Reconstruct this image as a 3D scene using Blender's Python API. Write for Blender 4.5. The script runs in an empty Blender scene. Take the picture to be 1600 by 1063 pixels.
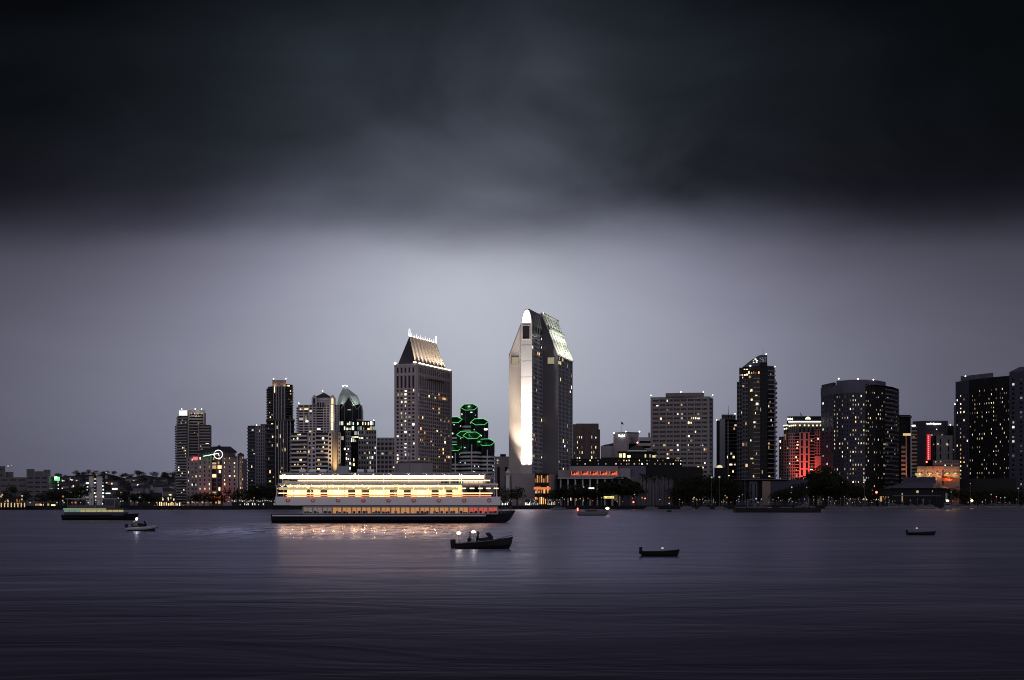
import bpy, math, random
from mathutils import Vector, Matrix
random.seed(7)
rnd = random.random
uni = random.uniform
scene = bpy.context.scene
COL = scene.collection

# ------------------------------------------------------------------ camera
FPX, HOR, CH = 2350.0, 786.0, 4.0          # focal length and horizon in photo pixels, eye height in metres
cam_d = bpy.data.cameras.new('camera')
cam = bpy.data.objects.new('camera', cam_d)
COL.objects.link(cam)
cam.location = (0, 0, CH)
cam.rotation_euler = (math.radians(90), 0, 0)
cam_d.sensor_width = 36
cam_d.lens = 36 * FPX / 1600
cam_d.shift_y = (HOR - 531.5) / 1600
cam_d.clip_end = 30000
cam_d.clip_start = 0.5
scene.camera = cam

# ------------------------------------------------------------------ render
scene.render.engine = 'CYCLES'
scene.cycles.use_adaptive_sampling = False
scene.cycles.use_denoising = True
try:
    scene.cycles.denoiser = 'OPENIMAGEDENOISE'
except Exception:
    pass
scene.cycles.filter_width = 1.05
scene.cycles.max_bounces = 5
scene.cycles.diffuse_bounces = 2
scene.cycles.glossy_bounces = 3
scene.cycles.sample_clamp_indirect = 6
scene.cycles.caustics_reflective = False
scene.cycles.caustics_refractive = False
scene.view_settings.view_transform = 'Standard'
scene.view_settings.look = 'None'
scene.view_settings.gamma = 1
scene.view_settings.exposure = 0
scene.view_settings.use_curve_mapping = False

# ------------------------------------------------------------------ world: cloudy dusk sky
SUN_EL, SUN_ROT = math.radians(3.0), math.radians(205)
world = bpy.data.worlds.new('World')
scene.world = world
world.use_nodes = True
wt = world.node_tree
for n in list(wt.nodes):
    wt.nodes.remove(n)


def wn(kind, **kw):
    n = wt.nodes.new(kind)
    for k, v in kw.items():
        setattr(n, k, v)
    return n


def wl(sock, v):
    if isinstance(v, (int, float)):
        sock.default_value = v
    elif isinstance(v, tuple):
        sock.default_value = v
    else:
        wt.links.new(v, sock)


def wm(op, a, b=0.0, c=0.0, clamp=False):
    n = wn('ShaderNodeMath', operation=op, use_clamp=clamp)
    wl(n.inputs[0], a); wl(n.inputs[1], b); wl(n.inputs[2], c)
    return n.outputs[0]


def wstep(v, a, b):
    n = wn('ShaderNodeMapRange', interpolation_type='SMOOTHSTEP')
    wl(n.inputs[0], v); wl(n.inputs[1], a); wl(n.inputs[2], b); wl(n.inputs[3], 0.0); wl(n.inputs[4], 1.0)
    return n.outputs[0]


def wmix(f, a, b, mode='MIX'):
    n = wn('ShaderNodeMix', data_type='RGBA', blend_type=mode)
    wl(n.inputs[0], f); wl(n.inputs[6], a); wl(n.inputs[7], b)
    return n.outputs[2]


tc = wn('ShaderNodeTexCoord')
sp = wn('ShaderNodeSeparateXYZ')
wt.links.new(tc.outputs['Generated'], sp.inputs[0])
dx, dy, dz = sp.outputs
hyp = wm('SQRT', wm('ADD', wm('MULTIPLY', dx, dx), wm('MULTIPLY', dy, dy)))
T = wm('DIVIDE', dz, wm('MAXIMUM', hyp, 0.02))           # tangent of the elevation
AZ = wm('ARCTAN2', dx, dy)
cv = wn('ShaderNodeCombineXYZ')
wl(cv.inputs[0], wm('MULTIPLY', AZ, 2.0)); wl(cv.inputs[1], wm('MULTIPLY', T, 6.0))
n1 = wn('ShaderNodeTexNoise'); n1.inputs['Scale'].default_value = 1.7; n1.inputs['Detail'].default_value = 5; n1.inputs['Roughness'].default_value = 0.45
wt.links.new(cv.outputs[0], n1.inputs['Vector'])
cv2 = wn('ShaderNodeCombineXYZ')
wl(cv2.inputs[0], wm('ADD', wm('MULTIPLY', AZ, 3.2), 4.7)); wl(cv2.inputs[1], wm('MULTIPLY', T, 7.0)); wl(cv2.inputs[2], 3.3)
n2 = wn('ShaderNodeTexNoise'); n2.inputs['Scale'].default_value = 1.6; n2.inputs['Detail'].default_value = 6; n2.inputs['Roughness'].default_value = 0.5
n2.inputs['Distortion'].default_value = 0.6
wt.links.new(cv2.outputs[0], n2.inputs['Vector'])
F1 = wm('SUBTRACT', n1.outputs[0], 0.5)
F2 = n2.outputs[0]
bulge = wm('MULTIPLY', wm('EXPONENT', wm('MULTIPLY', wm('POWER', wm('DIVIDE', wm('SUBTRACT', AZ, 0.07), 0.16), 2.0), -1.0)), 0.002)
bulge = wm('ADD', bulge, wm('MULTIPLY', wm('MINIMUM', wm('MULTIPLY', AZ, AZ), 0.2), 0.13))
T2 = wm('ADD', wm('ADD', wm('SUBTRACT', T, 0.006), bulge), wm('MULTIPLY', F1, wm('MULTIPLY', wstep(T, 0.05, 0.2), 0.055)))
ramp = wn('ShaderNodeValToRGB')
cr = ramp.color_ramp
cr.interpolation = 'B_SPLINE'
stops = [(0.0, (.265, .276, .350)), (.056, (.380, .398, .468)), (.100, (.450, .472, .540)), (.140, (.480, .500, .575)),
         (.160, (.410, .428, .496)), (.175, (.225, .236, .288)), (.190, (.105, .111, .142)), (.208, (.052, .055, .071)),
         (.235, (.042, .045, .059)), (.275, (.030, .033, .043)), (.335, (.014, .016, .022)), (.60, (.006, .007, .010)), (.70, (.006, .007, .010))]
while len(cr.elements) < len(stops):
    cr.elements.new(0.5)
for e, (p, c) in zip(cr.elements, stops):
    e.position = p / 0.7
    e.color = (*c, 1)
wl(ramp.inputs[0], wm('DIVIDE', T2, 0.7, clamp=True))
# brightness falls off to both sides of the gap in the cloud
sig = wm('SUBTRACT', 0.230, wm('MULTIPLY', wstep(T, 0.05, 0.19), 0.088))
q = wm('DIVIDE', wm('SUBTRACT', AZ, -0.022), sig)
fall = wm('ADD', wm('MULTIPLY', wm('EXPONENT', wm('MULTIPLY', wm('POWER', wm('ABSOLUTE', q), 1.8), -1.0)), 0.86), 0.14)
cv3 = wn('ShaderNodeCombineXYZ')       # slanting masses in the dark cloud
wl(cv3.inputs[0], wm('ADD', wm('MULTIPLY', AZ, 6.0), wm('MULTIPLY', T, 4.0))); wl(cv3.inputs[1], wm('SUBTRACT', wm('MULTIPLY', T, 9.5), wm('MULTIPLY', AZ, 2.5))); wl(cv3.inputs[2], 1.7)
n3 = wn('ShaderNodeTexNoise'); n3.inputs['Scale'].default_value = 1.0; n3.inputs['Detail'].default_value = 5; n3.inputs['Roughness'].default_value = 0.46; n3.inputs['Distortion'].default_value = 0.5
wt.links.new(cv3.outputs[0], n3.inputs['Vector'])
patch = wm('MAXIMUM', wm('ADD', wm('ADD', -0.35, wm('MULTIPLY', F2, 0.9)), wm('MULTIPLY', n3.outputs[0], 1.8)), 0.42)
band = wm('ADD', 0.82, wm('MULTIPLY', F2, 0.36))
fm = wm('MULTIPLY', fall, wm('ADD', wm('MULTIPLY', wstep(T, 0.15, 0.22), wm('SUBTRACT', patch, band)), band))
tint = wmix(wm('SUBTRACT', 1.0, fall), (1, 1, 1, 1), (1.01, .95, 1.20, 1))
tint = wmix(wstep(T, 0.17, 0.26), tint, (.90, 1.04, 1.06, 1))
sc = wn('ShaderNodeCombineXYZ')
for i in range(3):
    wl(sc.inputs[i], fm)
front = wmix(1.0, wmix(1.0, ramp.outputs[0], sc.outputs[0], 'MULTIPLY'), tint, 'MULTIPLY')
# a thinner, paler wisp in the dark cloud above the gap
ga = wm('DIVIDE', wm('SUBTRACT', wm('ADD', AZ, wm('MULTIPLY', F1, 0.16)), 0.012), wm('ADD', 0.055, wm('MULTIPLY', wstep(T, 0.28, 0.19), 0.10)))
gt = wm('DIVIDE', wm('SUBTRACT', T, 0.252), 0.045)
gl = wm('EXPONENT', wm('MULTIPLY', wm('ADD', wm('MULTIPLY', ga, ga), wm('MULTIPLY', gt, gt)), -1.0))
gcol = wmix(1.0, (.030, .032, .040, 1), (1, 1, 1, 1), 'MULTIPLY')
gsc = wn('ShaderNodeCombineXYZ')
for i in range(3):
    wl(gsc.inputs[i], wm('MULTIPLY', gl, wm('MAXIMUM', wm('ADD', -0.7, wm('MULTIPLY', n3.outputs[0], 3.1)), 0.1)))
front = wmix(1.0, front, wmix(1.0, gcol, gsc.outputs[0], 'MULTIPLY'), 'ADD')
# behind the camera: the last light of the sunset side, thin cloud over a Nishita sky
sky = wn('ShaderNodeTexSky', sky_type='NISHITA')
sky.sun_disc = False
sky.sun_elevation = SUN_EL
sky.sun_rotation = SUN_ROT
sky.air_density = 1.4
sky.dust_density = 2.0
skc = wmix(1.0, sky.outputs[0], (0.010, 0.010, 0.010, 1), 'MULTIPLY')
backc = wmix(1.0, skc, (.300, .290, .370, 1), 'ADD')
backc = wmix(wstep(T, 0.7, 2.2), backc, (.02, .02, .028, 1))
w_back = wstep(dy, 0.40, -0.25)
final = wmix(w_back, front, backc)
final = wmix(wstep(dz, 0.0, -0.05), final, (.02, .02, .028, 1))
bg = wn('ShaderNodeBackground')
wt.links.new(final, bg.inputs[0])
bg.inputs[1].default_value = 1.0
wo = wn('ShaderNodeOutputWorld')
wt.links.new(bg.outputs[0], wo.inputs[0])

# ------------------------------------------------------------------ sun: faint soft afterglow from behind the camera, to the left
sd = bpy.data.lights.new('sun', 'SUN')
sd.energy = 0.12
sd.angle = math.radians(35)
sd.color = (1.0, .93, .92)
so = bpy.data.objects.new('sun', sd)
COL.objects.link(so)
so.rotation_euler = Vector((0.42, 0.85, -0.22)).to_track_quat('-Z', 'Y').to_euler()

# ------------------------------------------------------------------ materials
MATS = {}


def newmat(name):
    m = bpy.data.materials.new(name)
    m.use_nodes = True
    nt = m.node_tree
    b = nt.nodes['Principled BSDF']
    return m, nt, b


def stone(name, rgb, var=0.18, rough=0.85, scale=0.12, bump=0.0):
    """matt mineral or painted surface with soft blotches and fine grain"""
    if name in MATS:
        return MATS[name]
    m, nt, b = newmat(name)
    tcn = nt.nodes.new('ShaderNodeTexCoord')
    na = nt.nodes.new('ShaderNodeTexNoise'); na.inputs['Scale'].default_value = scale; na.inputs['Detail'].default_value = 6
    nb = nt.nodes.new('ShaderNodeTexNoise'); nb.inputs['Scale'].default_value = scale * 9; nb.inputs['Detail'].default_value = 3
    nt.links.new(tcn.outputs['Object'], na.inputs['Vector'])
    nt.links.new(tcn.outputs['Object'], nb.inputs['Vector'])
    mx = nt.nodes.new('ShaderNodeMath'); mx.operation = 'MULTIPLY_ADD'; mx.inputs[1].default_value = 0.6
    nt.links.new(na.outputs[0], mx.inputs[0])
    m2 = nt.nodes.new('ShaderNodeMath'); m2.operation = 'MULTIPLY'; m2.inputs[1].default_value = 0.4
    nt.links.new(nb.outputs[0], m2.inputs[0]); nt.links.new(m2.outputs[0], mx.inputs[2])
    r = nt.nodes.new('ShaderNodeValToRGB')
    r.color_ramp.elements[0].position = .3; r.color_ramp.elements[1].position = .7
    r.color_ramp.elements[0].color = (*[c * (1 - var) for c in rgb], 1)
    r.color_ramp.elements[1].color = (*[min(1, c * (1 + var)) for c in rgb], 1)
    nt.links.new(mx.outputs[0], r.inputs[0])
    nt.links.new(r.outputs[0], b.inputs['Base Color'])
    b.inputs['Roughness'].default_value = rough
    b.inputs['Specular IOR Level'].default_value = .15
    if bump:
        bp = nt.nodes.new('ShaderNodeBump'); bp.inputs['Strength'].default_value = bump; bp.inputs['Distance'].default_value = 0.1
        nt.links.new(nb.outputs[0], bp.inputs['Height']); nt.links.new(bp.outputs[0], b.inputs['Normal'])
    MATS[name] = m
    return m


def glossy(name, rgb, rough=0.15, metal=0.0, spec=0.5):
    if name in MATS:
        return MATS[name]
    m, nt, b = newmat(name)
    tcn = nt.nodes.new('ShaderNodeTexCoord')
    na = nt.nodes.new('ShaderNodeTexNoise'); na.inputs['Scale'].default_value = 0.35; na.inputs['Detail'].default_value = 3
    nt.links.new(tcn.outputs['Object'], na.inputs['Vector'])
    r = nt.nodes.new('ShaderNodeMapRange'); r.inputs[3].default_value = rough * .6; r.inputs[4].default_value = rough * 1.6
    nt.links.new(na.outputs[0], r.inputs[0]); nt.links.new(r.outputs[0], b.inputs['Roughness'])
    b.inputs['Base Color'].default_value = (*rgb, 1)
    b.inputs['Metallic'].default_value = metal
    b.inputs['Specular IOR Level'].default_value = spec
    MATS[name] = m
    return m


def lamp(name, rgb, strength, sample=False, room=False):
    """gives off light; room=True varies it from window to window and hangs a curtain in some"""
    if name in MATS:
        return MATS[name]
    m, nt, b = newmat(name)
    b.inputs['Base Color'].default_value = (.02, .02, .02, 1)
    b.inputs['Emission Color'].default_value = (*rgb, 1)
    b.inputs['Emission Strength'].default_value = strength
    if room:
        oi = nt.nodes.new('ShaderNodeObjectInfo')
        tcn = nt.nodes.new('ShaderNodeTexCoord')
        s = nt.nodes.new('ShaderNodeSeparateXYZ'); nt.links.new(tcn.outputs['Object'], s.inputs[0])
        g = nt.nodes.new('ShaderNodeMath'); g.operation = 'LESS_THAN'
        ad = nt.nodes.new('ShaderNodeMath'); ad.operation = 'MULTIPLY_ADD'; ad.inputs[1].default_value = 1.1; ad.inputs[2].default_value = 0.3
        nt.links.new(oi.outputs['Random'], ad.inputs[0])
        nt.links.new(s.outputs[0], g.inputs[0]); nt.links.new(ad.outputs[0], g.inputs[1])
        fr = nt.nodes.new('ShaderNodeMath'); fr.operation = 'FRACT'
        mu = nt.nodes.new('ShaderNodeMath'); mu.operation = 'MULTIPLY'; mu.inputs[1].default_value = 7.31
        nt.links.new(oi.outputs['Random'], mu.inputs[0]); nt.links.new(mu.outputs[0], fr.inputs[0])
        st = nt.nodes.new('ShaderNodeMapRange'); st.inputs[3].default_value = strength * (.5 if room == 'lamp' else .25 if room == 'soft' else .10); st.inputs[4].default_value = strength * (1.3 if room == 'soft' else 1.6)
        pw = nt.nodes.new('ShaderNodeMath'); pw.operation = 'POWER'; pw.inputs[1].default_value = 1.5
        nt.links.new(fr.outputs[0], pw.inputs[0]); nt.links.new(pw.outputs[0], st.inputs[0])
        m3 = nt.nodes.new('ShaderNodeMath'); m3.operation = 'MULTIPLY_ADD'; m3.inputs[1].default_value = .85; m3.inputs[2].default_value = .15
        nt.links.new(g.outputs[0], m3.inputs[0])
        m4 = nt.nodes.new('ShaderNodeMath'); m4.operation = 'MULTIPLY'
        if room in ('lamp', 'soft'):
            m4.inputs[0].default_value = 1
        else:
            nt.links.new(m3.outputs[0], m4.inputs[0]); nt.links.new(st.outputs[0], m4.inputs[1])
        nt.links.new(m4.outputs[0], b.inputs['Emission Strength'])
    if not sample:
        m.cycles.emission_sampling = 'NONE'
    MATS[name] = m
    return m


GLASS = glossy('dark_glass', (.007, .008, .011), .2, 0, .22)
GLASS_B = glossy('blue_glass', (.028, .028, .050), .3, 0, .5)
GLASS_G = glossy('green_glass', (.006, .012, .011), .2, 0, .22)
for nm, c, s in (('room_warm', (1, .60, .26), 1.5), ('room_yellow', (1, .80, .40), 1.7), ('room_white', (1, .92, .78), 1.7),
                 ('room_cool', (.86, 1, .92), 1.5), ('room_dim', (.85, .55, .30), .5), ('room_orange', (1, .38, .12), 1.3),
                 ('room_grey', (.70, .75, .85), .28)):
    lamp(nm, c, s * 1.5, room=True)
    lamp(nm + '_flat', c, s * 1.0)
    lamp(nm + '_flat_soft', c, s * .45)
    lamp(nm + '_flat_faint', c, s * .2)
BEACON = lamp('beacon_white', (1, .95, .9), 7)
BEACON_R = lamp('beacon_red', (1, .25, .18), 7)
WHITE_L = lamp('sign_white', (.95, 1, .97), 4)
LAMP_W = lamp('lamp_white', (1, .92, .8), 7, room='lamp')
LAMP_Y = lamp('lamp_yellow', (1, .72, .32), 6, room='lamp')
LAMP_O = lamp('lamp_orange', (1, .36, .10), 5, room='lamp')
LAMP_C = lamp('lamp_cool', (.86, .95, 1), 5.5, room='lamp')
LAMP_R = lamp('lamp_red', (1, .10, .06), 8)
LAMP_G = lamp('lamp_green', (.2, 1, .35), 4)
METAL = glossy('grey_metal', (.18, .18, .19), .4, .6)
DARKM = stone('dark_paint', (.025, .025, .03), .2, .6)
BLACK = stone('black_paint', (.012, .012, .014), .2, .5)
WHITEP = stone('white_paint', (.70, .70, .70), .06, .5)
BARK = stone('bark', (.05, .04, .03), .3, .95, 1.5)


def leaf_mat(name, a, b_):
    m, nt, b = newmat(name)
    oi = nt.nodes.new('ShaderNodeNewGeometry')
    r = nt.nodes.new('ShaderNodeValToRGB')
    r.color_ramp.elements[0].color = (*a, 1); r.color_ramp.elements[1].color = (*b_, 1)
    nt.links.new(oi.outputs['Random Per Island'], r.inputs[0])
    nt.links.new(r.outputs[0], b.inputs['Base Color'])
    b.inputs['Roughness'].default_value = .7
    b.inputs['Specular IOR Level'].default_value = .2
    MATS[name] = m
    return m


LEAF = leaf_mat('leaf', (.008, .012, .006), (.030, .040, .018))

# ------------------------------------------------------------------ helpers


def X(px, D):
    return (px - 800.0) / FPX * D


def Z(py, D):
    return CH + (HOR - py) / FPX * D


def P(px, D):
    return (X(px, D), D)


def V3(px, py, D):
    return Vector((X(px, D), D, Z(py, D)))


class MB:
    """collects faces and links them as one mesh object"""

    def __init__(s):
        s.v = []; s.f = []; s.m = []; s.mats = []

    def mi(s, mat):
        if mat not in s.mats:
            s.mats.append(mat)
        return s.mats.index(mat)

    def poly(s, pts, mat):
        i = len(s.v)
        s.v.extend([tuple(p) for p in pts])
        s.f.append(tuple(range(i, i + len(pts))))
        s.m.append(s.mi(mat))

    def prism(s, xy, z0, z1, mat, top=None, bottom=True):
        n = len(xy)
        zz = z1 if isinstance(z1, (list, tuple)) else [z1] * n
        for i in range(n):
            j = (i + 1) % n
            s.poly([(*xy[i], z0), (*xy[j], z0), (*xy[j], zz[j]), (*xy[i], zz[i])], mat)
        s.poly([(*xy[i], zz[i]) for i in range(n)], top or mat)
        if bottom:
            s.poly([(*xy[i], z0) for i in reversed(range(n))], mat)

    def box(s, x0, x1, y0, y1, z0, z1, mat, top=None):
        s.prism([(x0, y0), (x1, y0), (x1, y1), (x0, y1)], z0, z1, mat, top)

    def obox(s, p, q, n0, n1, z0, z1, mat, top=None):
        """box along the line p-q, reaching from n0 to n1 metres outward of it"""
        d = Vector((q[0] - p[0], q[1] - p[1])).normalized()
        n = Vector((d.y, -d.x))
        a = [(p[0] + n.x * n1, p[1] + n.y * n1), (q[0] + n.x * n1, q[1] + n.y * n1),
             (q[0] + n.x * n0, q[1] + n.y * n0), (p[0] + n.x * n0, p[1] + n.y * n0)]
        s.prism(a, z0, z1, mat, top)

    def tube(s, pts, r, mat, sides=6, cap=True):
        pts = [Vector(p) for p in pts]
        rs = r if isinstance(r, (list, tuple)) else [r] * len(pts)
        rings = []
        for i, p in enumerate(pts):
            t = (pts[min(i + 1, len(pts) - 1)] - pts[max(i - 1, 0)])
            t = t.normalized() if t.length > 1e-6 else Vector((0, 0, 1))
            a = t.cross(Vector((0, 0, 1)) if abs(t.z) < .95 else Vector((1, 0, 0))).normalized()
            b = t.cross(a)
            rings.append([p + (a * math.cos(2 * math.pi * k / sides) + b * math.sin(2 * math.pi * k / sides)) * rs[i] for k in range(sides)])
        base = len(s.v)
        for rg in rings:
            s.v.extend([tuple(p) for p in rg])
        m = s.mi(mat)
        for i in range(len(rings) - 1):
            for k in range(sides):
                k2 = (k + 1) % sides
                s.f.append((base + i * sides + k, base + i * sides + k2, base + (i + 1) * sides + k2, base + (i + 1) * sides + k)); s.m.append(m)
        if cap:
            s.f.append(tuple(base + k for k in reversed(range(sides)))); s.m.append(m)
            e = base + (len(rings) - 1) * sides
            s.f.append(tuple(e + k for k in range(sides))); s.m.append(m)

    def ball(s, c, r, mat, nu=8, nv=5, sx=1, sy=1, sz=1, half=False):
        c = Vector(c)
        base = len(s.v); m = s.mi(mat)
        v0 = math.pi / 2 if half else math.pi
        for j in range(nv + 1):
            th = v0 * j / nv
            for i in range(nu):
                ph = 2 * math.pi * i / nu
                s.v.append((c.x + r * sx * math.sin(th) * math.cos(ph), c.y + r * sy * math.sin(th) * math.sin(ph), c.z + r * sz * math.cos(th)))
        for j in range(nv):
            for i in range(nu):
                i2 = (i + 1) % nu
                s.f.append((base + j * nu + i, base + (j + 1) * nu + i, base + (j + 1) * nu + i2, base + j * nu + i2)); s.m.append(m)

    def build(s, name, parent=None, smooth=False):
        off = Vector(parent_origin(parent)) if parent else Vector((0, 0, 0))
        me = bpy.data.meshes.new(name)
        me.from_pydata([(a - off.x, b - off.y, c - off.z) for a, b, c in s.v], [], s.f)
        for mt in s.mats:
            me.materials.append(mt)
        me.polygons.foreach_set('material_index', s.m)
        if smooth:
            me.polygons.foreach_set('use_smooth', [True] * len(s.f))
        me.update()
        o = bpy.data.objects.new(name, me)
        COL.objects.link(o)
        if parent:
            o.parent = parent
        return o


ORIG = {}


def parent_origin(o):
    p = Vector((0, 0, 0))
    while o is not None:
        p += Vector(o.location)
        o = o.parent
    return p


def thing(name, label, cat, loc, group=None):
    o = bpy.data.objects.new(name, None)
    o.empty_display_size = 1
    COL.objects.link(o)
    o.location = loc
    o['label'] = label
    o['category'] = cat
    if group:
        o['group'] = group
    return o


def tag(o, label, cat, group=None):
    o['label'] = label; o['category'] = cat
    if group:
        o['group'] = group
    return o


def structure(o):
    o['kind'] = 'structure'
    return o


def copy_tree(o, parent=None):
    c = o.copy()
    COL.objects.link(c)
    c.parent = parent
    for ch in list(o.children):
        copy_tree(ch, c)
    return c


def spot(parent, loc, target, watts, rgb, cone=60, blend=.6, size=.6):
    d = bpy.data.lights.new('floodlight', 'SPOT')
    d.energy = watts; d.color = rgb; d.spot_size = math.radians(cone); d.spot_blend = blend; d.shadow_soft_size = size
    o = bpy.data.objects.new('floodlight', d)
    COL.objects.link(o)
    o.parent = parent
    o.location = Vector(loc) - parent_origin(parent)
    o.rotation_euler = (Vector(target) - Vector(loc)).to_track_quat('-Z', 'Y').to_euler()
    return o


def light_bar(parent, loc, target, length, along, watts, rgb, width=.8):
    """a long linear floodlight, its length lying along the given direction"""
    d = bpy.data.lights.new('linear_floodlight', 'AREA')
    d.shape = 'RECTANGLE'; d.size = length; d.size_y = width; d.energy = watts; d.color = rgb
    o = bpy.data.objects.new('linear_floodlight', d)
    COL.objects.link(o)
    o.parent = parent
    z = (Vector(loc) - Vector(target)).normalized()
    x = (Vector(along) - z * Vector(along).dot(z)).normalized()
    y = z.cross(x)
    o.rotation_euler = Matrix((x, y, z)).transposed().to_euler()
    o.location = Vector(loc) - parent_origin(parent)
    return o


def glow(parent, loc, watts, rgb, size=.5):
    d = bpy.data.lights.new('bulb', 'POINT')
    d.energy = watts; d.color = rgb; d.shadow_soft_size = size
    o = bpy.data.objects.new('bulb', d)
    COL.objects.link(o)
    o.parent = parent
    o.location = Vector(loc) - parent_origin(parent)
    return o


UNIT = {}


def unit_pane(mat):
    """a shared one metre pane: x along the wall, y into it, z up"""
    if mat.name not in UNIT:
        b = MB(); b.box(0, 1, 0, .12, 0, 1, mat)
        me = bpy.data.meshes.new('window_pane')
        me.from_pydata(b.v, [], b.f)
        me.materials.append(mat)
        UNIT[mat.name] = me
    return UNIT[mat.name]


GZ = 2.0                                        # level of the land


class Bld:
    """one building: walls with real openings, window panes set back in them, balconies, roof lamps"""

    def __init__(s, name, label, cat, px, D, wall, group=None, glass=GLASS, z=GZ):
        s.root = thing(name, label, cat, (X(px, D), D, z), group)
        s.wall = wall; s.W = MB(); s.wins = []; s.bal = []; s.glass = glass; s.G = MB(); s.extra = {}; s.cap = 100

    def part(s, name):
        if name not in s.extra:
            s.extra[name] = MB()
        return s.extra[name]

    def facade(s, p0, p1, z0, z1, cols, rows, wf=.55, hf=.6, rec=.4, lit=None, mx=0, mb=0, mt=0, mat=None, skip=None, dark=None):
        mat = mat or s.wall
        dark = dark or s.glass
        W = s.W
        d = Vector((p1[0] - p0[0], p1[1] - p0[1])); L = d.length; d /= L
        n = Vector((d.y, -d.x)); ang = math.atan2(d.y, d.x)
        cw = (L - 2 * mx) / cols; ch = (z1 - z0 - mb - mt) / rows

        def pt(a, z, dep=0):
            return (p0[0] + d.x * a - n.x * dep, p0[1] + d.y * a - n.y * dep, z)
        zprev = z0
        for r in range(rows):
            za = z0 + mb + ch * (r + .5 - hf / 2); zb = za + ch * hf
            W.poly([pt(0, zprev), pt(L, zprev), pt(L, za), pt(0, za)], mat)
            aprev = 0
            for c in range(cols):
                if skip and skip(r, c):
                    continue
                a0 = mx + cw * (c + .5 - wf / 2); a1 = a0 + cw * wf
                W.poly([pt(aprev, za), pt(a0, za), pt(a0, zb), pt(aprev, zb)], mat)
                aprev = a1
                W.poly([pt(a0, za), pt(a1, za), pt(a1, za, rec), pt(a0, za, rec)], mat)
                W.poly([pt(a0, zb, rec), pt(a1, zb, rec), pt(a1, zb), pt(a0, zb)], mat)
                W.poly([pt(a0, za), pt(a0, za, rec), pt(a0, zb, rec), pt(a0, zb)], mat)
                W.poly([pt(a1, za, rec), pt(a1, za), pt(a1, zb), pt(a1, zb, rec)], mat)
                lm = s.pick(lit, r, c)
                s.wins.append((pt(a0, za, rec), ang, a1 - a0, zb - za, lm, dark))
            W.poly([pt(aprev, za), pt(L, za), pt(L, zb), pt(aprev, zb)], mat)
            zprev = zb
        W.poly([pt(0, zprev), pt(L, zprev), pt(L, z1), pt(0, z1)], mat)

    def pick(s, lit, r, c):
        if not lit:
            return None
        p = lit.get('p', 0)
        if c in lit.get('cols', {}):
            p = lit['cols'][c]
        if r in lit.get('rows', {}):
            p = lit['rows'][r]
        if rnd() < p:
            return random.choice(lit['pal'])
        return None

    def plain(s, p0, p1, z0, z1, mat=None):
        s.W.poly([(*p0, z0), (*p1, z0), (*p1, z1), (*p0, z1)], mat or s.wall)

    def block(s, chain, z0, z1, back, specs, roof=None, mat=None):
        """a storey block on the visible corners of chain (left to right), closed behind"""
        pts = [P(*c) for c in chain]
        if isinstance(back, (int, float)):
            bk = [(pts[-1][0] * (pts[-1][1] + back) / pts[-1][1], pts[-1][1] + back), (pts[0][0] * (pts[0][1] + back) / pts[0][1], pts[0][1] + back)]
        else:
            bk = back
        return s.blockxy(pts, bk, z0, z1, specs, roof, mat)

    def blockxy(s, pts, bk, z0, z1, specs, roof=None, mat=None):
        for i in range(len(pts) - 1):
            sp_ = specs[i] if i < len(specs) else None
            if sp_ is None:
                s.plain(pts[i], pts[i + 1], z0, z1, mat)
            elif 'bal' in sp_:
                s.balconies(pts[i], pts[i + 1], z0, z1, **sp_['bal'])
            else:
                kw = dict(sp_)
                if mat and 'mat' not in kw:
                    kw['mat'] = mat
                s.facade(pts[i], pts[i + 1], z0, z1, **kw)
        loop = list(pts) + list(bk)
        for i in range(len(pts) - 1, len(loop)):
            s.plain(loop[i], loop[(i + 1) % len(loop)], z0, z1, mat)
        s.W.poly([(*p, z1) for p in loop], roof or mat or s.wall)
        return loop

    def balconies(s, p0, p1, z0, z1, rows, proj=1.2, slab=.4, lit=None, mat=None, wlen=(.9, 2.5), a0=0.0, a1=1.0):
        """dark glazing with one projecting slab per floor"""
        d = Vector((p1[0] - p0[0], p1[1] - p0[1])); L = d.length; d /= L
        n = Vector((d.y, -d.x)); ang = math.atan2(d.y, d.x)
        s.G.poly([(*p0, z0), (*p1, z0), (*p1, z1), (*p0, z1)], s.glass)
        ch = (z1 - z0) / rows
        for r in range(rows):
            z = z0 + r * ch
            s.bal.append((p0, p1, a0 * L, a1 * L, proj, z, ch * slab, mat or s.wall))
            if lit:
                nw = sum(1 for _ in range(max(1, int(L / 4))) if rnd() < lit.get('rows', {}).get(r, lit['p']))
                for _ in range(nw):
                    w = uni(*wlen)
                    a = uni(0.05 * L, max(.06 * L, .95 * L - w))
                    o = (p0[0] + d.x * a + n.x * .16, p0[1] + d.y * a + n.y * .16, z + ch * slab + .05)
                    s.wins.append((o, ang, w, ch * (1 - slab) * uni(.45, .85), random.choice(lit['pal']), s.glass))

    def fin(s, p, q, n1, z0, z1, mat=None, n0=0.0):
        s.part('pier').obox(p, q, n0, n1, z0, z1, mat or s.wall)

    def beacon(s, px, py, D, r=.5, mat=None):
        b = MB()
        c = V3(px, py, D)
        b.ball(c, r, mat or BEACON, 8, 5)
        b.tube([c - Vector((0, 0, 2.2)), c - Vector((0, 0, r * .8))], .1, METAL, 5)
        return b.build('roof_lamp', s.root)

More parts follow.
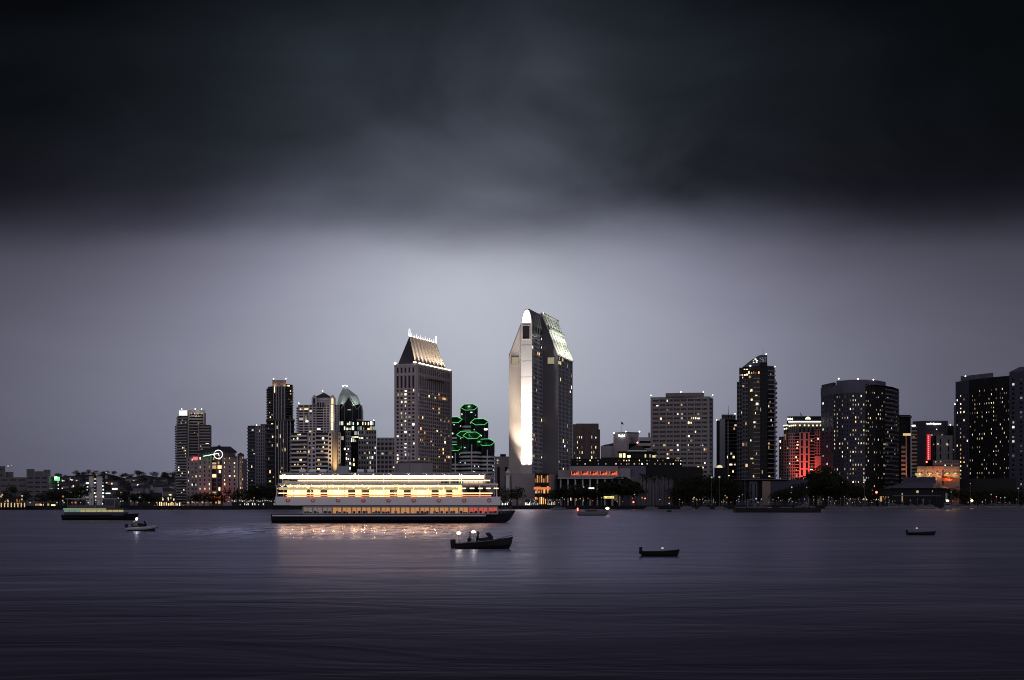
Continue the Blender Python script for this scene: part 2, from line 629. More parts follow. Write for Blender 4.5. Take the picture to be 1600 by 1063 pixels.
    def lettering(s, text, px0, px1, py, D, mat, h=None, rot=0):
        cu = bpy.data.curves.new('sign_lettering', 'FONT')
        cu.body = text; cu.align_x = 'CENTER'; cu.align_y = 'CENTER'; cu.extrude = .08
        cu.size = 1
        cu.materials.append(mat)
        o = bpy.data.objects.new('sign_lettering', cu)
        COL.objects.link(o)
        bpy.context.view_layer.update()
        w = max(o.dimensions.x, .01)
        hh = max(o.dimensions.y, .01)
        sx = (px1 - px0) / FPX * D / w
        sy = (h / FPX * D / hh) if h else sx
        o.scale = (sx, sy, 1)
        o.rotation_euler = (math.radians(90), 0, rot)
        me = bpy.data.meshes.new_from_object(o.evaluated_get(bpy.context.evaluated_depsgraph_get()))
        me.materials.clear(); me.materials.append(mat)
        o2 = bpy.data.objects.new('sign_lettering', me)
        COL.objects.link(o2)
        o2.scale = o.scale; o2.rotation_euler = o.rotation_euler
        bpy.data.objects.remove(o)
        o = o2
        o.name = 'sign_lettering'
        o.parent = s.root
        o.location = V3((px0 + px1) / 2, py, D) - parent_origin(s.root)
        return o

    def finish(s):
        off = parent_origin(s.root)
        if s.W.f:
            s.W.build('wall', s.root)
        if s.G.f:
            s.G.build('curtain_wall', s.root)
        for k, mb in s.extra.items():
            mb.build(k, s.root)
        bal = s.bal
        for (p0, p1, a0, a1, pr, z, h, mat) in bal[:100]:
            s._bal('balcony', [(p0, p1, a0, a1, pr, z, h, mat)])
        if len(bal) > 100:
            o = s._bal('balcony_slabs', bal[100:]); o['kind'] = 'stuff'
        lit = [w for w in s.wins if w[4]]
        dark = [w for w in s.wins if not w[4]]
        random.shuffle(lit)
        random.shuffle(dark)
        chosen = (lit + dark)[:s.cap]
        rest = (lit + dark)[s.cap:]
        for (o, ang, w, h, lm, dk) in chosen:
            ob = bpy.data.objects.new('window', unit_pane(MATS[lm] if lm else dk))
            COL.objects.link(ob)
            ob.parent = s.root
            ob.location = Vector(o) - off
            ob.rotation_euler = (0, 0, ang)
            if lm:
                fw, fh = random.choice([(1, 1), (1, 1), (.6, 1), (.5, .8), (.8, .6), (1, .55), (.45, .9)])
                a = uni(0, 1 - fw) * w
                ob.location = Vector((o[0] + math.cos(ang) * a, o[1] + math.sin(ang) * a, o[2])) - off
                w, h = w * fw, h * fh
            ob.scale = (w, 1, h)
        if rest or lit:
            g = MB()
            for (o, ang, w, h, lm, dk) in chosen:
                if lm:          # dark glass round the lit part of the window
                    d = (math.cos(ang), math.sin(ang)); e = (-math.sin(ang) * .14, math.cos(ang) * .14)
                    x0, y0, z0 = o[0] + e[0], o[1] + e[1], o[2]
                    g.poly([(x0, y0, z0), (x0 + d[0] * w, y0 + d[1] * w, z0), (x0 + d[0] * w, y0 + d[1] * w, z0 + h), (x0, y0, z0 + h)], dk)
            for (o, ang, w, h, lm, dk) in rest:
                d = (math.cos(ang) * w, math.sin(ang) * w)
                g.poly([o, (o[0] + d[0], o[1] + d[1], o[2]), (o[0] + d[0], o[1] + d[1], o[2] + h), (o[0], o[1], o[2] + h)],
                       MATS[lm + random.choice(['_flat', '_flat_soft', '_flat_soft', '_flat_faint'])] if lm else dk)
            ob = g.build('glazing', s.root)
            ob['kind'] = 'stuff'
        return s.root

    def _bal(s, name, lst):
        b = MB()
        for (p0, p1, a0, a1, pr, z, h, mat) in lst:
            d = Vector((p1[0] - p0[0], p1[1] - p0[1])).normalized()
            q0 = (p0[0] + d.x * a0, p0[1] + d.y * a0); q1 = (p0[0] + d.x * a1, p0[1] + d.y * a1)
            b.obox(q0, q1, .01, pr, z, z + .25, mat)
            b.obox(q0, q1, pr - .12, pr - .002, z + .25, z + h, mat)
        return b.build(name, s.root)

# ------------------------------------------------------------------ the setting
SHORE = [(-1400, 860), (0, 872), (300, 890), (500, 905), (800, 930), (1000, 950), (1150, 985), (1300, 1035), (1600, 1110), (3000, 1150)]


def shore_D(px):
    for (a, da), (b, db) in zip(SHORE, SHORE[1:]):
        if a <= px <= b:
            return da + (db - da) * (px - a) / (b - a)
    return SHORE[-1][1]


def water_material():
    """deep bay water: clear reflecting surface over a dark violet-blue body, small waves with calm and ruffled streaks"""
    m, nt, b = newmat('bay_water')
    nt.nodes.remove(b)
    out = [n for n in nt.nodes if n.type == 'OUTPUT_MATERIAL'][0]
    N = nt.nodes.new
    L = nt.links.new
    tcn = N('ShaderNodeTexCoord')

    def noise(sx, sy, detail, rough=.5, dist=0.0):
        mp = N('ShaderNodeMapping'); mp.inputs['Scale'].default_value = (sx, sy, 1)
        L(tcn.outputs['Object'], mp.inputs['Vector'])
        a = N('ShaderNodeTexNoise'); a.inputs['Scale'].default_value = 1.0; a.inputs['Detail'].default_value = detail
        a.inputs['Roughness'].default_value = rough; a.inputs['Distortion'].default_value = dist
        L(mp.outputs[0], a.inputs['Vector'])
        return a.outputs[0]
    chop = noise(.42, .9, 3, .55, .5)
    swell = noise(.05, .11, 4, .6, .8)
    streak = noise(.012, .05, 6, .62)
    r = N('ShaderNodeMapRange'); r.inputs[1].default_value = .32; r.inputs[2].default_value = .68
    r.inputs[3].default_value = .28; r.inputs[4].default_value = .40
    L(streak, r.inputs[0])
    # rougher towards the near bank, put in to darken the reflected sky there
    pos = N('ShaderNodeSeparateXYZ'); L(tcn.outputs['Object'], pos.inputs[0])
    nr = N('ShaderNodeMapRange'); nr.interpolation_type = 'SMOOTHSTEP'
    nr.inputs[1].default_value = 20; nr.inputs[2].default_value = 100; nr.inputs[3].default_value = .26; nr.inputs[4].default_value = 0
    L(pos.outputs[1], nr.inputs[0])
    ra = N('ShaderNodeMath'); ra.operation = 'ADD'
    L(r.outputs[0], ra.inputs[0]); L(nr.outputs[0], ra.inputs[1])
    b1 = N('ShaderNodeBump'); b1.inputs['Strength'].default_value = .45; b1.inputs['Distance'].default_value = .9
    L(swell, b1.inputs['Height'])
    b2 = N('ShaderNodeBump'); b2.inputs['Strength'].default_value = .12; b2.inputs['Distance'].default_value = .04
    L(chop, b2.inputs['Height']); L(b1.outputs[0], b2.inputs['Normal'])
    gl = N('ShaderNodeBsdfGlossy'); gl.inputs['Color'].default_value = (.84, .82, 1.06, 1)
    # smoother patch of water added beside the ferry to catch its lights
    def band_(sock, a0, a1, b0, b1):
        u1 = N('ShaderNodeMapRange'); u1.interpolation_type = 'SMOOTHSTEP'; u1.inputs[1].default_value = a0; u1.inputs[2].default_value = a1
        u2 = N('ShaderNodeMapRange'); u2.interpolation_type = 'SMOOTHSTEP'; u2.inputs[1].default_value = b1; u2.inputs[2].default_value = b0
        L(sock, u1.inputs[0]); L(sock, u2.inputs[0])
        mm = N('ShaderNodeMath'); mm.operation = 'MULTIPLY'; L(u1.outputs[0], mm.inputs[0]); L(u2.outputs[0], mm.inputs[1])
        return mm.outputs[0]
    sl = N('ShaderNodeMath'); sl.operation = 'MULTIPLY'
    L(band_(pos.outputs[0], -58, -36, -14, -2), sl.inputs[0]); L(band_(pos.outputs[1], 150, 222, 305, 320), sl.inputs[1])
    sr = N('ShaderNodeMath'); sr.operation = 'MULTIPLY_ADD'; sr.inputs[1].default_value = -.14; sr.use_clamp = True
    L(sl.outputs[0], sr.inputs[0]); L(ra.outputs[0], sr.inputs[2])
    sx_ = N('ShaderNodeMath'); sx_.operation = 'MAXIMUM'; sx_.inputs[1].default_value = .20
    L(sr.outputs[0], sx_.inputs[0]); L(sx_.outputs[0], gl.inputs['Roughness'])
    ss_ = N('ShaderNodeMapRange'); ss_.inputs[3].default_value = .30; ss_.inputs[4].default_value = .10
    L(sl.outputs[0], ss_.inputs[0]); L(ss_.outputs[0], b1.inputs['Strength'])
    cs = N('ShaderNodeMapRange'); cs.inputs[3].default_value = .60; cs.inputs[4].default_value = .5
    L(sl.outputs[0], cs.inputs[0]); L(cs.outputs[0], b2.inputs['Strength']); L(b2.outputs[0], gl.inputs['Normal'])
    df = N('ShaderNodeBsdfDiffuse'); df.inputs['Color'].default_value = (.012, .011, .022, 1)
    fr = N('ShaderNodeFresnel'); fr.inputs['IOR'].default_value = 1.33
    L(b2.outputs[0], fr.inputs['Normal'])
    mx = N('ShaderNodeMixShader')
    # reflection painted weaker towards the near bank, darkening the foreground water
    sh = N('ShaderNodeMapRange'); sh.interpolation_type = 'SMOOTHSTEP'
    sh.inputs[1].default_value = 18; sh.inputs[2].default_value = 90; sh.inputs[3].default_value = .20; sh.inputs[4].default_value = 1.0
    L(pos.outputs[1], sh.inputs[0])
    fm_ = N('ShaderNodeMath'); fm_.operation = 'MULTIPLY'
    ws = N('ShaderNodeMapRange'); ws.inputs[1].default_value = .36; ws.inputs[2].default_value = .62; ws.inputs[3].default_value = .78; ws.inputs[4].default_value = 1.12
    L(streak, ws.inputs[0])
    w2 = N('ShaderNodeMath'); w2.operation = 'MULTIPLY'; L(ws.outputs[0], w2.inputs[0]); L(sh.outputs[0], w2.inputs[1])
    fleck = noise(.55, .07, 4, .7, .4)         # glitter painted into the reflection strength on the smooth patch
    fk = N('ShaderNodeMapRange'); fk.inputs[1].default_value = .40; fk.inputs[2].default_value = .64; fk.inputs[3].default_value = -.65; fk.inputs[4].default_value = .9
    L(fleck, fk.inputs[0])
    f1 = N('ShaderNodeMath'); f1.operation = 'MULTIPLY_ADD'; f1.inputs[2].default_value = 1.0
    L(fk.outputs[0], f1.inputs[0]); L(sl.outputs[0], f1.inputs[1])
    f2 = N('ShaderNodeMath'); f2.operation = 'MULTIPLY'; L(w2.outputs[0], f2.inputs[0]); L(f1.outputs[0], f2.inputs[1])
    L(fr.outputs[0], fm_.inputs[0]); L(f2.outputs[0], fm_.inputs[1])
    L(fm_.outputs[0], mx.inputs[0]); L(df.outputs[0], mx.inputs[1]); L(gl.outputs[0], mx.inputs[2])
    L(mx.outputs[0], out.inputs['Surface'])
    return m


wm_ = MB()
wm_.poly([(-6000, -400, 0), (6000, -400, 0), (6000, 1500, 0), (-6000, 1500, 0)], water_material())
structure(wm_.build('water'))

gm = MB()
land = stone('land', (.014, .014, .014), .4, .95, .02)
loop = [(X(a, d), d) for a, d in SHORE]
gm.poly([(x, y, GZ) for x, y in loop] + [(9000, 14000, GZ), (-9000, 14000, GZ)], land)
structure(gm.build('ground'))
sw = MB()
wallm = stone('seawall_stone', (.018, .018, .018), .45, .95, .25, .4)
for (x0, y0), (x1, y1) in zip(loop, loop[1:]):
    sw.obox((x0, y0), (x1, y1), .02, .7, -1.5, GZ + .35, wallm)
structure(sw.build('seawall'))
# promenade strip behind the wall
pm = MB()
for (x0, y0), (x1, y1) in zip(loop, loop[1:]):
    pm.poly([(x0, y0 + 2, GZ + .01), (x1, y1 + 2, GZ + .01), (x1, y1 + 9, GZ + .01), (x0, y0 + 9, GZ + .01)], stone('paving', (.05, .05, .05), .2, .9, .4))
structure(pm.build('promenade_pavement'))

# far hill on the left
RIDGE = [(-220, 752), (-60, 748), (40, 747), (90, 746), (112, 744), (130, 743), (150, 742), (165, 741), (185, 745), (200, 746), (214, 745), (232, 743), (246, 744),
         (262, 745), (275, 748), (300, 752), (360, 762), (430, 775), (500, 785)]
hm = MB()
hill_m = stone('hill_scrub', (.030, .034, .036), .4, .95, .03)
HD0, HD1 = 1450, 2300


def ridge_z(px):
    for (a, za), (b, zb) in zip(RIDGE, RIDGE[1:]):
        if a <= px <= b:
            return Z(za + (zb - za) * (px - a) / (b - a), HD1)
    return GZ


def hill_z(px, D):
    t = min(1, max(0, (D - HD0) / (HD1 - HD0)))
    return GZ - .3 + (ridge_z(px) - GZ) * (t ** .8) + 1.5 * math.sin(px * .13 + D * .01) * t


NX, NY = 90, 14
grid = []
for j in range(NY + 4):
    D = HD0 + (HD1 - HD0) * j / NY
    row = []
    for i in range(NX + 1):
        px = -220 + 720 * i / NX
        z = hill_z(px, D) if j <= NY else (GZ - .3 + (hill_z(px, HD1) - GZ) * max(0, 1 - (j - NY) / 3.0))
        row.append((X(px, HD1) * (.62 + .38 * (D - HD0) / (HD1 - HD0)) if False else X(px, D), D, z))
    grid.append(row)
for j in range(NY + 3):
    for i in range(NX):
        hm.poly([grid[j][i], grid[j][i + 1], grid[j + 1][i + 1], grid[j + 1][i]], hill_m)
structure(hm.build('hill'))

# ------------------------------------------------------------------ trees


def leaf_cloud(b, lobes, n, size, rng):
    for _ in range(n):
        (cx, cy, cz, rx, ry, rz) = rng.choice(lobes)
        while True:
            v = Vector((rng.uniform(-1, 1), rng.uniform(-1, 1), rng.uniform(-1, 1)))
            if .1 < v.length < 1:
                break
        v = v.normalized() * (v.length ** .45)
        p = Vector((cx + v.x * rx, cy + v.y * ry, cz + v.z * rz))
        nrm = Vector((rng.gauss(0, 1), rng.gauss(0, 1), rng.gauss(0, 1) + .5)).normalized()
        a = nrm.orthogonal().normalized(); c = nrm.cross(a)
        s = size * rng.uniform(.6, 1.4)
        b.poly([p - a * s, p - c * s * .55, p + a * s, p + c * s * .55], LEAF)


def broad_tree_mesh(seed, wide=1.0, n=1100):
    """unit tree, 1 m tall: tapered trunk with limbs, crown of leaf clumps"""
    rng = random.Random(seed)
    t = MB(); c = MB()
    hub = Vector((rng.uniform(-.03, .03), rng.uniform(-.03, .03), .30))
    t.tube([(0, 0, -.04), (hub.x * .4, hub.y * .4, .14), hub, hub + Vector((.01, .02, .18)), hub + Vector((.0, .0, .38))], [.034, .026, .022, .014, .005], BARK, 7)
    lobes = []
    k = rng.randint(8, 11)
    for i in range(k):
        an = 2 * math.pi * i / k + rng.uniform(-.3, .3)
        rr = rng.uniform(.14, .34) * wide
        e = Vector((math.cos(an) * rr, math.sin(an) * rr, rng.uniform(.42, .80)))
        t.tube([hub + Vector((0, 0, rng.uniform(-.05, .12))), (hub + e) / 2 + Vector((0, 0, -.02)), e], [.014, .009, .003], BARK, 5)
        s = rng.uniform(.11, .19)
        lobes.append((e.x, e.y, e.z, s * wide * 1.1, s * wide * 1.1, s * .85))
    lobes.append((0, 0, .62, .26 * wide, .26 * wide, .24)); lobes.append((rng.uniform(-.1, .1), 0, .80, .17 * wide, .17 * wide, .17))
    leaf_cloud(c, lobes, n, .026, rng)
    return t, c


def palm_mesh(seed):
    rng = random.Random(seed)
    t = MB(); c = MB()
    lean = rng.uniform(-.05, .05)
    top = Vector((lean, 0, .88))
    t.tube([(0, 0, -.03), (lean * .3, 0, .3), (lean * .7, 0, .6), top], [.020, .014, .012, .013], BARK, 7)
    for i in range(26):
        an = rng.uniform(0, 2 * math.pi); up = rng.uniform(-.7, 1.1)
        L = rng.uniform(.15, .21)
        d = Vector((math.cos(an), math.sin(an), 0))
        side = Vector((-math.sin(an), math.cos(an), 0))
        prev = top
        for k in range(1, 5):
            f = k / 4
            p = top + d * (L * f * math.cos(up * .6)) + Vector((0, 0, L * (math.sin(up) * f - .55 * f * f)))
            w = .020 * (1.15 - f)
            dr = Vector((0, 0, -.012))
            c.poly([prev, p, p + side * w + dr, prev + side * (w + .006) + dr], LEAF)
            c.poly([p, prev, prev - side * (w + .006) + dr, p - side * w + dr], LEAF)
            prev = p
    return t, c


def mesh_of(mb, name):
    me = bpy.data.meshes.new(name)
    me.from_pydata(mb.v, [], mb.f)
    for mt in mb.mats:
        me.materials.append(mt)
    me.polygons.foreach_set('material_index', mb.m)
    return me


TREES = []
for sd_, wd in ((1, 1.0), (2, 1.25), (3, .85), (4, 1.1), (5, 1.45)):
    t_, c_ = broad_tree_mesh(sd_, wd)
    TREES.append((mesh_of(t_, 'tree_trunk'), mesh_of(c_, 'tree_crown')))
t_, c_ = broad_tree_mesh(11, 1.25, 5200)
BIGTREE = (mesh_of(t_, 'tree_trunk'), mesh_of(c_, 'tree_crown'))
PALMS = []
for sd_ in (21, 22, 23):
    t_, c_ = palm_mesh(sd_)
    PALMS.append((mesh_of(t_, 'palm_trunk'), mesh_of(c_, 'palm_crown')))


def tree(px, D, ytop, label, group=None, kind=None, name='tree', wide=None, z=None, cat=None):
    src = kind or random.choice(TREES)
    zb = GZ if z is None else z
    h = (Z(ytop, D) - zb) / .97
    r = thing(name, label, cat or name.replace('_', ' '), (X(px, D), D, zb), group)
    w = wide if wide else 1.0
    r.scale = (h * w, h * w, h)
    r.rotation_euler = (0, 0, uni(0, 6.28))
    for nm, me in zip(('trunk', 'crown'), src):
        o = bpy.data.objects.new(nm, me); COL.objects.link(o); o.parent = r
    return r


def palm(px, D, ytop, label, group=None, z=None):
    return tree(px, D, ytop, label, group, random.choice(PALMS), 'palm_tree', .55 + .25 * rnd(), z, 'palm tree')


LAMPMESH = {}


def street_lamp(px, D, py, label, group, mat=None, r=.40, z=None, arm=0):
    """post with a lit head whose centre stands at photo height py"""
    zb = GZ if z is None else z
    h = max(Z(py, D) - zb, 2.2)
    t = thing('street_lamp', label, 'street lamp', (X(px, D), D, zb), group)
    p = MB(); p.tube([(X(px, D), D, zb), (X(px, D), D, zb + h * .5), (X(px, D), D, zb + h - r * .7)], [.10, .08, .06], METAL, 6)
    p.build('post', t)
    b = MB(); b.ball((X(px, D), D, zb + h), r, mat or LAMP_W, 8, 6); b.tube([(X(px, D), D, zb + h + r * .8), (X(px, D), D, zb + h + r * 1.15)], r * .5, METAL, 6)
    b.build('lamp_head', t)
    return t

# ================================================================== buildings, left to right
WARM = ['room_warm', 'room_yellow', 'room_white', 'room_dim', 'room_warm']
MIX = ['room_warm', 'room_yellow', 'room_white', 'room_cool', 'room_dim', 'room_dim']
COOL = ['room_white', 'room_cool', 'room_yellow', 'room_cool']
AMBER = ['room_yellow', 'room_warm', 'room_yellow', 'room_dim']

PALE = stone('pale_concrete', (.50, .47, .47), .10)
GREYC = stone('grey_concrete', (.30, .285, .29), .12)
DGREY = stone('dark_concrete', (.11, .105, .115), .15)
BEIGE = stone('beige_stone', (.36, .32, .30), .10)
TAUPE = stone('taupe_stone', (.21, .185, .18), .12)
BROWN = stone('brown_brick', (.14, .105, .10), .18, .9, .4)
PINK = stone('pale_pink_render', (.50, .44, .45), .08)
WHITE = stone('white_render', (.62, .60, .61), .06)
SLATE = stone('slate_roof', (.055, .05, .065), .2, .7)
NAVY = stone('dark_blue_panel', (.055, .055, .085), .15, .45)
BLUEG = stone('blue_grey_panel', (.10, .10, .14), .15, .6)
ROOFM = stone('roof_gravel', (.10, .10, .10), .3, .95)

# --- long office block at the left edge
b = Bld('office_block', 'long low grey office block with a lit green sign at its right end', 'office building', 40, 1040, DGREY, z=GZ)
D = 1040
OB = stone('office_panel', (.13, .125, .14), .12)
b.wall = OB
b.block([(-40, D), (0, D), (42, D - 2)], GZ, Z(746, D), 40, [dict(cols=2, rows=5, wf=.7, hf=.3), dict(cols=3, rows=5, wf=.68, hf=.3)], ROOFM)
b.block([(42.2, D - 8), (75, D - 12), (86, D + 30)], GZ, Z(744, D), 30,
        [dict(cols=3, rows=6, wf=.72, hf=.3, mb=2), dict(cols=1, rows=6, wf=.72, hf=.32, mat=stone('lit_office_panel', (.26, .24, .24), .08))], ROOFM)  # light on the side face put into the colour as a paler panel
for x0, x1, yt in ((41.5, 54, 733), (54, 68, 736.5), (68, 79, 734)):
    b.part('rooftop_plant').prism([P(x0 + .05, D + 2), P(x1 - .05, D + 2), P(x1 - .05, D + 26), P(x0 + .05, D + 26)], Z(744.5, D), Z(yt, D), DGREY)
b.block([(86, D + 31), (96.5, D + 33)], GZ, Z(739.5, D), 25, [dict(cols=1, rows=10, wf=.5, hf=.5, mx=1.6, lit=dict(p=.0, rows={9: 0, 8: 1, 7: 1, 6: 1, 5: .9}, pal=['room_cool', 'room_yellow']))], ROOFM, DGREY)
b.block([(-40, D + 12), (8.3, D + 12)], Z(747, D), Z(728, D), 20, [dict(cols=2, rows=2, wf=.6, hf=.3)], ROOFM, DGREY)
b.block([(8.6, D + 14), (21, D + 14)], Z(747, D), Z(737, D), 16, [None], ROOFM, DGREY)
g = b.part('green_sign')
g.obox(P(84.5, D - 2), P(92, D + 8), .2, .6, Z(751, D), Z(745, D), lamp('sign_green', (.15, 1, .25), 1.6))
g.ball(V3(87.2, 746.7, D - 3.6), 1.0, WHITE_L, 10, 6, 1, .4, .9)
b.beacon(12.6, 728.5, D, .55, LAMP_C); b.beacon(18, 727.5, D, .35, LAMP_C)
b.finish()

# --- white apartment block with lit stair landings
b = Bld('apartment_block', 'white slab apartment block with three columns of lit stair landings under the hill', 'apartment building', 148, 1250, WHITE)
D = 1250
b.block([(133.5, D), (138.9, D - 3)], GZ, Z(745.5, D), 25, [dict(cols=1, rows=8, wf=.92, hf=.4, mt=1, lit=dict(p=.0, rows={i: 1 for i in range(1, 7)}, pal=['room_cool']))], SLATE, DGREY)
b.block([(139, D - 3), (146.2, D - 3)], GZ, Z(743.6, D), 25, [None], SLATE)
b.block([(146.4, D), (150.8, D)], GZ, Z(745, D), 20, [dict(cols=1, rows=8, wf=.85, hf=.4, mt=.5, lit=dict(p=.9, pal=['room_cool', 'room_yellow']))], SLATE, DGREY)
b.block([(151, D - 3), (159.6, D - 3)], GZ, Z(743.6, D), 25, [None], SLATE)
b.block([(159.8, D), (163.2, D + 10)], GZ, Z(745, D), 20, [dict(cols=1, rows=8, wf=.92, hf=.45, mt=.5, lit=dict(p=.95, pal=['room_cool']))], SLATE, DGREY)
rf = b.part('roof')
for a, c in ((132, 150.5), (152, 163.5)):
    rf.prism([P(a, D - 5), P(c, D - 5), P(c, D + 24), P(a, D + 24)], Z(743.4, D), Z(741.8, D), stone('brown_roof', (.07, .05, .05), .2))
b.finish()

# --- small lit commercial roofs on the flat below the hill
for i, (x0, x1, yt, yb, lab, lit_y) in enumerate(((174, 188, 760, 785, 'low flat-roofed shop with one long bright lit window strip', (763, 765.3)),
                                                  (164, 177, 767, 786, 'low dark shed with a thin lit strip beside the bright shop', (770.3, 771.8)),
                                                  (203, 214, 768, 788, 'small square grey building with one wide dark window', None))):
    D = 1150 + 20 * i
    b = Bld('commercial_building', lab, 'low building', (x0 + x1) / 2, D, GREYC if i == 2 else DGREY)
    if i == 2:
        b.block([(x0, D), (x1, D)], GZ, Z(yt, D), 12, [dict(cols=1, rows=1, wf=.62, hf=.45)], ROOFM)
    else:
        b.block([(x0, D), (x1, D)], GZ, Z(yt, D), 14, [None], ROOFM)
        b.part('lit_strip_window').obox(P(x0 + 1.3, D), P(x1 - 4.5, D), .02, .2, Z(lit_y[1], D), Z(lit_y[0], D), lamp('strip_cool', (.9, 1, .9), 2.0))
    b.finish()

# --- houses and trees on the hill
hill_house_walls = [stone('house_wall_a', (.30, .29, .30), .1), stone('house_wall_b', (.16, .155, .17), .1), stone('house_wall_c', (.22, .20, .20), .1)]
rh = random.Random(5)
for i in range(46):
    px = rh.uniform(96, 274); D = rh.uniform(HD0 + 40, HD0 + 620)
    if 130 < px < 166 or 8 < 0:
        continue
    z = hill_z(px, D) - .5
    w = rh.uniform(4, 8); dp = rh.uniform(4, 6); hh = rh.uniform(4, 8)
    x, y = P(px, D)
    t = thing('house', 'small pale house with lit windows scattered over the dark hill', 'house', (x, y, z), 'houses on the hillside')
    wl_ = MB(); wmtl = rh.choice(hill_house_walls)
    wl_.box(x - w, x + w, y - dp, y + dp, z - 2, z + hh, wmtl); wl_.build('wall', t)
    r_ = MB()
    for sy in (1,):
        r_.poly([(x - w - .4, y - dp - .4, z + hh), (x + w + .4, y - dp - .4, z + hh), (x + w + .4, y, z + hh + 2.2), (x - w - .4, y, z + hh + 2.2)], SLATE)
        r_.poly([(x + w + .4, y + dp + .4, z + hh), (x - w - .4, y + dp + .4, z + hh), (x - w - .4, y, z + hh + 2.2), (x + w + .4, y, z + hh + 2.2)], SLATE)
        r_.poly([(x - w, y - dp, z + hh), (x - w, y, z + hh + 2.1), (x - w, y + dp, z + hh)], wmtl)
        r_.poly([(x + w, y - dp, z + hh), (x + w, y + dp, z + hh), (x + w, y, z + hh + 2.1)], wmtl)
    r_.build('roof', t)
    for k in range(rh.randint(1, 3)):
        wb = MB(); a = x + rh.uniform(-w + .5, w - 3); zz = z + hh * rh.uniform(.25, .6)
        wb.box(a, a + rh.uniform(1.2, 2.6), y - dp - .15, y - dp + .02, zz, zz + rh.uniform(1.0, 1.6), MATS[rh.choice(['room_white_flat', 'room_yellow_flat', 'room_cool_flat', 'room_warm_flat'])])
        wb.build('window', t)
for i in range(70):
    px = rh.uniform(88, 276)
    D = rh.uniform(HD1 - 120, HD1 + 20) if i < 42 else rh.uniform(HD0 + 20, HD1 - 300)
    z = hill_z(px, D) - .5
    tree(px, D, HOR - (z + rh.uniform(5, 11) - CH) * FPX / D, 'dark round tree growing on the far hill and its ridge', 'trees on the hill', z=z, wide=1.25)
for px, yt in ((176, 742.5), (187.5, 741.5), (223, 741)):
    palm(px, HD1 - 30, yt - 1, 'small dark palm rising above the ridge of the hill', 'palms on the ridge', z=hill_z(px, HD1 - 30) - .5)
tree(263, 2000, 736.5, 'wide umbrella-shaped dark tree on the ridge beside the tall white-topped tower', None, TREES[4], z=hill_z(263, 2000), wide=1.35)
D = 2100
b = Bld('water_tower', 'slim hilltop tower with one white lamp at its tip', 'tower', 166, D, GREYC, z=hill_z(166, D))
b.W.prism([P(164.2, D), P(167.8, D), P(167.8, D + 5), P(164.2, D + 5)], hill_z(166, D) - 1, Z(743, D), GREYC)
b.part('roof').prism([P(164.8, D + .5), P(167.2, D + .5), P(167.2, D + 4), P(164.8, D + 4)], Z(743, D), Z(740, D), SLATE)
b.beacon(166, 738.8, D, 1.0, LAMP_W)
b.finish()

# --- balcony tower with the bright white top (275-330)
D = 1180
b = Bld('apartment_tower', 'dark balcony tower with a glowing white box on top of its left corner', 'apartment tower', 298, D, GREYC)
zt = Z(650, D)
lit = dict(p=.24, rows={12: .5, 13: .5, 14: .4, 17: .6, 18: .7, 19: .6, 7: .3, 8: .3, 9: .45}, pal=MIX)
FR = 32
b.block([(277, D + 6), (293.5, D)], GZ, zt, 26, [dict(bal=dict(rows=FR, proj=1.3, slab=.42, lit=lit))], ROOFM)
b.block([(295, D), (318, D + 2)], GZ, Z(647, D), 26, [dict(bal=dict(rows=FR, proj=1.2, slab=.42, lit=dict(p=.07, pal=MIX)))], ROOFM)
b.block([(311, D - 9), (328.5, D - 9), (330.5, D + 8)], GZ, Z(665, D), 14, [dict(bal=dict(rows=28, proj=1.1, slab=.42, lit=dict(p=.1, pal=MIX))), None], ROOFM)
b.fin(P(293.4, D - 2), P(295.2, D - 2), .5, GZ, Z(643, D), GREYC, -4)
b.fin(P(310, D - 10.5), P(311.4, D - 10.5), .4, GZ, Z(664, D), GREYC, -3)
b.fin(P(317.6, D), P(319.6, D), .4, GZ, Z(645, D), GREYC, -5)
cr_ = b.part('crown')
cr_.prism([P(279.3, D + 1), P(292.8, D + 1), P(292.8, D + 22), P(279.3, D + 22)], zt, Z(641, D), stone('crown_white', (.75, .75, .72), .04))
cr_.prism([P(295, D + 3), P(320, D + 4), P(320, D + 22), P(295, D + 22)], Z(647, D), Z(640.5, D), GREYC)
b.part('crown_light').obox(P(280, D + .8), P(292.4, D + .8), .05, .35, zt + .3, Z(641.6, D), lamp('crown_glow', (.92, 1, .90), 1.1))
for px in (299, 304, 309.5, 314.5, 317):
    b.beacon(px, 646.2, D, .55, LAMP_Y)
for px in (284, 305, 315):
    b.beacon(px, 639.3, D, .35)
glow(b.root, V3(306, 645, D - 3), 900, (1, .9, .75), .5)
# left side balconies seen edge-on
b.balconies(P(275.3, D + 26), P(277, D + 6), Z(770, D), Z(662, D), 28, 1.2, .42)
b.finish()

# --- hotel with the neon moon (291-385)
D = 1090
HOT = stone('hotel_render', (.30, .265, .27), .10)
b = Bld('hotel', 'grey hip-roofed hotel with a white neon ring sign, washed red at its foot', 'hotel', 338, D, HOT)
zt = Z(713, D)
b.block([(309, D), (330.6, D - 4)], GZ, zt, 30, [dict(cols=3, rows=11, wf=.28, hf=.5, mb=1.5, lit=dict(p=.15, cols={2: .3}, rows={10: .4, 9: .4}, pal=AMBER))], ROOFM)
b.block([(330.6, D - 1), (347.2, D - 1)], GZ, zt, 28, [dict(cols=2, rows=11, wf=.75, hf=.72, mb=1.0, lit=dict(p=.30, rows={10: .8, 9: .8, 8: .7}, pal=AMBER))], ROOFM, DGREY)
b.block([(347.2, D - 4), (370.5, D)], GZ, zt, 30, [dict(cols=3, rows=11, wf=.28, hf=.5, mb=1.5, lit=dict(p=.3, cols={0: .6, 1: .5}, rows={10: .95, 9: .9, 8: .6}, pal=AMBER))], ROOFM)
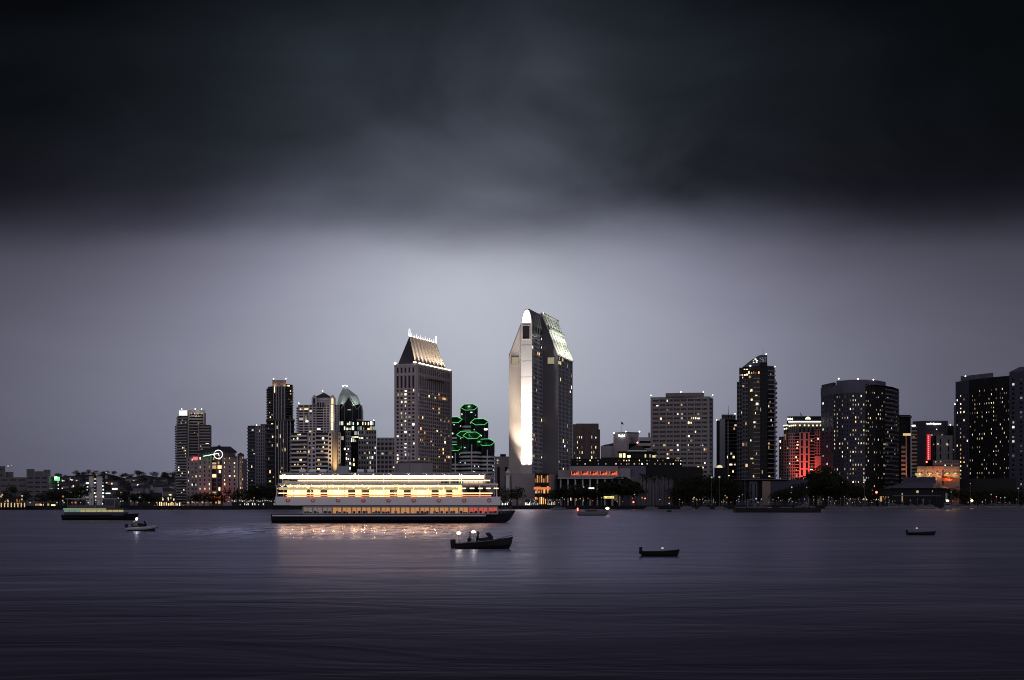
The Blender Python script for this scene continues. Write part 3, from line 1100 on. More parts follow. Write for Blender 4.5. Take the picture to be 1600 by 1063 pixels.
b.block([(291.5, D + 16), (309, D + 14)], GZ, Z(714, D), 20, [dict(cols=3, rows=11, wf=.3, hf=.5, mb=1.5, lit=dict(p=.2, cols={1: .55}, pal=['room_white', 'room_yellow']))], ROOFM)
hx = [(371, D + 6), (373.5, D - 1), (378, D - 2), (381, D + 3)]
b.block(hx, GZ, Z(712, D), 15, [None, dict(cols=1, rows=11, wf=.35, hf=.45, mb=2, lit=dict(p=.9, pal=['room_warm', 'room_dim'])), dict(cols=1, rows=11, wf=.4, hf=.45, mb=2, lit=dict(p=.9, pal=['room_warm', 'room_yellow']))], ROOFM)
b.block([(381, D + 14), (386, D + 14)], GZ, Z(716, D), 14, [None], ROOFM)
rf = b.part('roof')
zr = Z(712.5, D)
A0, A1, A2, A3 = P(311, D - 5), P(368, D - 5), P(368, D + 26), P(311, D + 26)
rf.prism([A0, A1, A2, A3], zr, Z(706, D), DGREY)
zz0, zz1 = Z(706, D), Z(697, D)
r0, r1 = (X(329, D), D + 10), (X(356, D), D + 10)
E = [(a[0] + dx_, a[1] + dy_) for a, dx_, dy_ in ((A0, -1, -1), (A1, 1, -1), (A2, 1, 1), (A3, -1, 1))]
rf.poly([(*E[0], zz0), (*E[1], zz0), (*r1, zz1), (*r0, zz1)], SLATE)
rf.poly([(*E[1], zz0), (*E[2], zz0), (*r1, zz1)], SLATE)
rf.poly([(*E[3], zz0), (*E[0], zz0), (*r0, zz1)], SLATE)
rf.poly([(*E[2], zz0), (*E[3], zz0), (*r0, zz1), (*r1, zz1)], SLATE)
rf.prism([(X(333, D), D + 4), (X(345, D), D + 4), (X(339, D), D + 10)], zz1 - 1, [zz1 - 1, zz1 - 1, Z(694.5, D)], SLATE)
rf.prism([P(370.4, D - 3), P(381.6, D - 3), P(381.6, D + 10), P(376, D + 3)], Z(712, D), [Z(710.8, D), Z(710.8, D), Z(710.8, D), Z(707, D)], SLATE)
for i in range(11):
    if not 5 <= i <= 6:
        px = 316 + i * 4.7
        b.part('attic_window').box(X(px, D), X(px + 2.2, D), D - 5.3, D - 4.99, Z(709.5, D), Z(707.3, D), GLASS)
sg = MB()
ring = [V3(341 + 6.7 * math.cos(t), 710.3 - 6.7 * math.sin(t), D - 7) for t in [math.radians(-205 + a) for a in range(0, 351, 15)]]
sg.tube(ring, .27, lamp('neon_white', (1, .92, .98), 1.7), 6)
sg.tube([V3(341, 708.5, D - 7), V3(342.6, 713.2, D - 7)], [.34, .2], MATS['neon_white'], 6)
o = sg.build('neon_ring', b.root)
sg = MB(); sg.tube([V3(317.5, 713, D - 7), V3(324, 712, D - 7), V3(331, 710.6, D - 7), V3(340.5, 708.7, D - 7)], .2, lamp('neon_pale_green', (.45, 1, .55), 3.5), 6)
sg.build('neon_line', b.root)
sg = MB(); sg.box(X(295.5, D), X(305.5, D), D + 12.9, D + 13.7, Z(718, D), Z(713.2, D), lamp('sign_red', (1, .16, .2), 1.0))
sg.build('red_sign', b.root)
for px in (322, 334, 343, 355):
    spot(b.root, V3(px, 788, D - 11), V3(px, 766, D - 2), 2600, (1, .12, .10), 75, 1.0, .5)
spot(b.root, V3(376, 770, D - 8), V3(376, 735, D), 1500, (1, .62, .25), 60, 1, .4)
b.part('entrance_canopy').box(X(332, D), X(346, D), D - 8, D - 1.2, Z(779, D), Z(775, D), lamp('canopy_red', (1, .18, .06), .9))
b.finish()

# --- slim grid tower (387-417)
D = 1280
b = Bld('apartment_tower', 'slim tower, half dark balconies and half pale square grid, left of the twin-piered tower', 'apartment tower', 402, D, BLUEG)
GRID = stone('lavender_grid', (.30, .29, .34), .08)
b.block([(387, D + 5), (399.5, D)], GZ, Z(665, D), 22, [dict(bal=dict(rows=24, proj=.9, slab=.35, lit=dict(p=.08, pal=MIX)))], ROOFM, DGREY)
b.block([(399.6, D - 1), (414, D - 1), (417.2, D + 14)], GZ, Z(665.5, D), 12,
        [dict(cols=4, rows=24, wf=.5, hf=.72, mat=GRID, lit=dict(p=.02, pal=MIX)), dict(cols=2, rows=26, wf=.6, hf=.5)], ROOFM, GRID)
b.part('penthouse').prism([P(407, D + 4), P(417, D + 4), P(417, D + 12), P(407, D + 12)], Z(665.5, D), Z(662.5, D), DGREY)
b.beacon(401, 664.5, D, .4)
b.finish()

# --- tall tower with vertical white piers (417-460)
D = 1220
b = Bld('apartment_tower', 'tall dark glass tower with four thin white piers and a brown crown block', 'apartment tower', 438, D, DGREY)
zs = Z(657.5, D); zt = Z(603, D)
litL = dict(p=.12, rows={13: .5, 14: .7, 15: .6, 5: .3}, pal=AMBER)
b.block([(417, D + 8), (429.5, D)], GZ, zs, 24, [dict(bal=dict(rows=19, proj=1.2, slab=.22, lit=litL))], ROOFM, BLACK)
b.block([(429.5, D), (446.5, D - 2)], GZ, zs, 24, [dict(cols=7, rows=19, wf=.72, hf=.74, lit=dict(p=.06, rows={14: .3, 15: .3}, pal=AMBER))], ROOFM)
b.block([(446.5, D - 2), (459.5, D + 8)], GZ, zs, 20, [dict(bal=dict(rows=19, proj=1.0, slab=.22, lit=dict(p=.14, pal=AMBER)))], ROOFM, BLACK)
b.block([(419, D + 10), (427.3, D + 3)], zs, zt, 20, [dict(bal=dict(rows=14, proj=1.2, slab=.22, lit=dict(p=.12, rows={2: .7, 3: .5}, pal=AMBER)))], ROOFM, BLACK)
b.block([(427.3, D + 3), (446.5, D + 2)], zs, zt, 20, [dict(cols=7, rows=5, wf=.75, hf=.84, lit=dict(p=.04, pal=AMBER))], ROOFM)
b.block([(446.5, D + 2), (457.5, D + 10)], zs, Z(600, D), 18, [dict(bal=dict(rows=14, proj=1.0, slab=.2, lit=dict(p=.14, rows={8: .8, 9: .7, 10: .6}, pal=AMBER)))], ROOFM, BLACK)
PIER = stone('white_pier', (.46, .45, .48), .06)
for px in (430.2, 434.8, 438.8, 443.2):
    b.fin(P(px, D - 1), P(px + .9, D - 1), 1.4, GZ, Z(658.2, D), PIER)
for px in (449.2, 454):
    b.fin(P(px, D + 1), P(px + .8, D + 1), 3.4, Z(750, D), Z(659, D), PIER)
for px in (427.6, 431.5, 435.6, 439.8, 444.8):
    b.fin(P(px, D + 2.7), P(px + .8, D + 2.7), 1.2, zs, Z(604, D), PIER)
b.part('ledge').prism([P(415.6, D - 1.5), P(460.5, D - 1.5), P(460.5, D + 20), P(415.6, D + 20)], zs - .02, zs + 1.1, DGREY)
b.part('crown').prism([P(425.5, D + 4), P(447, D + 4), P(447, D + 18), P(425.5, D + 18)], zt, Z(593.5, D), stone('crown_brown', (.22, .16, .16), .15))
for px in (429.5, 444.5):
    b.beacon(px, 602.5, D - 2, .75, LAMP_Y)
glow(b.root, V3(429.5, 601.5, D + 1.5), 260, (1, .75, .5), .4); glow(b.root, V3(444.5, 601.5, D + 1.5), 260, (1, .75, .5), .4)
for px in (427.5, 446.5):
    b.beacon(px, 592, D + 6, .4)
# balcony ends on the left flank
b.balconies(P(416.2, D + 28), P(417, D + 8), GZ, zs, 19, 1.0, .25)
b.balconies(P(417.8, D + 28), P(419, D + 10), zs, zt, 14, 1.0, .25)
b.finish()

# --- pale stepped apartment tower with the arched turret (455-532)
D = 1130
HC = stone('pale_lavender_concrete', (.60, .565, .58), .08)
b = Bld('apartment_tower', 'pale stepped apartment tower with dark hipped turret, arched gables and a golden lit bay', 'apartment tower', 495, D, HC)
zm, zt = Z(676, D), Z(632, D)
litA = dict(p=.10, rows={0: .3, 1: .3, 2: .25, 7: .3, 13: .3}, pal=WARM)
b.block([(456, D + 4), (480.5, D)], GZ, zm, 26, [dict(bal=dict(rows=17, proj=1.4, slab=.40, lit=dict(p=.35, rows={15: .7, 12: .5, 9: .5}, pal=WARM)))], ROOFM)
b.block([(480.5, D - 1), (493.5, D - 1)], GZ, zm, 26, [dict(cols=2, rows=17, wf=.55, hf=.6, lit=dict(p=.06, pal=WARM))], ROOFM)
b.block([(493.5, D), (512.5, D)], GZ, zm, 26, [dict(bal=dict(rows=17, proj=1.2, slab=.40, lit=dict(p=.32, rows={14: .7, 12: .6}, pal=WARM)))], ROOFM)
b.block([(512.5, D - 1), (519, D - 1)], GZ, zm, 26, [dict(cols=1, rows=17, wf=.5, hf=.6, lit=dict(p=.05, pal=WARM))], ROOFM)
b.block([(528, D - 1), (532.5, D + 2)], GZ, zm, 22, [dict(cols=1, rows=17, wf=.5, hf=.55, lit=dict(p=.05, pal=WARM))], ROOFM)
# golden bay: a rounded projecting shaft
bay = [(519, D - 1), (520.6, D - 4), (523.5, D - 5), (526.4, D - 4), (528, D - 1)]
b.block(bay, GZ, Z(675, D), 6, [None] * 4, ROOFM, stone('bay_cream', (.50, .40, .28), .05))
# upper part
b.block([(466.5, D + 8), (482.5, D + 5)], zm, zt, 20, [dict(cols=2, rows=11, wf=.82, hf=.6, lit=dict(p=.12, rows={4: .8, 5: .8, 6: .7, 9: .4}, pal=WARM))], ROOFM)
b.block([(482.5, D + 4), (494, D + 4)], zm, zt, 20, [dict(cols=2, rows=11, wf=.6, hf=.6, lit=dict(p=.12, rows={5: .5, 6: .5}, pal=WARM))], ROOFM)
b.block([(494, D + 5), (505.5, D + 5)], zm, zt, 20, [dict(cols=1, rows=11, wf=.88, hf=.6, lit=dict(p=.06, pal=WARM))], ROOFM)
b.block([(505.5, D + 4), (514.8, D + 4)], zm, zt, 20, [dict(cols=2, rows=11, wf=.55, hf=.6, lit=dict(p=.1, pal=WARM))], ROOFM)
b.block([(514.8, D + 1.5), (522.8, D + 1.5)], zm, Z(621, D), 20, [None], ROOFM)
b.block([(522.8, D + 4), (530.5, D + 8)], zm, zt, 18, [dict(cols=2, rows=11, wf=.5, hf=.55)], ROOFM)
# floodlit strip on the upper part, its light painted as glowing panels
for k in range(11):
    y = 672 - k * 4.0
    b.part('floodlit_strip_glow').box(X(517, D), X(520.2, D), D + 1.25, D + 1.49, Z(y, D), Z(y - 3.2, D), lamp('shaft_gold', (1, .80, .50), 1.6))
# side balconies at the left edge
b.balconies(P(465.2, D + 26), P(466.5, D + 8), zm, zt, 11, 1.2, .3)
b.balconies(P(454.9, D + 24), P(456, D + 4), GZ, zm, 17, 1.3, .35)
# turret: drum, two arched gables, hipped roof
tr = b.part('turret')
tr.prism([P(487, D + 6), P(521, D + 6), P(521, D + 20), P(487, D + 20)], zt, Z(625, D), HC)
for cx in (490.5, 519.0):
    arch = [(cx - 3.9, 632), (cx + 3.9, 632), (cx + 3.9, 622), (cx, 616.5), (cx - 3.9, 622)]
    y0, y1 = D + 1.2, D + 6
    f = [(X(a, D), y0, Z(c, D)) for a, c in arch]
    k = [(x, y1, z) for x, _, z in f]
    tr.poly(f, HC)
    for i in range(5):
        j = (i + 1) % 5
        tr.poly([f[j], f[i], k[i], k[j]], HC)
    ar = b.part('arched_window')
    pts = [(X(cx - 1.7, D), Z(631, D)), (X(cx + 1.7, D), Z(631, D)), (X(cx + 1.7, D), Z(624, D)), (X(cx + 1.1, D), Z(622.2, D)), (X(cx, D), Z(621.4, D)), (X(cx - 1.1, D), Z(622.2, D)), (X(cx - 1.7, D), Z(624, D))]
    ar.poly([(x, y0 - .06, z) for x, z in pts], GLASS if cx < 500 else MATS['room_warm_flat'])
for px in (496.2, 500, 503.8):
    b.part('arcade_window').box(X(px - 1.1, D), X(px + 1.1, D), D + 3.4, D + 3.8, Z(636, D), Z(628.5, D), GLASS)
tr.prism([P(494, D + 3.8), P(506, D + 3.8), P(506, D + 6), P(494, D + 6)], Z(637, D), Z(627, D), HC)
rf = b.part('roof')
e = [P(490, D + 5), P(519, D + 5), P(519, D + 20), P(490, D + 20)]
ap = (X(503, D), D + 12)
for i in range(4):
    j = (i + 1) % 4
    rf.poly([(*e[i], Z(620.5, D)), (*e[j], Z(620.5, D)), (*ap, Z(611.8, D))], SLATE)
tr.prism([P(493, D + 5.6), P(516, D + 5.6), P(516, D + 18), P(493, D + 18)], Z(625, D), Z(620.6, D), HC)
b.beacon(504, 611, D + 12, .35); b.beacon(466.8, 630.5, D + 8, .45)
spot(b.root, V3(523.5, 757, D - 20), V3(523.5, 715, D - 3), 60000, (1, .70, .36), 34, .9, .5)
spot(b.root, V3(519, 673, D - 5), V3(519, 640, D + 1.5), 3800, (1, .72, .42), 50, .9, .4)
b.part('floodlight_fixture').box(X(522, D), X(525, D), D - 20.6, D - 19.9, Z(760, D) , Z(757.6, D), METAL)
b.finish()

# --- glass tower with the lit faceted roof and the stepped block in front (522-590)
D = 1230
b = Bld('office_tower', 'dark glass office tower with a faceted pale-green lit crown and white office windows', 'office tower', 555, D, GREYC, glass=GLASS_G)
OFC = dict(p=.12, pal=COOL)
zt1, zt2, zt3 = Z(657, D), Z(672, D), Z(684, D)
b.block([(529, D + 6), (586, D + 6)], GZ, zt1, 24, [dict(cols=14, rows=17, wf=.85, hf=.72, mat=BLACK, lit=dict(p=.10, rows={16: .75, 15: .6, 13: .75}, pal=COOL))], ROOFM)
b.block([(540, D), (548.5, D)], GZ, Z(674, D), 6, [dict(cols=3, rows=15, wf=.6, hf=.5, lit=dict(p=.3, pal=COOL))], ROOFM)
b.block([(560, D), (588, D)], GZ, Z(672, D), 6, [dict(cols=7, rows=15, wf=.6, hf=.5, lit=dict(p=.28, rows={2: .6, 0: .7, 3: .5}, pal=COOL))], ROOFM)
b.block([(548.5, D + 2), (560, D + 2)], GZ, Z(684, D), 4, [dict(cols=4, rows=14, wf=.9, hf=.7, mat=BLACK, lit=dict(p=.10, rows={13: .8, 8: .4}, pal=COOL))], ROOFM)
# glass shaft with gables
gl = b.part('glass_shaft')
zc = Z(636, D)
oc = [P(530, D + 16), P(545.5, D + 9), P(556, D + 9), P(563.5, D + 15), P(563.5, D + 30), P(530, D + 30)]
gl.prism(oc, zt1, zc, GLASS_G)
gl.prism([P(542, D + 7.5), P(567.5, D + 9), P(567.5, D + 14), P(542, D + 14)], zt1 - .4, Z(654, D), GREYC)
for a, c in ((530, 553),):
    pass
rf = b.part('crown')
CG = stone('crown_panel', (.45, .50, .46), .12, .5)
base = [P(526, D + 15), P(533, D + 8.6), P(555, D + 8.6), P(563, D + 14), P(563, D + 30), P(526, D + 30)]
zb = [Z(634, D), Z(630, D), Z(633, D), Z(629, D), Z(629, D), Z(632, D)]
mid = [P(529.5, D + 16), P(536, D + 11.5), P(549, D + 11.5), P(559, D + 16), P(558, D + 27), P(530, D + 27)]
zmid = Z(617, D)
top = [P(535.5, D + 17), P(537.5, D + 16.5), P(540.5, D + 16.5), P(543, D + 17), P(543, D + 21), P(535.5, D + 21)]
ztop = Z(604.5, D)
for i in range(6):
    j = (i + 1) % 6
    rf.poly([(*base[i], zb[i]), (*base[j], zb[j]), (*mid[j], zmid), (*mid[i], zmid)], CG)
    rf.poly([(*mid[i], zmid), (*mid[j], zmid), (*top[j], ztop), (*top[i], ztop)], CG)
rf.poly([(*p, ztop) for p in top], CG)
for i in range(6):
    j = (i + 1) % 6
    rf.poly([(*oc[i], zc - .2), (*oc[j], zc - .2), (*base[j], zb[j]), (*base[i], zb[i])], GLASS_G)
# gabled dormers: dark glass with a pale edge
gb = b.part('gable')
for (x0, xa, x1, yb, ya, dd) in ((531.5, 543.5, 555.5, 638, 620, 6.6), (554.8, 562.5, 564.5, 640, 631, 9.5)):
    f = [(X(x0, D), D + dd, zt1), (X(x1, D), D + dd, zt1), (X(x1, D), D + dd, Z(yb, D)), (X(xa, D), D + dd, Z(ya, D)), (X(x0, D), D + dd, Z(yb, D))]
    k = [(x, D + 17, z) for x, _, z in f]
    gb.poly(f, GLASS_G)
    for i in range(5):
        j = (i + 1) % 5
        gb.poly([f[j], f[i], k[i], k[j]], GLASS_G)
    tr_ = b.part('gable_edge')
    for a, c in ((f[4], f[3]), (f[3], f[2])):
        tr_.tube([Vector(a) + Vector((0, -.15, 0)), Vector(c) + Vector((0, -.15, 0))], .28, PALE, 5)
    for xm in ((x0 + xa) / 2 - .5, (xa + x1) / 2 - .5):
        tr_.tube([(X(xm, D), D + dd - .12, zt1), (X(xm, D), D + dd - .12, Z((ya + yb) / 2 + 1.5, D))], .16, GREYC, 5)
b.wins.append(((X(541, D), D + 6.4, Z(640.5, D)), 0, 3.4, 1.3, 'room_cool', GLASS_G))
for (px, py, tx, ty) in ((531, 636, 532, 622), (552, 634, 553, 623), (559, 633, 560, 622)):
    spot(b.root, V3(px, py, D + 2), V3(tx, ty, D + 13), 3000, (.82, 1, .86), 70, .9, .3)
b.beacon(536, 603.5, D + 17, .45); b.beacon(542.5, 603.5, D + 17, .45); b.beacon(539, 602.6, D + 17, .4); b.beacon(565, 631.5, D + 8, .7, LAMP_C); b.beacon(584, 657, D + 6, .4)
b.finish()

# --- square-window block with an arched top row (588-618)
D = 1190
b = Bld('apartment_block', 'plain grey block of square dark windows between the glass tower and the brown gabled tower', 'apartment building', 603, D, stone('mid_grey_concrete', (.34, .32, .33), .08))
b.block([(588.5, D), (619, D)], GZ, Z(684, D), 20, [dict(cols=5, rows=14, wf=.66, hf=.6, mt=3.2, lit=dict(p=.02, pal=MIX))], ROOFM)
for i in range(5):
    px = 591.6 + i * 6.1
    b.part('arched_window').poly([(X(px + a, D), D - .05, Z(y, D)) for a, y in ((-1.6, 688), (1.6, 688), (1.2, 686.6), (.0, 685.9), (-1.2, 686.6))], GLASS)
b.finish()

# --- brown tower with the floodlit gabled roof (616-705)
HY = stone('taupe_precast', (.43, .385, .39), .10)
u = Vector((.33, .944)); v = Vector((-.944, .33))
C = Vector(P(651, 1000)); A = C + v * 16.2; B_ = C + u * 62
zt = Z(570.5, 1000); zc1 = Z(607, 1000)
b = Bld('hotel_tower', 'tall brown hotel tower whose steep ribbed gable roof is floodlit gold along the eave', 'hotel tower', 651, 1000, HY)
zb0 = Z(737, 1000)
b.facade(A, C, zb0, zc1, 5, 22, .58, .55, .5, dict(p=.10, cols={2: .93, 0: .16, 1: .2, 3: .2, 4: .25}, rows={3: .5, 1: .5, 9: .4}, pal=['room_white', 'room_yellow', 'room_white']), mx=1.0)
b.facade(C, B_, zb0, zc1, 16, 22, .56, .62, .10, dict(p=.09, cols={10: .18, 11: .16, 12: .22, 13: .2, 14: .22}, pal=['room_warm', 'room_orange', 'room_dim', 'room_yellow']), mx=2)
b.facade(A, C, zc1, Z(585.5, 1000), 5, 1, .55, .9, .6, mx=1.0)
b.facade(A, C, Z(585.5, 1000), zt, 5, 1, .5, .55, .5, mx=1.0)
b.facade(C, B_, zc1, Z(585.5, 1000), 16, 1, .52, .92, .12, dict(p=.04, pal=AMBER), mx=2)
b.facade(C, B_, Z(585.5, 1000), zt, 16, 1, .5, .55, .10, mx=2)
b.plain(B_, A + u * 62, zb0, zt); b.plain(A + u * 62, A, zb0, zt)
b.W.poly([(*p, zt) for p in (A, C, B_, A + u * 62)], ROOFM)
b.blockxy([A + v * 1 - u * 1, C - v * 3 - u * 1, B_ - v * 3 + u * 1], [A + u * 63 + v], GZ, zb0, [None, None], ROOFM)
# corner piers and bowed cornice on the long side
pr = b.part('pier')
for p_, q_ in ((C - u * .0 - v * .25, C + u * 1.8 - v * .25), (B_ - u * 2 - v * .25, B_ - v * .25)):
    pr.obox(p_, q_, 0, .5, zb0, zt + 1, HY)
for i in range(1, 16, 2):
    s0 = 2 + 58 * i / 16 * 1.0
    pr.obox(C + u * (s0 + 3.4) - v * .01, C + u * (s0 + 3.9) - v * .01, .0, .10, zb0, zc1, HY)
co = b.part('cornice')
n_out = -v
prev = None
for k in range(9):
    f = k / 8
    p = C + u * (14 + 36 * f) + n_out * (.3 + 2.6 * math.sin(math.pi * f))
    if prev is not None:
        co.prism([prev, p, C + u * (14 + 36 * f) + n_out * .02, C + u * (14 + 36 * (k - 1) / 8) + n_out * .02], Z(589, 1000), Z(586, 1000), stone('cornice_buff', (.34, .27, .23), .08))
    prev = p
# parapet
pp = b.part('parapet')
pp.obox(A, C, -.6, .35, zt - .3, zt + 1.0, HY); pp.obox(C, B_, -.6, .35, zt - .3, zt + 1.0, HY)
# roof
rf = b.part('roof')
ins = 1.6
e0, e1, e2, e3 = A - v * .8 + u * 3.5, C + v * 2.2 + u * 3.5, C + v * 2.2 + u * 60, A - v * .8 + u * 60
zr0, zr1 = zt + .6, Z(525.5, 1010)
m0, m1 = C + v * 8.6 + u * 8, C + v * 8.6 + u * 55
RS = stone('metal_roof', (.26, .25, .27), .10, .55)
rf.poly([(*e0, zr0), (*e1, zr0), (*m0, zr1)], SLATE)
rf.poly([(*e1, zr0), (*e2, zr0), (*m1, zr1), (*m0, zr1)], RS)
rf.poly([(*e2, zr0), (*e3, zr0), (*m1, zr1)], SLATE)
rf.poly([(*e3, zr0), (*e0, zr0), (*m0, zr1), (*m1, zr1)], RS)
nrm = ((Vector((*e2, zr0)) - Vector((*e1, zr0))).cross(Vector((*m0, zr1)) - Vector((*e1, zr0)))).normalized()
for k in range(8):
    f = (k + .5) / 8
    a = Vector((*e1, zr0)).lerp(Vector((*e2, zr0)), f * .96 + .02); c = Vector((*m0, zr1)).lerp(Vector((*m1, zr1)), f * .96 + .02)
    rr = b.part('roof_rib')
    du = Vector((*u, 0)) * .45
    rr.poly([a - du, a + du, c + du, c - du], RS)
    rr.poly([a - du + nrm * 1.0, a + du + nrm * 1.0, c + du + nrm * .7, c - du + nrm * .7], RS)
    rr.poly([a - du, a - du + nrm * 1.0, c - du + nrm * .7, c - du], RS)
    rr.poly([a + du + nrm * 1.0, a + du, c + du, c + du + nrm * .7], RS)
GOLD = (1, .76, .48)
for k in range(9):
    s_ = 4 + 54 * k / 8
    base_ = C + u * s_ - v * .2
    c3 = Vector((base_.x, base_.y, zt + 1.5))
    tgt = (C + v * 5.5 + u * (s_ + .5))
    spot(b.root, c3 + Vector((*(n_out * 1.2), 0)), Vector((*tgt, zr0 + 11)), 30000, GOLD, 75, .9, .3)
    fx = MB(); fx.ball(c3 + Vector((*(n_out * .2), 0)), .5, lamp('eave_lamp', (1, .85, .62), 5), 8, 5, 1.6, 1.6, .8); fx.build('eave_lamp', b.root)
lb = MB(); lb.obox(C + u * 5, C + u * 60, -.3, .25, zt + 1.0, zt + 1.9, lamp('eave_strip', (1, .84, .58), 1.6)); lb.build('eave_light_strip', b.root)
fx = MB(); fx.ball((A.x + .6, A.y - .5, zt + 1.6), .8, MATS['eave_lamp'], 8, 6); fx.ball((C.x - 1.2, C.y - .3, zt + 1.8), .6, MATS['eave_lamp'], 8, 6, 2, 1, .8); fx.build('corner_lamp', b.root)
cs = b.part('crest')
CW = lamp('crest_white', (1, .95, .88), 1.6)
for k in range(13):
    p = m0.lerp(m1, k / 12)
    cs.tube([(p.x, p.y, zr1 - .3), (p.x, p.y, zr1 + (2.6 if k % 2 else 1.8))], .16, CW, 5)
cs.tube([(*m0, zr1 + .3), (*m1, zr1 + .3)], .38, CW, 5)
for p in (m0, m1):
    fi = b.part('finial')
    for sgn in (-1, 1):
        q_ = p + u * (1.1 * sgn)
        fi.tube([(q_.x, q_.y, zr1), (q_.x, q_.y, zr1 + 3.6), (p.x + .2 * sgn, p.y, zr1 + 5.0)], .2, CW, 5)
# drop lamps on the red side
spot(b.root, V3(712, 770, 985), V3(697, 690, 1035), 90000, (1, .34, .16), 50, 1, .6)
b.cap = 100
b.finish()

# --- curved low wing before the brown tower
D = 960
b = Bld('hotel_podium', 'long low pale stone wing with a rounded end at the foot of the brown tower', 'low building', 690, D, stone('podium_stone', (.30, .275, .28), .08))
rd = [(617, D + 20), (624, D + 6), (640, D), (660, D), (676, D + 4)]
b.block(rd, GZ, Z(724, D), 18, [None] * 4, ROOFM)
b.part('roof_drum').prism([P(a, d + 1.5) for a, d in ((621, D + 14), (630, D + 6), (645, D + 2), (660, D + 6), (667, D + 14))], Z(724, D), Z(720.5, D), DGREY)
b.block([(676, D + 6), (772, D + 6)], GZ, Z(742, D), 20, [dict(cols=16, rows=2, wf=.4, hf=.4, mb=3, lit=dict(p=.2, pal=AMBER))], ROOFM)
b.finish()

# --- cluster of hexagonal glass shafts with green neon rims (700-773)
D = 1380
EM = stone('white_band', (.62, .60, .62), .08)
b = Bld('office_tower', 'cluster of dark hexagonal glass shafts rimmed with green neon over white banded floors', 'office tower', 737, D, EM)
NEON = lamp('neon_green', (.16, 1, .26), .8)


def hexpts(cx, cy, R, rot=.10):
    return [(cx + R * math.cos(rot + math.pi / 3 * k), cy + R * math.sin(rot + math.pi / 3 * k)) for k in range(6)]


TILT = .46
rn = b.part('neon_rim')
for (px, dd, R, ytop, ybase, zband) in ((733, 24, 8.0, 636.5, 735, 662), (708.5, 18, 7.8, 656.5, 735, 676), (749.5, 12, 7.9, 659.5, 735, 686), (727.5, -1, 7.9, 679.5, 735, 702),
                                       (737.5, -9, 7.9, 681, 735, 700), (759.5, -2, 7.7, 691.5, 735, 708), (709, -2, 7.3, 700, 735, 716)):
    cx, cy = X(px, D + dd), D + dd
    pts = hexpts(cx, cy, R)
    z_mid = Z(ytop, D + dd); zbnd = Z(zband, D + dd)
    gs = b.part('glass_shaft')
    gs.prism(pts, GZ, [z_mid + TILT * (p[1] - cy) * 1.0 for p in pts], GLASS_G)
    ed = b.part('shaft_edge')
    for i in range(6):
        ed.tube([(*pts[i], zbnd), (*pts[i], z_mid + TILT * (pts[i][1] - cy))], .16, DGREY, 4)
    o2 = hexpts(cx, cy, R + .35)
    for i in range(6):
        j = (i + 1) % 6
        a, c = o2[i], o2[j]
        rn.tube([(*a, z_mid + .3 + TILT * (a[1] - cy)), (*c, z_mid + .3 + TILT * (c[1] - cy))], .21, NEON, 5)
    glow(b.root, (cx, cy - R * .5, z_mid + .6), 420, (.2, 1, .3), .5)  # unseen point light added for the green spill of the neon
    # white floor bands below the glass crown
    fl = int((zbnd - GZ) / 3.6)
    for k in range(fl):
        z = GZ + k * 3.6
        hp = hexpts(cx, cy, R + .5)
        b.part('floor_band').prism(hp, z, z + 1.7, EM)
    for _ in range(7):
        i = random.choice([3, 4, 5]); a, c = Vector(pts[i]), Vector(pts[(i + 1) % 6])
        f = uni(.1, .7); p = a.lerp(c, f); d_ = (c - a).normalized(); n_ = Vector((d_.y, -d_.x))
        b.wins.append(((p.x + n_.x * .2, p.y + n_.y * .2, uni(zbnd - 25, z_mid - 4)), math.atan2(d_.y, d_.x), uni(.9, 1.8), uni(.9, 1.5), random.choice(COOL), GLASS_G))
b.part('rooftop_plant').prism(hexpts(X(733, D + 24), D + 24, 4.2), Z(640, D), Z(631.5, D), DGREY)
for px, yt in ((711.5, 709), (737, 696), (761.5, 704)):
    b.part('spire').prism([P(px - .8, D - 19), P(px + .8, D - 19), P(px + .8, D - 16), P(px - .8, D - 16)], GZ, [Z(yt, D)] * 4, EM)
b.wins.append(((X(756.5, D), D - 2.5, Z(672.5, D)), 0, 3.0, 1.4, 'room_white', GLASS_G))
b.finish()

# --- small pale building with dark bays right of the hexagons
D = 1100
b = Bld('low_office', 'small pale building with two dark bays just left of the floodlit tower', 'low building', 784, D, GREYC)
b.block([(773, D), (797, D)], GZ, Z(713.5, D), 15, [dict(cols=2, rows=1, wf=.36, hf=.62, mt=1)], ROOFM)
b.part('rooftop_plant').prism([P(781.5, D + 2), P(790.5, D + 2), P(790.5, D + 8), P(781.5, D + 8)], Z(713.5, D), Z(709.6, D), BLACK)
b.beacon(777.6, 719.5, D - 1, .7, LAMP_W); b.beacon(777.6, 724, D - 1, .4, LAMP_W)
b.finish()
D = 945
b = Bld('clock_tower', 'slender white turret with a domed cap standing before the floodlit tower', 'turret', 793.5, D, WHITE)
b.W.prism(hexpts(X(793.5, D), D, 1.3), GZ, Z(744, D), WHITE)
for k in range(6):
    p = hexpts(X(793.5, D), D, 1.2)[k]
    b.part('column').tube([(*p, Z(744, D)), (*p, Z(739, D))], .22, WHITE, 5)
b.part('dome').ball((X(793.5, D), D, Z(739, D)), 1.6, WHITE, 10, 4, 1, 1, .9, True)
b.part('cornice').prism(hexpts(X(793.5, D), D, 1.6), Z(744, D), Z(743.2, D), WHITE)
b.beacon(793.5, 734.2, D, .28, LAMP_W)
b.finish()

# --- floodlit tower with gable roof and projecting pier (795-896)
HC2 = stone('pale_precast', (.40, .375, .375), .07)
b = Bld('hotel_tower', 'tallest tower, floodlit white up its front pier, with a glowing arch and green-lit ribbed roof', 'hotel tower', 833, 1005, HC2)
u = Vector((.25, .968)).normalized(); v = Vector((u.y, -u.x))
R_ = Vector(P(872, 1020)); zt = Z(556, 1020); zp = Z(490, 1023)


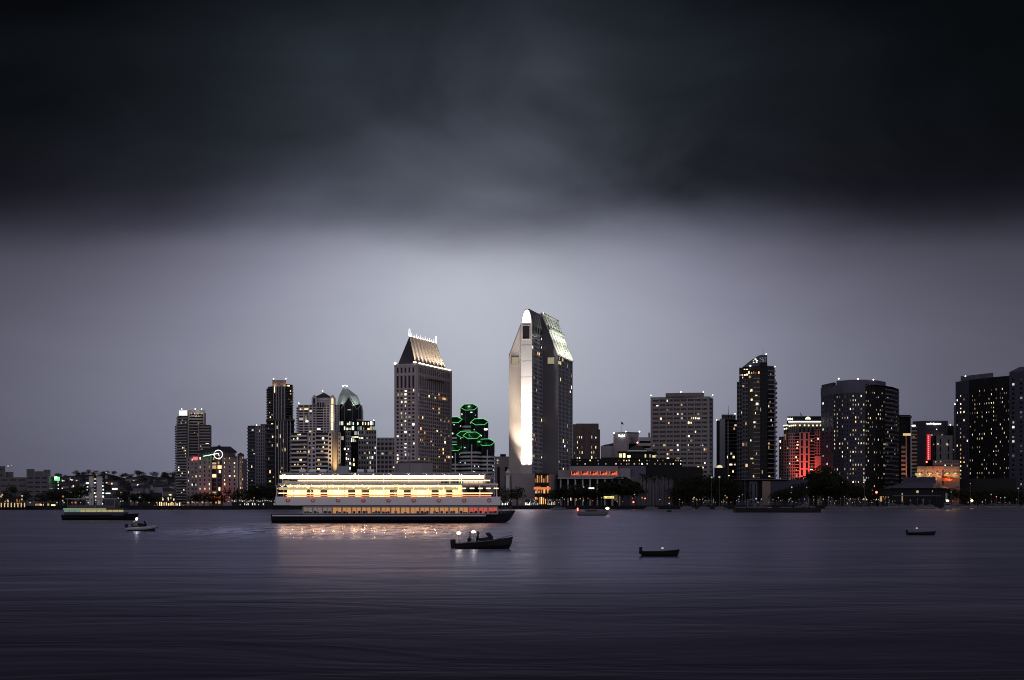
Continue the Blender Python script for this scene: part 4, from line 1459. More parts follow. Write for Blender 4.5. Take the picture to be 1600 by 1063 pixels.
def W(t, s=0.0):
    """point on the end wall plane, t metres left of its right corner, s metres behind it"""
    q_ = R_ - v * t + u * s
    return (q_.x, q_.y)


LEN = 47
T0, T1, T2_, T3 = 0, 11.6, 22.9, 34.5
DARKW = stone('grey_precast', (.17, .16, .175), .08)
DEEP = stone('joint_grey', (.05, .05, .055), .1)
zb0 = Z(742, 1005)
# end wall: left wing with a column of stair lights
Wm = b.W
pw = T3 - 1.5
b.facade(W(T3 - 15.1), W(18.35), zb0, Z(568, 1020), 1, 34, .8, .45, .3, dict(p=.8, pal=['room_dim', 'room_warm', 'room_yellow'])) if False else None
b.plain(W(T3), W(19.6), zb0, zt)
b.facade(W(19.6), W(18.35), zb0, Z(568, 1020), 1, 38, .75, .5, .3, dict(p=.6, pal=['room_dim', 'room_warm']), mat=DEEP)
b.plain(W(19.6), W(18.35), Z(568, 1020), zt, DEEP)
Wm.poly([(*W(T3), zt), (*W(T2_), zt), (*W(T2_), zp)], HC2)
Wm.poly([(*W(T2_), zt), (*W(T1), zt), (*W(T1), zp), (*W(T2_), zp)], HC2)
Wm.poly([(*W(T1), zt), (*W(0), zt), (*W(T1), zp)], DARKW)
b.plain(W(10.85), W(0), zb0, zt, DARKW)  # shade on the right half put into the wall as a darker grey
b.plain(W(18.35), W(10.85), zt, zt + .01)
# long side, windows in big modules
b.facade(W(0), W(0, LEN), zb0, Z(565, 1030), 10, 28, .74, .82, .08, dict(p=.05, pal=['room_white', 'room_yellow', 'room_dim']), mx=1.6, mat=stone('side_precast', (.40, .38, .40), .08))
b.facade(W(0), W(0, LEN), Z(565, 1030), zt, 5, 1, .6, .7, .15, dict(p=.5, cols={0: 1, 1: 1}, pal=['room_yellow', 'room_dim']), mx=1.6, mat=DARKW)
b.plain(W(0, LEN), W(T3, LEN), zb0, zt); b.plain(W(T3, LEN), W(T3), zb0, zt)
Wm.poly([(*W(0, LEN), zt), (*W(T3, LEN), zt), (*W(T2_, LEN), zp), (*W(T1, LEN), zp)], HC2)
for k in range(15):
    z = zb0 + (Z(565, 1030) - zb0) * k / 14
    b.part('floor_line').obox(W(0, .3), W(0, LEN - .3), .0, .06, z - .3, z + .3, MATS['side_precast'])
for k in range(6):
    s_ = 1.0 + (LEN - 2.4) * k / 5
    b.part('pier').obox(W(0, s_), W(0, s_ + .7), .0, .09, zb0, zt, MATS['side_precast'])
# lit square openings in both wings
op = b.part('lit_opening')
for (t0, t1, y0, y1) in ((2.6, 7.2, 568.5, 558.5), (27.5, 32.3, 567.5, 557)):
    z0_, z1_ = Z(y0, 1020), Z(y1, 1020)
    op.obox(W(t1), W(t0), .02, .12, z0_, z1_, lamp('opening_glow', (1, .85, .55), .32))
    fr = b.part('opening_frame')
    fr.obox(W(t1 + .3), W(t1), .0, .5, z0_ - .3, z1_ + .3, DARKW); fr.obox(W(t0), W(t0 - .3), .0, .5, z0_ - .3, z1_ + .3, DARKW)
    fr.obox(W(t1), W(t0), .0, .5, z1_, z1_ + .3, DARKW); fr.obox(W(t1), W(t0), .0, .5, z0_ - .3, z0_, DARKW)
# main roof
RG = stone('pale_metal_roof', (.24, .245, .22), .1, .5)
RB = stone('pale_rib_metal', (.70, .71, .66), .05, .5)
rf = b.part('roof')
Wz = lambda t, s, z: (*W(t, s), z)
rf.poly([Wz(0, 0, zt), Wz(0, LEN, zt), Wz(T1, LEN, zp), Wz(T1, 0, zp)], RG)
rf.poly([Wz(T3, LEN, zt), Wz(T3, 0, zt), Wz(T2_, 0, zp), Wz(T2_, LEN, zp)], DARKW)
rf.poly([Wz(T1, 0, zp), Wz(T1, LEN, zp), Wz(T2_, LEN, zp), Wz(T2_, 0, zp)], DARKW)
e1 = Vector(Wz(0, 0, zt)); e2 = Vector(Wz(0, LEN, zt)); m0 = Vector(Wz(T1, 0, zp)); m1 = Vector(Wz(T1, LEN, zp))
nrm = ((e2 - e1).cross(m0 - e1)).normalized()
du = Vector((*u, 0))
rr = b.part('roof_rib')
for k in range(6):
    f = (k + .06) / 5.15
    a = e1.lerp(e2, f) + du * .4; c = m0.lerp(m1, f) + du * .4
    for (p0, p1) in ((0.0, .56), (.60, .97)):
        aa, cc = a.lerp(c, p0), a.lerp(c, p1)
        q_ = [aa - du * 1.7, aa + du * 1.7, cc + du * 1.7, cc - du * 1.7]
        h = nrm * .5
        rr.poly([x + h for x in q_], RB)
        rr.poly([q_[0], q_[0] + h, q_[3] + h, q_[3]], RB); rr.poly([q_[1] + h, q_[1], q_[2], q_[2] + h], RB); rr.poly([q_[0] + h, q_[0], q_[1], q_[1] + h], RB)
bd = b.part('roof_band')
for f0, f1, o_ in ((.60, .66, 1.7), (.97, 1.0, 1.7)):
    q_ = [e1.lerp(m0, f0), e2.lerp(m1, f0), e2.lerp(m1, f1), e1.lerp(m0, f1)]
    bd.poly([x + nrm * o_ for x in q_], RG)
    bd.poly([q_[0], q_[1], q_[1] + nrm * o_, q_[0] + nrm * o_], RG)
# dark verge in front of the lit slope
vg = b.part('verge')
for (t0, z0_, t1, z1_) in ((0, zt, T1, zp), (T3, zt, T2_, zp)):
    vg.poly([Wz(t0, -.25, z0_), Wz(t1, -.25, z1_), Wz(t1, -.25, z1_ + 1.6), Wz(t0, -.25, z0_ + 1.2)], DARKW)
    vg.poly([Wz(t0, .5, z0_), Wz(t1, .5, z1_), Wz(t1, .5, z1_ + 1.6), Wz(t0, .5, z0_ + 1.2)], DARKW)
    vg.poly([Wz(t0, -.25, z0_ + 1.2), Wz(t1, -.25, z1_ + 1.6), Wz(t1, .5, z1_ + 1.6), Wz(t0, .5, z0_ + 1.2)], DARKW)
GRN = (.98, 1, .80)
for k in range(9):
    o = Vector(Wz(0, 3 + k * 5.1, zt)) + Vector((*(v * .7), .4))
    fx = MB(); fx.ball(o, .28, MATS['lamp_white'], 6, 4); fx.build('roof_floodlight', b.root)
light_bar(b.root, Vector(Wz(0, LEN / 2, zt + 1)) + nrm * 4.0, Vector(Wz(5.5, LEN / 2, zt + 14)), LEN - 2, du, 8500, GRN)
light_bar(b.root, Vector(Wz(5.0, LEN / 2, zt + 12.5)) + nrm * 6.0, Vector(Wz(9.8, LEN / 2, zp - 4)), LEN - 2, du, 6500, (.95, 1, .88))
spot(b.root, Vector(Wz(0, 30, zt + 1)) + nrm * 4, Vector(Wz(5, 29, zt + 12)), 9000, (.70, 1, .25), 50, .9, .4)
tp = b.part('crest')
for k in range(9):
    p = m0.lerp(m1, k / 8) + Vector((0, 0, .2))
    tp.tube([p, p + Vector((0, 0, 1.5))], .14, CW, 5)
# projecting pier
PL = 30
FR_ = Vector(W(10.85)) - u * PL
FL_ = FR_ - v * 7.5
BR_ = Vector(W(10.85)); BL_ = Vector(W(18.35))
zpt = Z(505, 994)
FRt = (FR_.x, FR_.y); FLt = (FL_.x, FL_.y)
b.plain(FLt, FRt, zb0, zpt, HC2)
b.facade(FRt, (BR_.x, BR_.y), zb0, Z(521, 1000), 8, 34, .62, .66, .08, dict(p=.08, cols={0: .1, 7: .12}, pal=['room_white', 'room_warm', 'room_dim']), mx=.8, mat=MATS['side_precast'])
b.facade(FRt, (BR_.x, BR_.y), Z(521, 1000), zpt, 4, 1, .6, .62, .1, mx=1.2, mat=DARKW)
b.plain((BL_.x, BL_.y), FLt, zb0, zpt, HC2)
sqw = b.part('square_window')
sqw.obox(FL_ + v * 1.2, FR_ - v * 1.6, .02, .1, Z(529.5, 994), Z(509, 994), GLASS)
fw = b.part('window_frame')
for (a0, a1, z0_, z1_) in ((.8, 1.2, 530.5, 508), (5.9, 6.3, 530.5, 508), (1.2, 5.9, 509, 508), (1.2, 5.9, 530.5, 529.5)):
    fw.obox(FL_ + v * a0, FL_ + v * a1, .0, .4, Z(z0_, 994), Z(z1_, 994), HC2)
prof = [(0, 0), (.5, 3.4), (1.3, 6.4), (2.3, 8.6), (3.3, 9.5), (4.6, 9.6), (5.6, 8.9), (6.6, 6.2), (7.2, 3.2), (7.5, 0)]
rfp = b.part('pier_roof')
fpts = [(FL_ + v * t, zpt + h * .98) for t, h in prof]
dL = BR_ - FR_
for i in range(len(fpts) - 1):
    (a, za), (c, zc_) = fpts[i], fpts[i + 1]
    rfp.poly([(*a, za), (*c, zc_), (*(c + dL), zc_), (*(a + dL), za)], DARKW)
rfp.poly([(*p, z) for p, z in fpts], DARKW)
for k in range(5):
    s_ = 3 + k * 6
    rfp.poly([(*(p + u * s_ + (v * .25 if i > 4 else v * -.25)), z + .5) for i, (p, z) in enumerate(fpts)], DARKW)
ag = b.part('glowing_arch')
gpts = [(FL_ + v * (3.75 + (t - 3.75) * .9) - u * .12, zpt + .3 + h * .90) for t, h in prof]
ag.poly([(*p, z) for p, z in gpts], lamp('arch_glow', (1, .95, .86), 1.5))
ag.obox(FL_ + v * .2, FR_ - v * .2, .0, .5, zpt - .5, zpt + .15, HC2)
for z in (Z(514.5 + 25 * k, 994) for k in range(1, 9)):
    b.part('panel_joint').obox(FL_ + v * .05, FR_ - v * .05, .0, .06, z - .06, z + .06, DARKW)
# base
b.blockxy([Vector(P(800, 968)), Vector(P(842, 966))], [Vector(W(-2, 2)), Vector(W(T3, 2))], GZ, zb0, [None], ROOFM, MATS['podium_stone'])
# floodlights at its foot
mid = (FL_ + FR_) / 2
for (off_, dist, ht, pw_, cone) in ((-1.8, 6, 20, 120000, 64), (1.8, 6, 20, 120000, 64), (0, 14, 46, 700000, 36), (0, 20, 80, 560000, 30)):
    o = mid + v * off_ - u * dist
    spot(b.root, (o.x, o.y, zb0 + .8), (mid.x + v.x * off_, mid.y + v.y * off_, zb0 + ht), pw_, (1, .94, .84), cone, .9, .4)
    fx = MB(); fx.obox(Vector((o.x - .5, o.y)), Vector((o.x + .5, o.y)), -.3, .3, zb0, zb0 + .6, METAL); fx.build('floodlight_fixture', b.root)
wm2 = (Vector(W(27)))
for t_, dist, ht, pw_, cone in ((22.5, 4.5, 22, 70000, 58), (26, 12, 44, 300000, 38), (27, 18, 80, 260000, 28)):
    p = Vector(W(t_)); o = p - u * dist
    spot(b.root, (o.x, o.y, zb0 + .8), (p.x, p.y, zb0 + ht), pw_, (1, .80, .58), cone, .9, .4)
b.finish()

# --- restaurant block glowing red-orange at its foot
D = 955
b = Bld('restaurant', 'three-storey restaurant front glowing red-orange at the foot of the floodlit tower', 'restaurant', 846, D, BLACK)
b.block([(835.5, D), (857.5, D)], GZ, Z(740, D), 9, [dict(cols=7, rows=3, wf=.78, hf=.66, rec=.8, lit=dict(p=.95, pal=['room_orange', 'room_orange', 'room_warm', 'room_red']))] if 'room_red' in MATS else [dict(cols=7, rows=3, wf=.78, hf=.66, rec=.8, lit=dict(p=.95, pal=['room_orange', 'room_orange', 'room_orange', 'room_warm']))], ROOFM)
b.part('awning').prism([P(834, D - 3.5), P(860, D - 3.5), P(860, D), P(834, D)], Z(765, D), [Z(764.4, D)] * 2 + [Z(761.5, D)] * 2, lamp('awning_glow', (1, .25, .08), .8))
b.beacon(838.5, 766, D - 4, .8, LAMP_O); b.beacon(842, 769, D - 4, .5, LAMP_Y)
b.finish()

# --- brown block with two groups of lit windows (897-938)
D = 1230
b = Bld('office_tower', 'brown brick tower with two groups of small lit windows in three columns each', 'office tower', 917, D, BROWN)
b.block([(895, D), (900.5, D)], GZ, Z(663, D), 24, [dict(cols=1, rows=14, wf=.2, hf=.4, mt=14, lit=dict(p=.7, pal=COOL))], ROOFM)
b.block([(900.5, D - .6), (911, D - .6)], GZ, Z(662, D), 24, [dict(cols=3, rows=14, wf=.42, hf=.52, mt=9, lit=dict(p=.72, pal=['room_white', 'room_yellow']))], ROOFM)
b.block([(911, D), (923, D)], GZ, Z(662, D), 24, [None], ROOFM)
b.block([(923, D - .6), (933, D - .6)], GZ, Z(662, D), 24, [dict(cols=3, rows=14, wf=.42, hf=.52, mt=9, lit=dict(p=.75, pal=['room_white', 'room_yellow']))], ROOFM)
b.block([(933, D), (935.4, D)], GZ, Z(662, D), 24, [None], ROOFM)
b.block([(935.4, D + 1.5), (937.6, D + 3)], GZ, Z(671, D), 20, [None], ROOFM)
for px in (911.6, 922.4):
    b.fin(P(px - .4, D - .01), P(px + .4, D - .01), .6, GZ, Z(668, D), BROWN)
b.finish()

# --- pale building with the white script sign (938-999)
D = 1290
b = Bld('office_block', 'pale pink stepped building with a glowing white script sign and a flagpole', 'office building', 968, D, PINK)
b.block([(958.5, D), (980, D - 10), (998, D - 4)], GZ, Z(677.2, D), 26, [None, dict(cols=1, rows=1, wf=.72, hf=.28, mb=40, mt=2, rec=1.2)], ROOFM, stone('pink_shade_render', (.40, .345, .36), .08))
b.block([(958, D - 3), (980.5, D - 13)], GZ, Z(693, D), 20, [dict(cols=5, rows=2, wf=.2, hf=.5, mt=18)], ROOFM)
rnd_ = [(938.6, D + 4), (942, D - 4), (948, D - 8), (954, D - 7), (958, D - 3)]
b.block(rnd_, GZ, Z(697.3, D), 14, [None] * 4, SLATE)
b.part('roof').prism([P(938.4, D + 4), P(958.3, D - 3.2), P(958.3, D + 8), P(946, D + 12)], Z(697.3, D), [Z(697, D), Z(692.6, D), Z(692.6, D), Z(694, D)], SLATE)
for a in (980, 981.2):
    b.fin(P(a, D - 10.3), P(a + .5, D - 10.3), .3, Z(697, D), Z(677.4, D), WHITE)
b.part('roof_edge').prism([P(957.9, D - .4), P(980, D - 10.6), P(998.6, D - 4.6), P(998.6, D + 3), P(958, D + 3)], Z(677.2, D), Z(676.2, D), SLATE)
for k in range(5):
    b.part('window_ledge').box(X(983, D), X(993.6, D), D - 9, D - 8, Z(692 - k * 2.2, D), Z(691.4 - k * 2.2, D), GREYC)
b.lettering('Bayfed', 966.3, 976.2, 680.9, D - 8, WHITE_L, h=4.6, rot=-.42)
for px, py in ((959.4, 676.6), (977.6, 674.6), (999.2, 674.6)):
    b.beacon(px, py, D - 4, .5)
fp = b.part('flagpole'); fp.tube([V3(970.6, 677, D), V3(970.6, 658.5, D)], [.16, .08], METAL, 5)
fl = b.part('flag')
for k in range(4):
    x0, x1 = 970.8 + k * .8, 970.8 + (k + 1) * .8
    fl.poly([V3(x0, 659 + k * .6, D + .3 * math.sin(k * 1.5)), V3(x1, 659.6 + k * .6, D + .3 * math.sin(k * 1.5 + 1.5)), V3(x1, 663 + k * .4, D + .3 * math.sin(k * 1.5 + 1.5)), V3(x0, 662.5 + k * .4, D + .3 * math.sin(k * 1.5))], DARKM)
b.finish()
D = 1340
b = Bld('office_block', 'low white office block with dark ribbon windows behind the dark pyramid roof', 'office building', 1008, D, stone('striped_white', (.46, .435, .45), .06))
b.block([(998.5, D), (1021, D)], GZ, Z(683.4, D), 24, [dict(cols=1, rows=13, wf=.99, hf=.42, mt=2, rec=.7)], ROOFM)
b.part('rooftop_plant').prism([P(1012.8, D + 3), P(1016, D + 3), P(1016, D + 9), P(1012.8, D + 9)], Z(683.4, D), Z(676, D), GREYC)
b.finish()

# --- terraces with the lit pavilion and pyramid roof
D = 1060
b = Bld('pavilion', 'lit glass pavilion under a dark pyramid roof on top of planted dark terraces', 'pavilion', 996, D, BLACK)
b.block([(880, D), (1066, D)], GZ, Z(717, D), 26, [dict(cols=46, rows=3, wf=.5, hf=.4, mt=0, mb=36 * 0 + 26, lit=dict(p=.0, rows={2: .38, 1: .25}, pal=['room_warm', 'room_yellow', 'room_dim', 'room_white']))], ROOFM)
b.block([(966.5, D - 1), (1025, D - 1)], Z(717, D), Z(707, D), 14, [dict(cols=9, rows=1, wf=.74, hf=.62, lit=dict(p=.0, cols={0: 1, 1: 1, 2: 1, 3: .6, 6: .8, 7: 1, 8: 1}, pal=['room_yellow', 'room_yellow', 'room_cool']))], ROOFM)
b.block([(939, D + 8), (968, D + 6)], Z(717, D), Z(714.5, D), 10, [None], ROOFM)
rf = b.part('roof')
rf.prism([P(965, D - 3), P(1026.5, D - 3), P(1026.5, D + 14), P(965, D + 14)], Z(707, D), Z(705.3, D), SLATE)
q_ = [P(979, D - 1), P(1013, D - 1), P(1013, D + 13), P(979, D + 13)]
for i in range(4):
    rf.poly([(*q_[i], Z(704.4, D)), (*q_[(i + 1) % 4], Z(704.4, D)), (X(996, D), D + 6, Z(693.6, D))], SLATE)
b.part('clerestory').box(X(981, D), X(1011, D), D - .6, D + 12, Z(705.3, D), Z(704.4, D), lamp('clerestory_glow', (.85, 1, .8), .35))
b.beacon(996, 691.8, D + 6, .55, BEACON_R); b.beacon(1024.6, 712, D - 2, .5, LAMP_Y)
b.finish()

# --- convention hall with the glowing red bays (872-1010)
D = 1000
b = Bld('convention_hall', 'long grey low hall with five bays glowing red and a pale colonnade beneath', 'hall', 930, D, stone('hall_grey', (.27, .25, .27), .08))
b.block([(872, D + 4), (890, D + 4)], Z(747, D), Z(734, D), 18, [None], ROOFM)
b.block([(890, D), (966, D)], Z(746.5, D), Z(728.5, D), 22, [dict(cols=5, rows=1, wf=.86, hf=.56, rec=2.4, mb=.6, mt=2.4)], ROOFM)
b.block([(966, D + 3), (985, D + 3)], Z(747, D), Z(732, D), 18, [None], ROOFM)
b.block([(967, D + 6), (1009, D + 6)], GZ, Z(728, D), 18, [None], ROOFM, BLUEG)
for i in range(5):
    x0 = 891.6 + i * 15.0
    for (a, w, h0, h1, mt) in ((1, 1.1, 744.5, 735, 'room_orange_flat'), (2.8, 9.5, 744.5, 741.5, 'room_orange_flat'), (3.5, 4.0, 744.6, 742.6, 'room_warm_flat'), (11.2, 1.2, 744.5, 735, 'room_orange_flat'), (8.5, 2.5, 741, 738.5, 'room_orange_flat')):
        b.part('bay_light').box(X(x0 + a, D), X(x0 + a + w, D), D + 1.6, D + 2.2, Z(h0, D), Z(h1, D), lamp('bay_red', (1, .16, .06), .9) if mt == 'room_orange_flat' else MATS[mt])
    glow(b.root, V3(x0 + 6.5, 740, D + .8), 700, (1, .16, .06), .4)
    spot(b.root, V3(x0 + 13.6, 747, D - 1.6), V3(x0 + 13.8, 738, D), 240, (1, .45, .3), 70, .9, .2)
col = b.part('column')
b.block([(872, D + 8), (975, D + 8)], GZ, Z(747, D), 10, [dict(cols=12, rows=1, wf=.7, hf=.6, mt=1, lit=dict(p=.25, pal=['room_dim', 'room_warm']))], ROOFM, BLACK)
for k in range(9):
    px = 876 + k * 11.5
    col.prism([P(px - 1.1, D + 1), P(px + 1.1, D + 1), P(px + 1.1, D + 3), P(px - 1.1, D + 3)], GZ, Z(747.5, D), PALE)
b.part('balcony_slab').prism([P(871, D - .5), P(986, D - .5), P(986, D + 8), P(871, D + 8)], Z(748.2, D), Z(746.6, D), PALE)
b.finish()
D = 1005
b = Bld('gallery_wall', 'tall grey wall with upright ribs behind the row of palms', 'building', 1017, D, stone('ribbed_grey', (.17, .165, .19), .1))
b.block([(985, D - 8), (1052, D - 8)], GZ, Z(746, D), 10, [None], ROOFM)
for k in range(14):
    px = 987 + k * 4.8
    b.fin(P(px, D - 8), P(px + 1.4, D - 8), .9, GZ, Z(745, D), MATS['ribbed_grey'])
b.finish()
D = 1040
b = Bld('low_office', 'dark low building with two orange windows in front of the broad grey tower', 'low building', 1050, D, BLACK)
b.block([(1010, D), (1098, D)], GZ, Z(730, D), 14, [dict(cols=14, rows=4, wf=.4, hf=.35, mt=2, lit=dict(p=.04, rows={1: .2}, pal=['room_orange', 'room_grey', 'room_grey']))], ROOFM)
b.finish()

# --- broad grey tower of strip windows (1016-1114)
D = 1130
b = Bld('office_tower', 'broad grey tower with rows of dark strip windows and a low rooftop block', 'office tower', 1065, D, stone('strip_grey', (.27, .255, .265), .07))
litS = dict(p=.06, rows={22: .12, 21: .1, 20: .2, 19: .4, 18: .1, 13: .25, 12: .15, 9: .3, 8: .2}, pal=['room_warm', 'room_yellow', 'room_white', 'room_dim'])
b.block([(1016.5, D + 10), (1108, D), (1114.5, D + 26)], GZ, Z(619.5, D), 24,
        [dict(cols=16, rows=24, wf=.93, hf=.44, rec=.9, mx=1.6, mt=1.0, lit=litS), dict(cols=1, rows=24, wf=.55, hf=.4, rec=.9)], ROOFM)
for k in range(1, 9):
    p = Vector(P(1016.5, D + 10)).lerp(Vector(P(1108, D)), (1.6 + (k) * (41) / 8.0) / 44 if False else k / 8.0 * .965 + .0175)
    q_ = p + Vector((.9, -.1))
    b.fin(p, q_, .35, GZ, Z(621, D), MATS['strip_grey'])
pl_ = [(1040, D + 6), (1058, D + 4), (1058, D + 3), (1100, D + 1)]
b.block(pl_, Z(619.5, D), Z(613.6, D), 16, [None] * 3, ROOFM, TAUPE)
for px, py in ((1017, 618), (1064, 612.5), (1099, 612.8), (1113.5, 617.5)):
    b.beacon(px, py, D + 4, .4)
b.finish()

# --- narrow dark tower with a white slab (1119-1152)
D = 1240
b = Bld('office_tower', 'narrow dark tower with one tall white wall strip and a rooftop mast', 'office tower', 1136, D, stone('slab_white', (.34, .33, .37), .05), glass=GLASS)
b.block([(1119.5, D + 3), (1124.5, D + 2)], GZ, Z(657, D), 22, [None], ROOFM, BLACK)
b.block([(1124.5, D), (1133, D)], GZ, Z(654.5, D), 24, [None], ROOFM)
b.block([(1133, D + 2), (1152.5, D + 2)], GZ, Z(656, D), 22, [dict(bal=dict(rows=24, proj=.7, slab=.22, lit=dict(p=.12, rows={8: .6, 9: .6, 7: .5, 11: .5}, pal=WARM), mat=DGREY))], ROOFM, BLACK)
b.block([(1127.5, D + 4), (1149.5, D + 4)], Z(654.5, D), Z(647.5, D), 12, [dict(cols=5, rows=1, wf=.4, hf=.5)], ROOFM, DGREY)
b.fin(P(1137, D + 1), P(1138, D + 1), .6, GZ, Z(658, D), PALE)
b.part('mast').tube([V3(1138.5, 648, D + 8), V3(1138.5, 634.5, D + 8)], [.25, .1], METAL, 5)
for px, py in ((1119.8, 656.3), (1148.5, 646.8)):
    b.beacon(px, py, D + 3, .4)
b.finish()
D = 1150
b = Bld('fuel_dome', 'small lit dome on a dark low building below the white wall strip', 'dome', 1124.5, D, BLACK)
b.W.prism([P(1116, D), P(1136, D), P(1136, D + 10), P(1116, D + 10)], GZ, Z(731, D), BLACK)
b.part('dome').ball((X(1125.4, D), D + 4, Z(731, D)), 2.4, lamp('dome_glow', (1, .8, .5), .9), 12, 4, 1, 1, .9, True)
b.finish()

# --- tall dark condo with the curved sail top (1151-1211)
D = 1190
b = Bld('apartment_tower', 'tall dark glass tower with a curved sail-shaped top and a spire', 'apartment tower', 1182, D, stone('slab_edge_grey', (.24, .235, .25), .1))
litC = dict(p=.30, rows={3: .6, 4: .5, 7: .5, 9: .25, 22: .4, 23: .5, 20: .5}, pal=WARM)
GRD = stone('slate_grid', (.13, .13, .155), .1)
b.block([(1151.3, D + 6), (1159.5, D + 1)], GZ, Z(596, D), 22, [dict(cols=2, rows=30, wf=.7, hf=.62, mat=GRD, lit=dict(p=.08, pal=['room_dim', 'room_white']))], ROOFM, GRD)
b.block([(1159.5, D), (1169, D)], GZ, Z(592.5, D), 22, [dict(cols=2, rows=30, wf=.72, hf=.7, mat=GRD, lit=dict(p=.07, pal=['room_dim', 'room_warm']))], ROOFM, GRD)
b.block([(1169, D + 2), (1187.5, D)], GZ, Z(585, D), 22, [dict(bal=dict(rows=29, proj=1.1, slab=.2, lit=litC, a0=.45))], ROOFM, BLACK)
b.block([(1187.5, D - .5), (1199, D - .5)], GZ, Z(567, D), 20, [dict(cols=5, rows=32, wf=.86, hf=.8, rec=.2, mat=BLACK, lit=dict(p=.04, pal=['room_warm', 'room_white', 'room_grey']))], ROOFM, BLACK)
b.block([(1199, D), (1210.5, D + 4)], GZ, Z(573, D), 20, [dict(bal=dict(rows=30, proj=1.3, slab=.2, lit=dict(p=.32, rows={20: .95, 12: .95, 13: .9, 8: .7, 5: .9}, pal=WARM)))], ROOFM, BLACK)
b.block([(1155, D + 4), (1169, D + 3)], Z(596, D), Z(574, D), 18, [dict(cols=4, rows=5, wf=.8, hf=.6, mat=BLACK, lit=dict(p=.15, rows={2: .8}, pal=['room_white', 'room_warm']))], ROOFM, BLACK)
b.block([(1169, D + 2.5), (1187.5, D + 1)], Z(585, D), Z(572, D), 18, [dict(cols=5, rows=2, wf=.85, hf=.7, mat=BLACK, lit=dict(p=.9, rows={1: .0, 0: 1}, pal=['room_orange', 'room_orange', 'room_warm', 'room_yellow']))], ROOFM, BLACK)
sail = [(1163, 573), (1166, 570), (1171, 566), (1176, 562), (1181, 558.5), (1186, 555.5), (1190, 554.4), (1199.4, 554.6), (1199.4, 572)]
f = [(X(a, D), D + 2, Z(c, D)) for a, c in sail]; k_ = [(x, D + 15, z) for x, _, z in f]
sl = b.part('sail_roof')
SG = stone('sail_panel', (.09, .09, .12), .1, .4)
sl.poly(f, SG)
for i in range(len(f)):
    j = (i + 1) % len(f)
    sl.poly([f[j], f[i], k_[i], k_[j]], SG)
for (a, y, n_) in ((1177.3, 563.5, 3), (1187.8, 561.5, 4)):
    for r_ in range(3):
        for c_ in range(n_):
            if a < 1180 and r_ == 2 and c_ == 0:
                continue
            b.wins.append(((X(a + c_ * 2.5, D), D + 1.85, Z(y - r_ * 2.4 + 3.2, D)), 0, 1.0, .85, 'room_grey' if a > 1180 else 'room_white', GLASS))
b.part('spire').tube([V3(1192.4, 555, D + 6), V3(1192.4, 545.5, D + 6)], [.2, .07], METAL, 5)
b.beacon(1197.4, 553.5, D + 3, .5); b.beacon(1211, 573, D + 3, .5); b.beacon(1172.5, 572, D + 1, .55)
b.part('roof_canopy').prism([P(1198.4, D - .5), P(1212, D + 3), P(1212, D + 12), P(1198.4, D + 12)], Z(573, D), Z(571.8, D), DGREY)
b.balconies(P(1210.6, D + 4), P(1212.2, D + 24), GZ, Z(590, D), 26, 1.2, .3)
b.finish()

# --- hotel with lit crown and red floodlit bays (1216-1284)
D = 1200
OM = stone('hotel_grid_grey', (.27, .26, .26), .08)
b = Bld('hotel_tower', 'grid-faced hotel tower washed red, its dark crown ringed by a white light line', 'hotel tower', 1250, D, OM)
litO = dict(p=.10, pal=['room_white', 'room_warm', 'room_dim'])
b.block([(1217, D + 14), (1224.5, D + 8)], GZ, Z(681.5, D), 18, [dict(cols=2, rows=22, wf=.62, hf=.68, lit=litO)], ROOFM)
b.block([(1224.5, D + 7), (1232.5, D + 2)], GZ, Z(677.5, D), 18, [dict(cols=2, rows=23, wf=.65, hf=.7, lit=litO)], ROOFM)
b.block([(1232.5, D + 1), (1241.5, D)], GZ, Z(677, D), 18, [dict(cols=3, rows=23, wf=.65, hf=.72, lit=dict(p=.06, pal=WARM))], ROOFM)
b.block([(1241.5, D + .6), (1249, D + .6)], GZ, Z(678, D), 18, [dict(bal=dict(rows=23, proj=.9, slab=.28, lit=dict(p=.5, pal=WARM)))], ROOFM)
RD = stone('bay_pinkgrey', (.36, .28, .28), .06)
b.block([(1249, D - 2), (1265, D - 2)], GZ, Z(676, D), 16, [dict(cols=2, rows=10, wf=.42, hf=.84, rec=.8, mat=RD, lit=dict(p=.05, pal=WARM))], ROOFM, RD)
b.block([(1265, D + 1), (1273, D + 1)], GZ, Z(676, D), 16, [dict(bal=dict(rows=23, proj=.9, slab=.22, lit=dict(p=.25, pal=WARM)))], ROOFM, BLACK)
b.block([(1273, D), (1284.5, D + 2)], Z(713, D), Z(671, D), 16, [dict(cols=3, rows=10, wf=.7, hf=.75, lit=dict(p=.05, pal=WARM))], ROOFM)
b.block([(1273, D - .5), (1284.5, D + 1.5)], GZ, Z(713, D), 16, [None], ROOFM, RD)
b.block([(1224.5, D + 9), (1232.5, D + 4), (1247, D + 2), (1286, D + 2)], Z(678, D), Z(664.5, D), 16, [dict(cols=2, rows=1, wf=.5, hf=.6), dict(cols=4, rows=1, wf=.5, hf=.6), dict(cols=6, rows=1, wf=.5, hf=.6)], ROOFM, DGREY)
b.block([(1232, D + 4), (1247, D + 2.5), (1286, D + 2.5)], Z(664.5, D), Z(658.5, D), 14, [None, None], ROOFM, stone('crown_olive', (.20, .19, .16), .1))
b.block([(1229.5, D + 9), (1240, D + 5), (1286, D + 5)], Z(664, D), Z(650, D), 12, [None, None], ROOFM, BLACK)
ls = b.part('light_line')
LL = lamp('line_white', (.98, .95, 1), 3.0)
for a, c in (((1232, D + 4), (1247, D + 2.5)), ((1247, D + 2.5), (1286, D + 2.5))):
    ls.obox(P(*a), P(*c), .1, .5, Z(659.6, D), Z(658, D), LL)
ls.obox(P(1224.4, D + 9.2), P(1231.6, D + 4.6), .1, .5, Z(665, D), Z(663.6, D), LL)
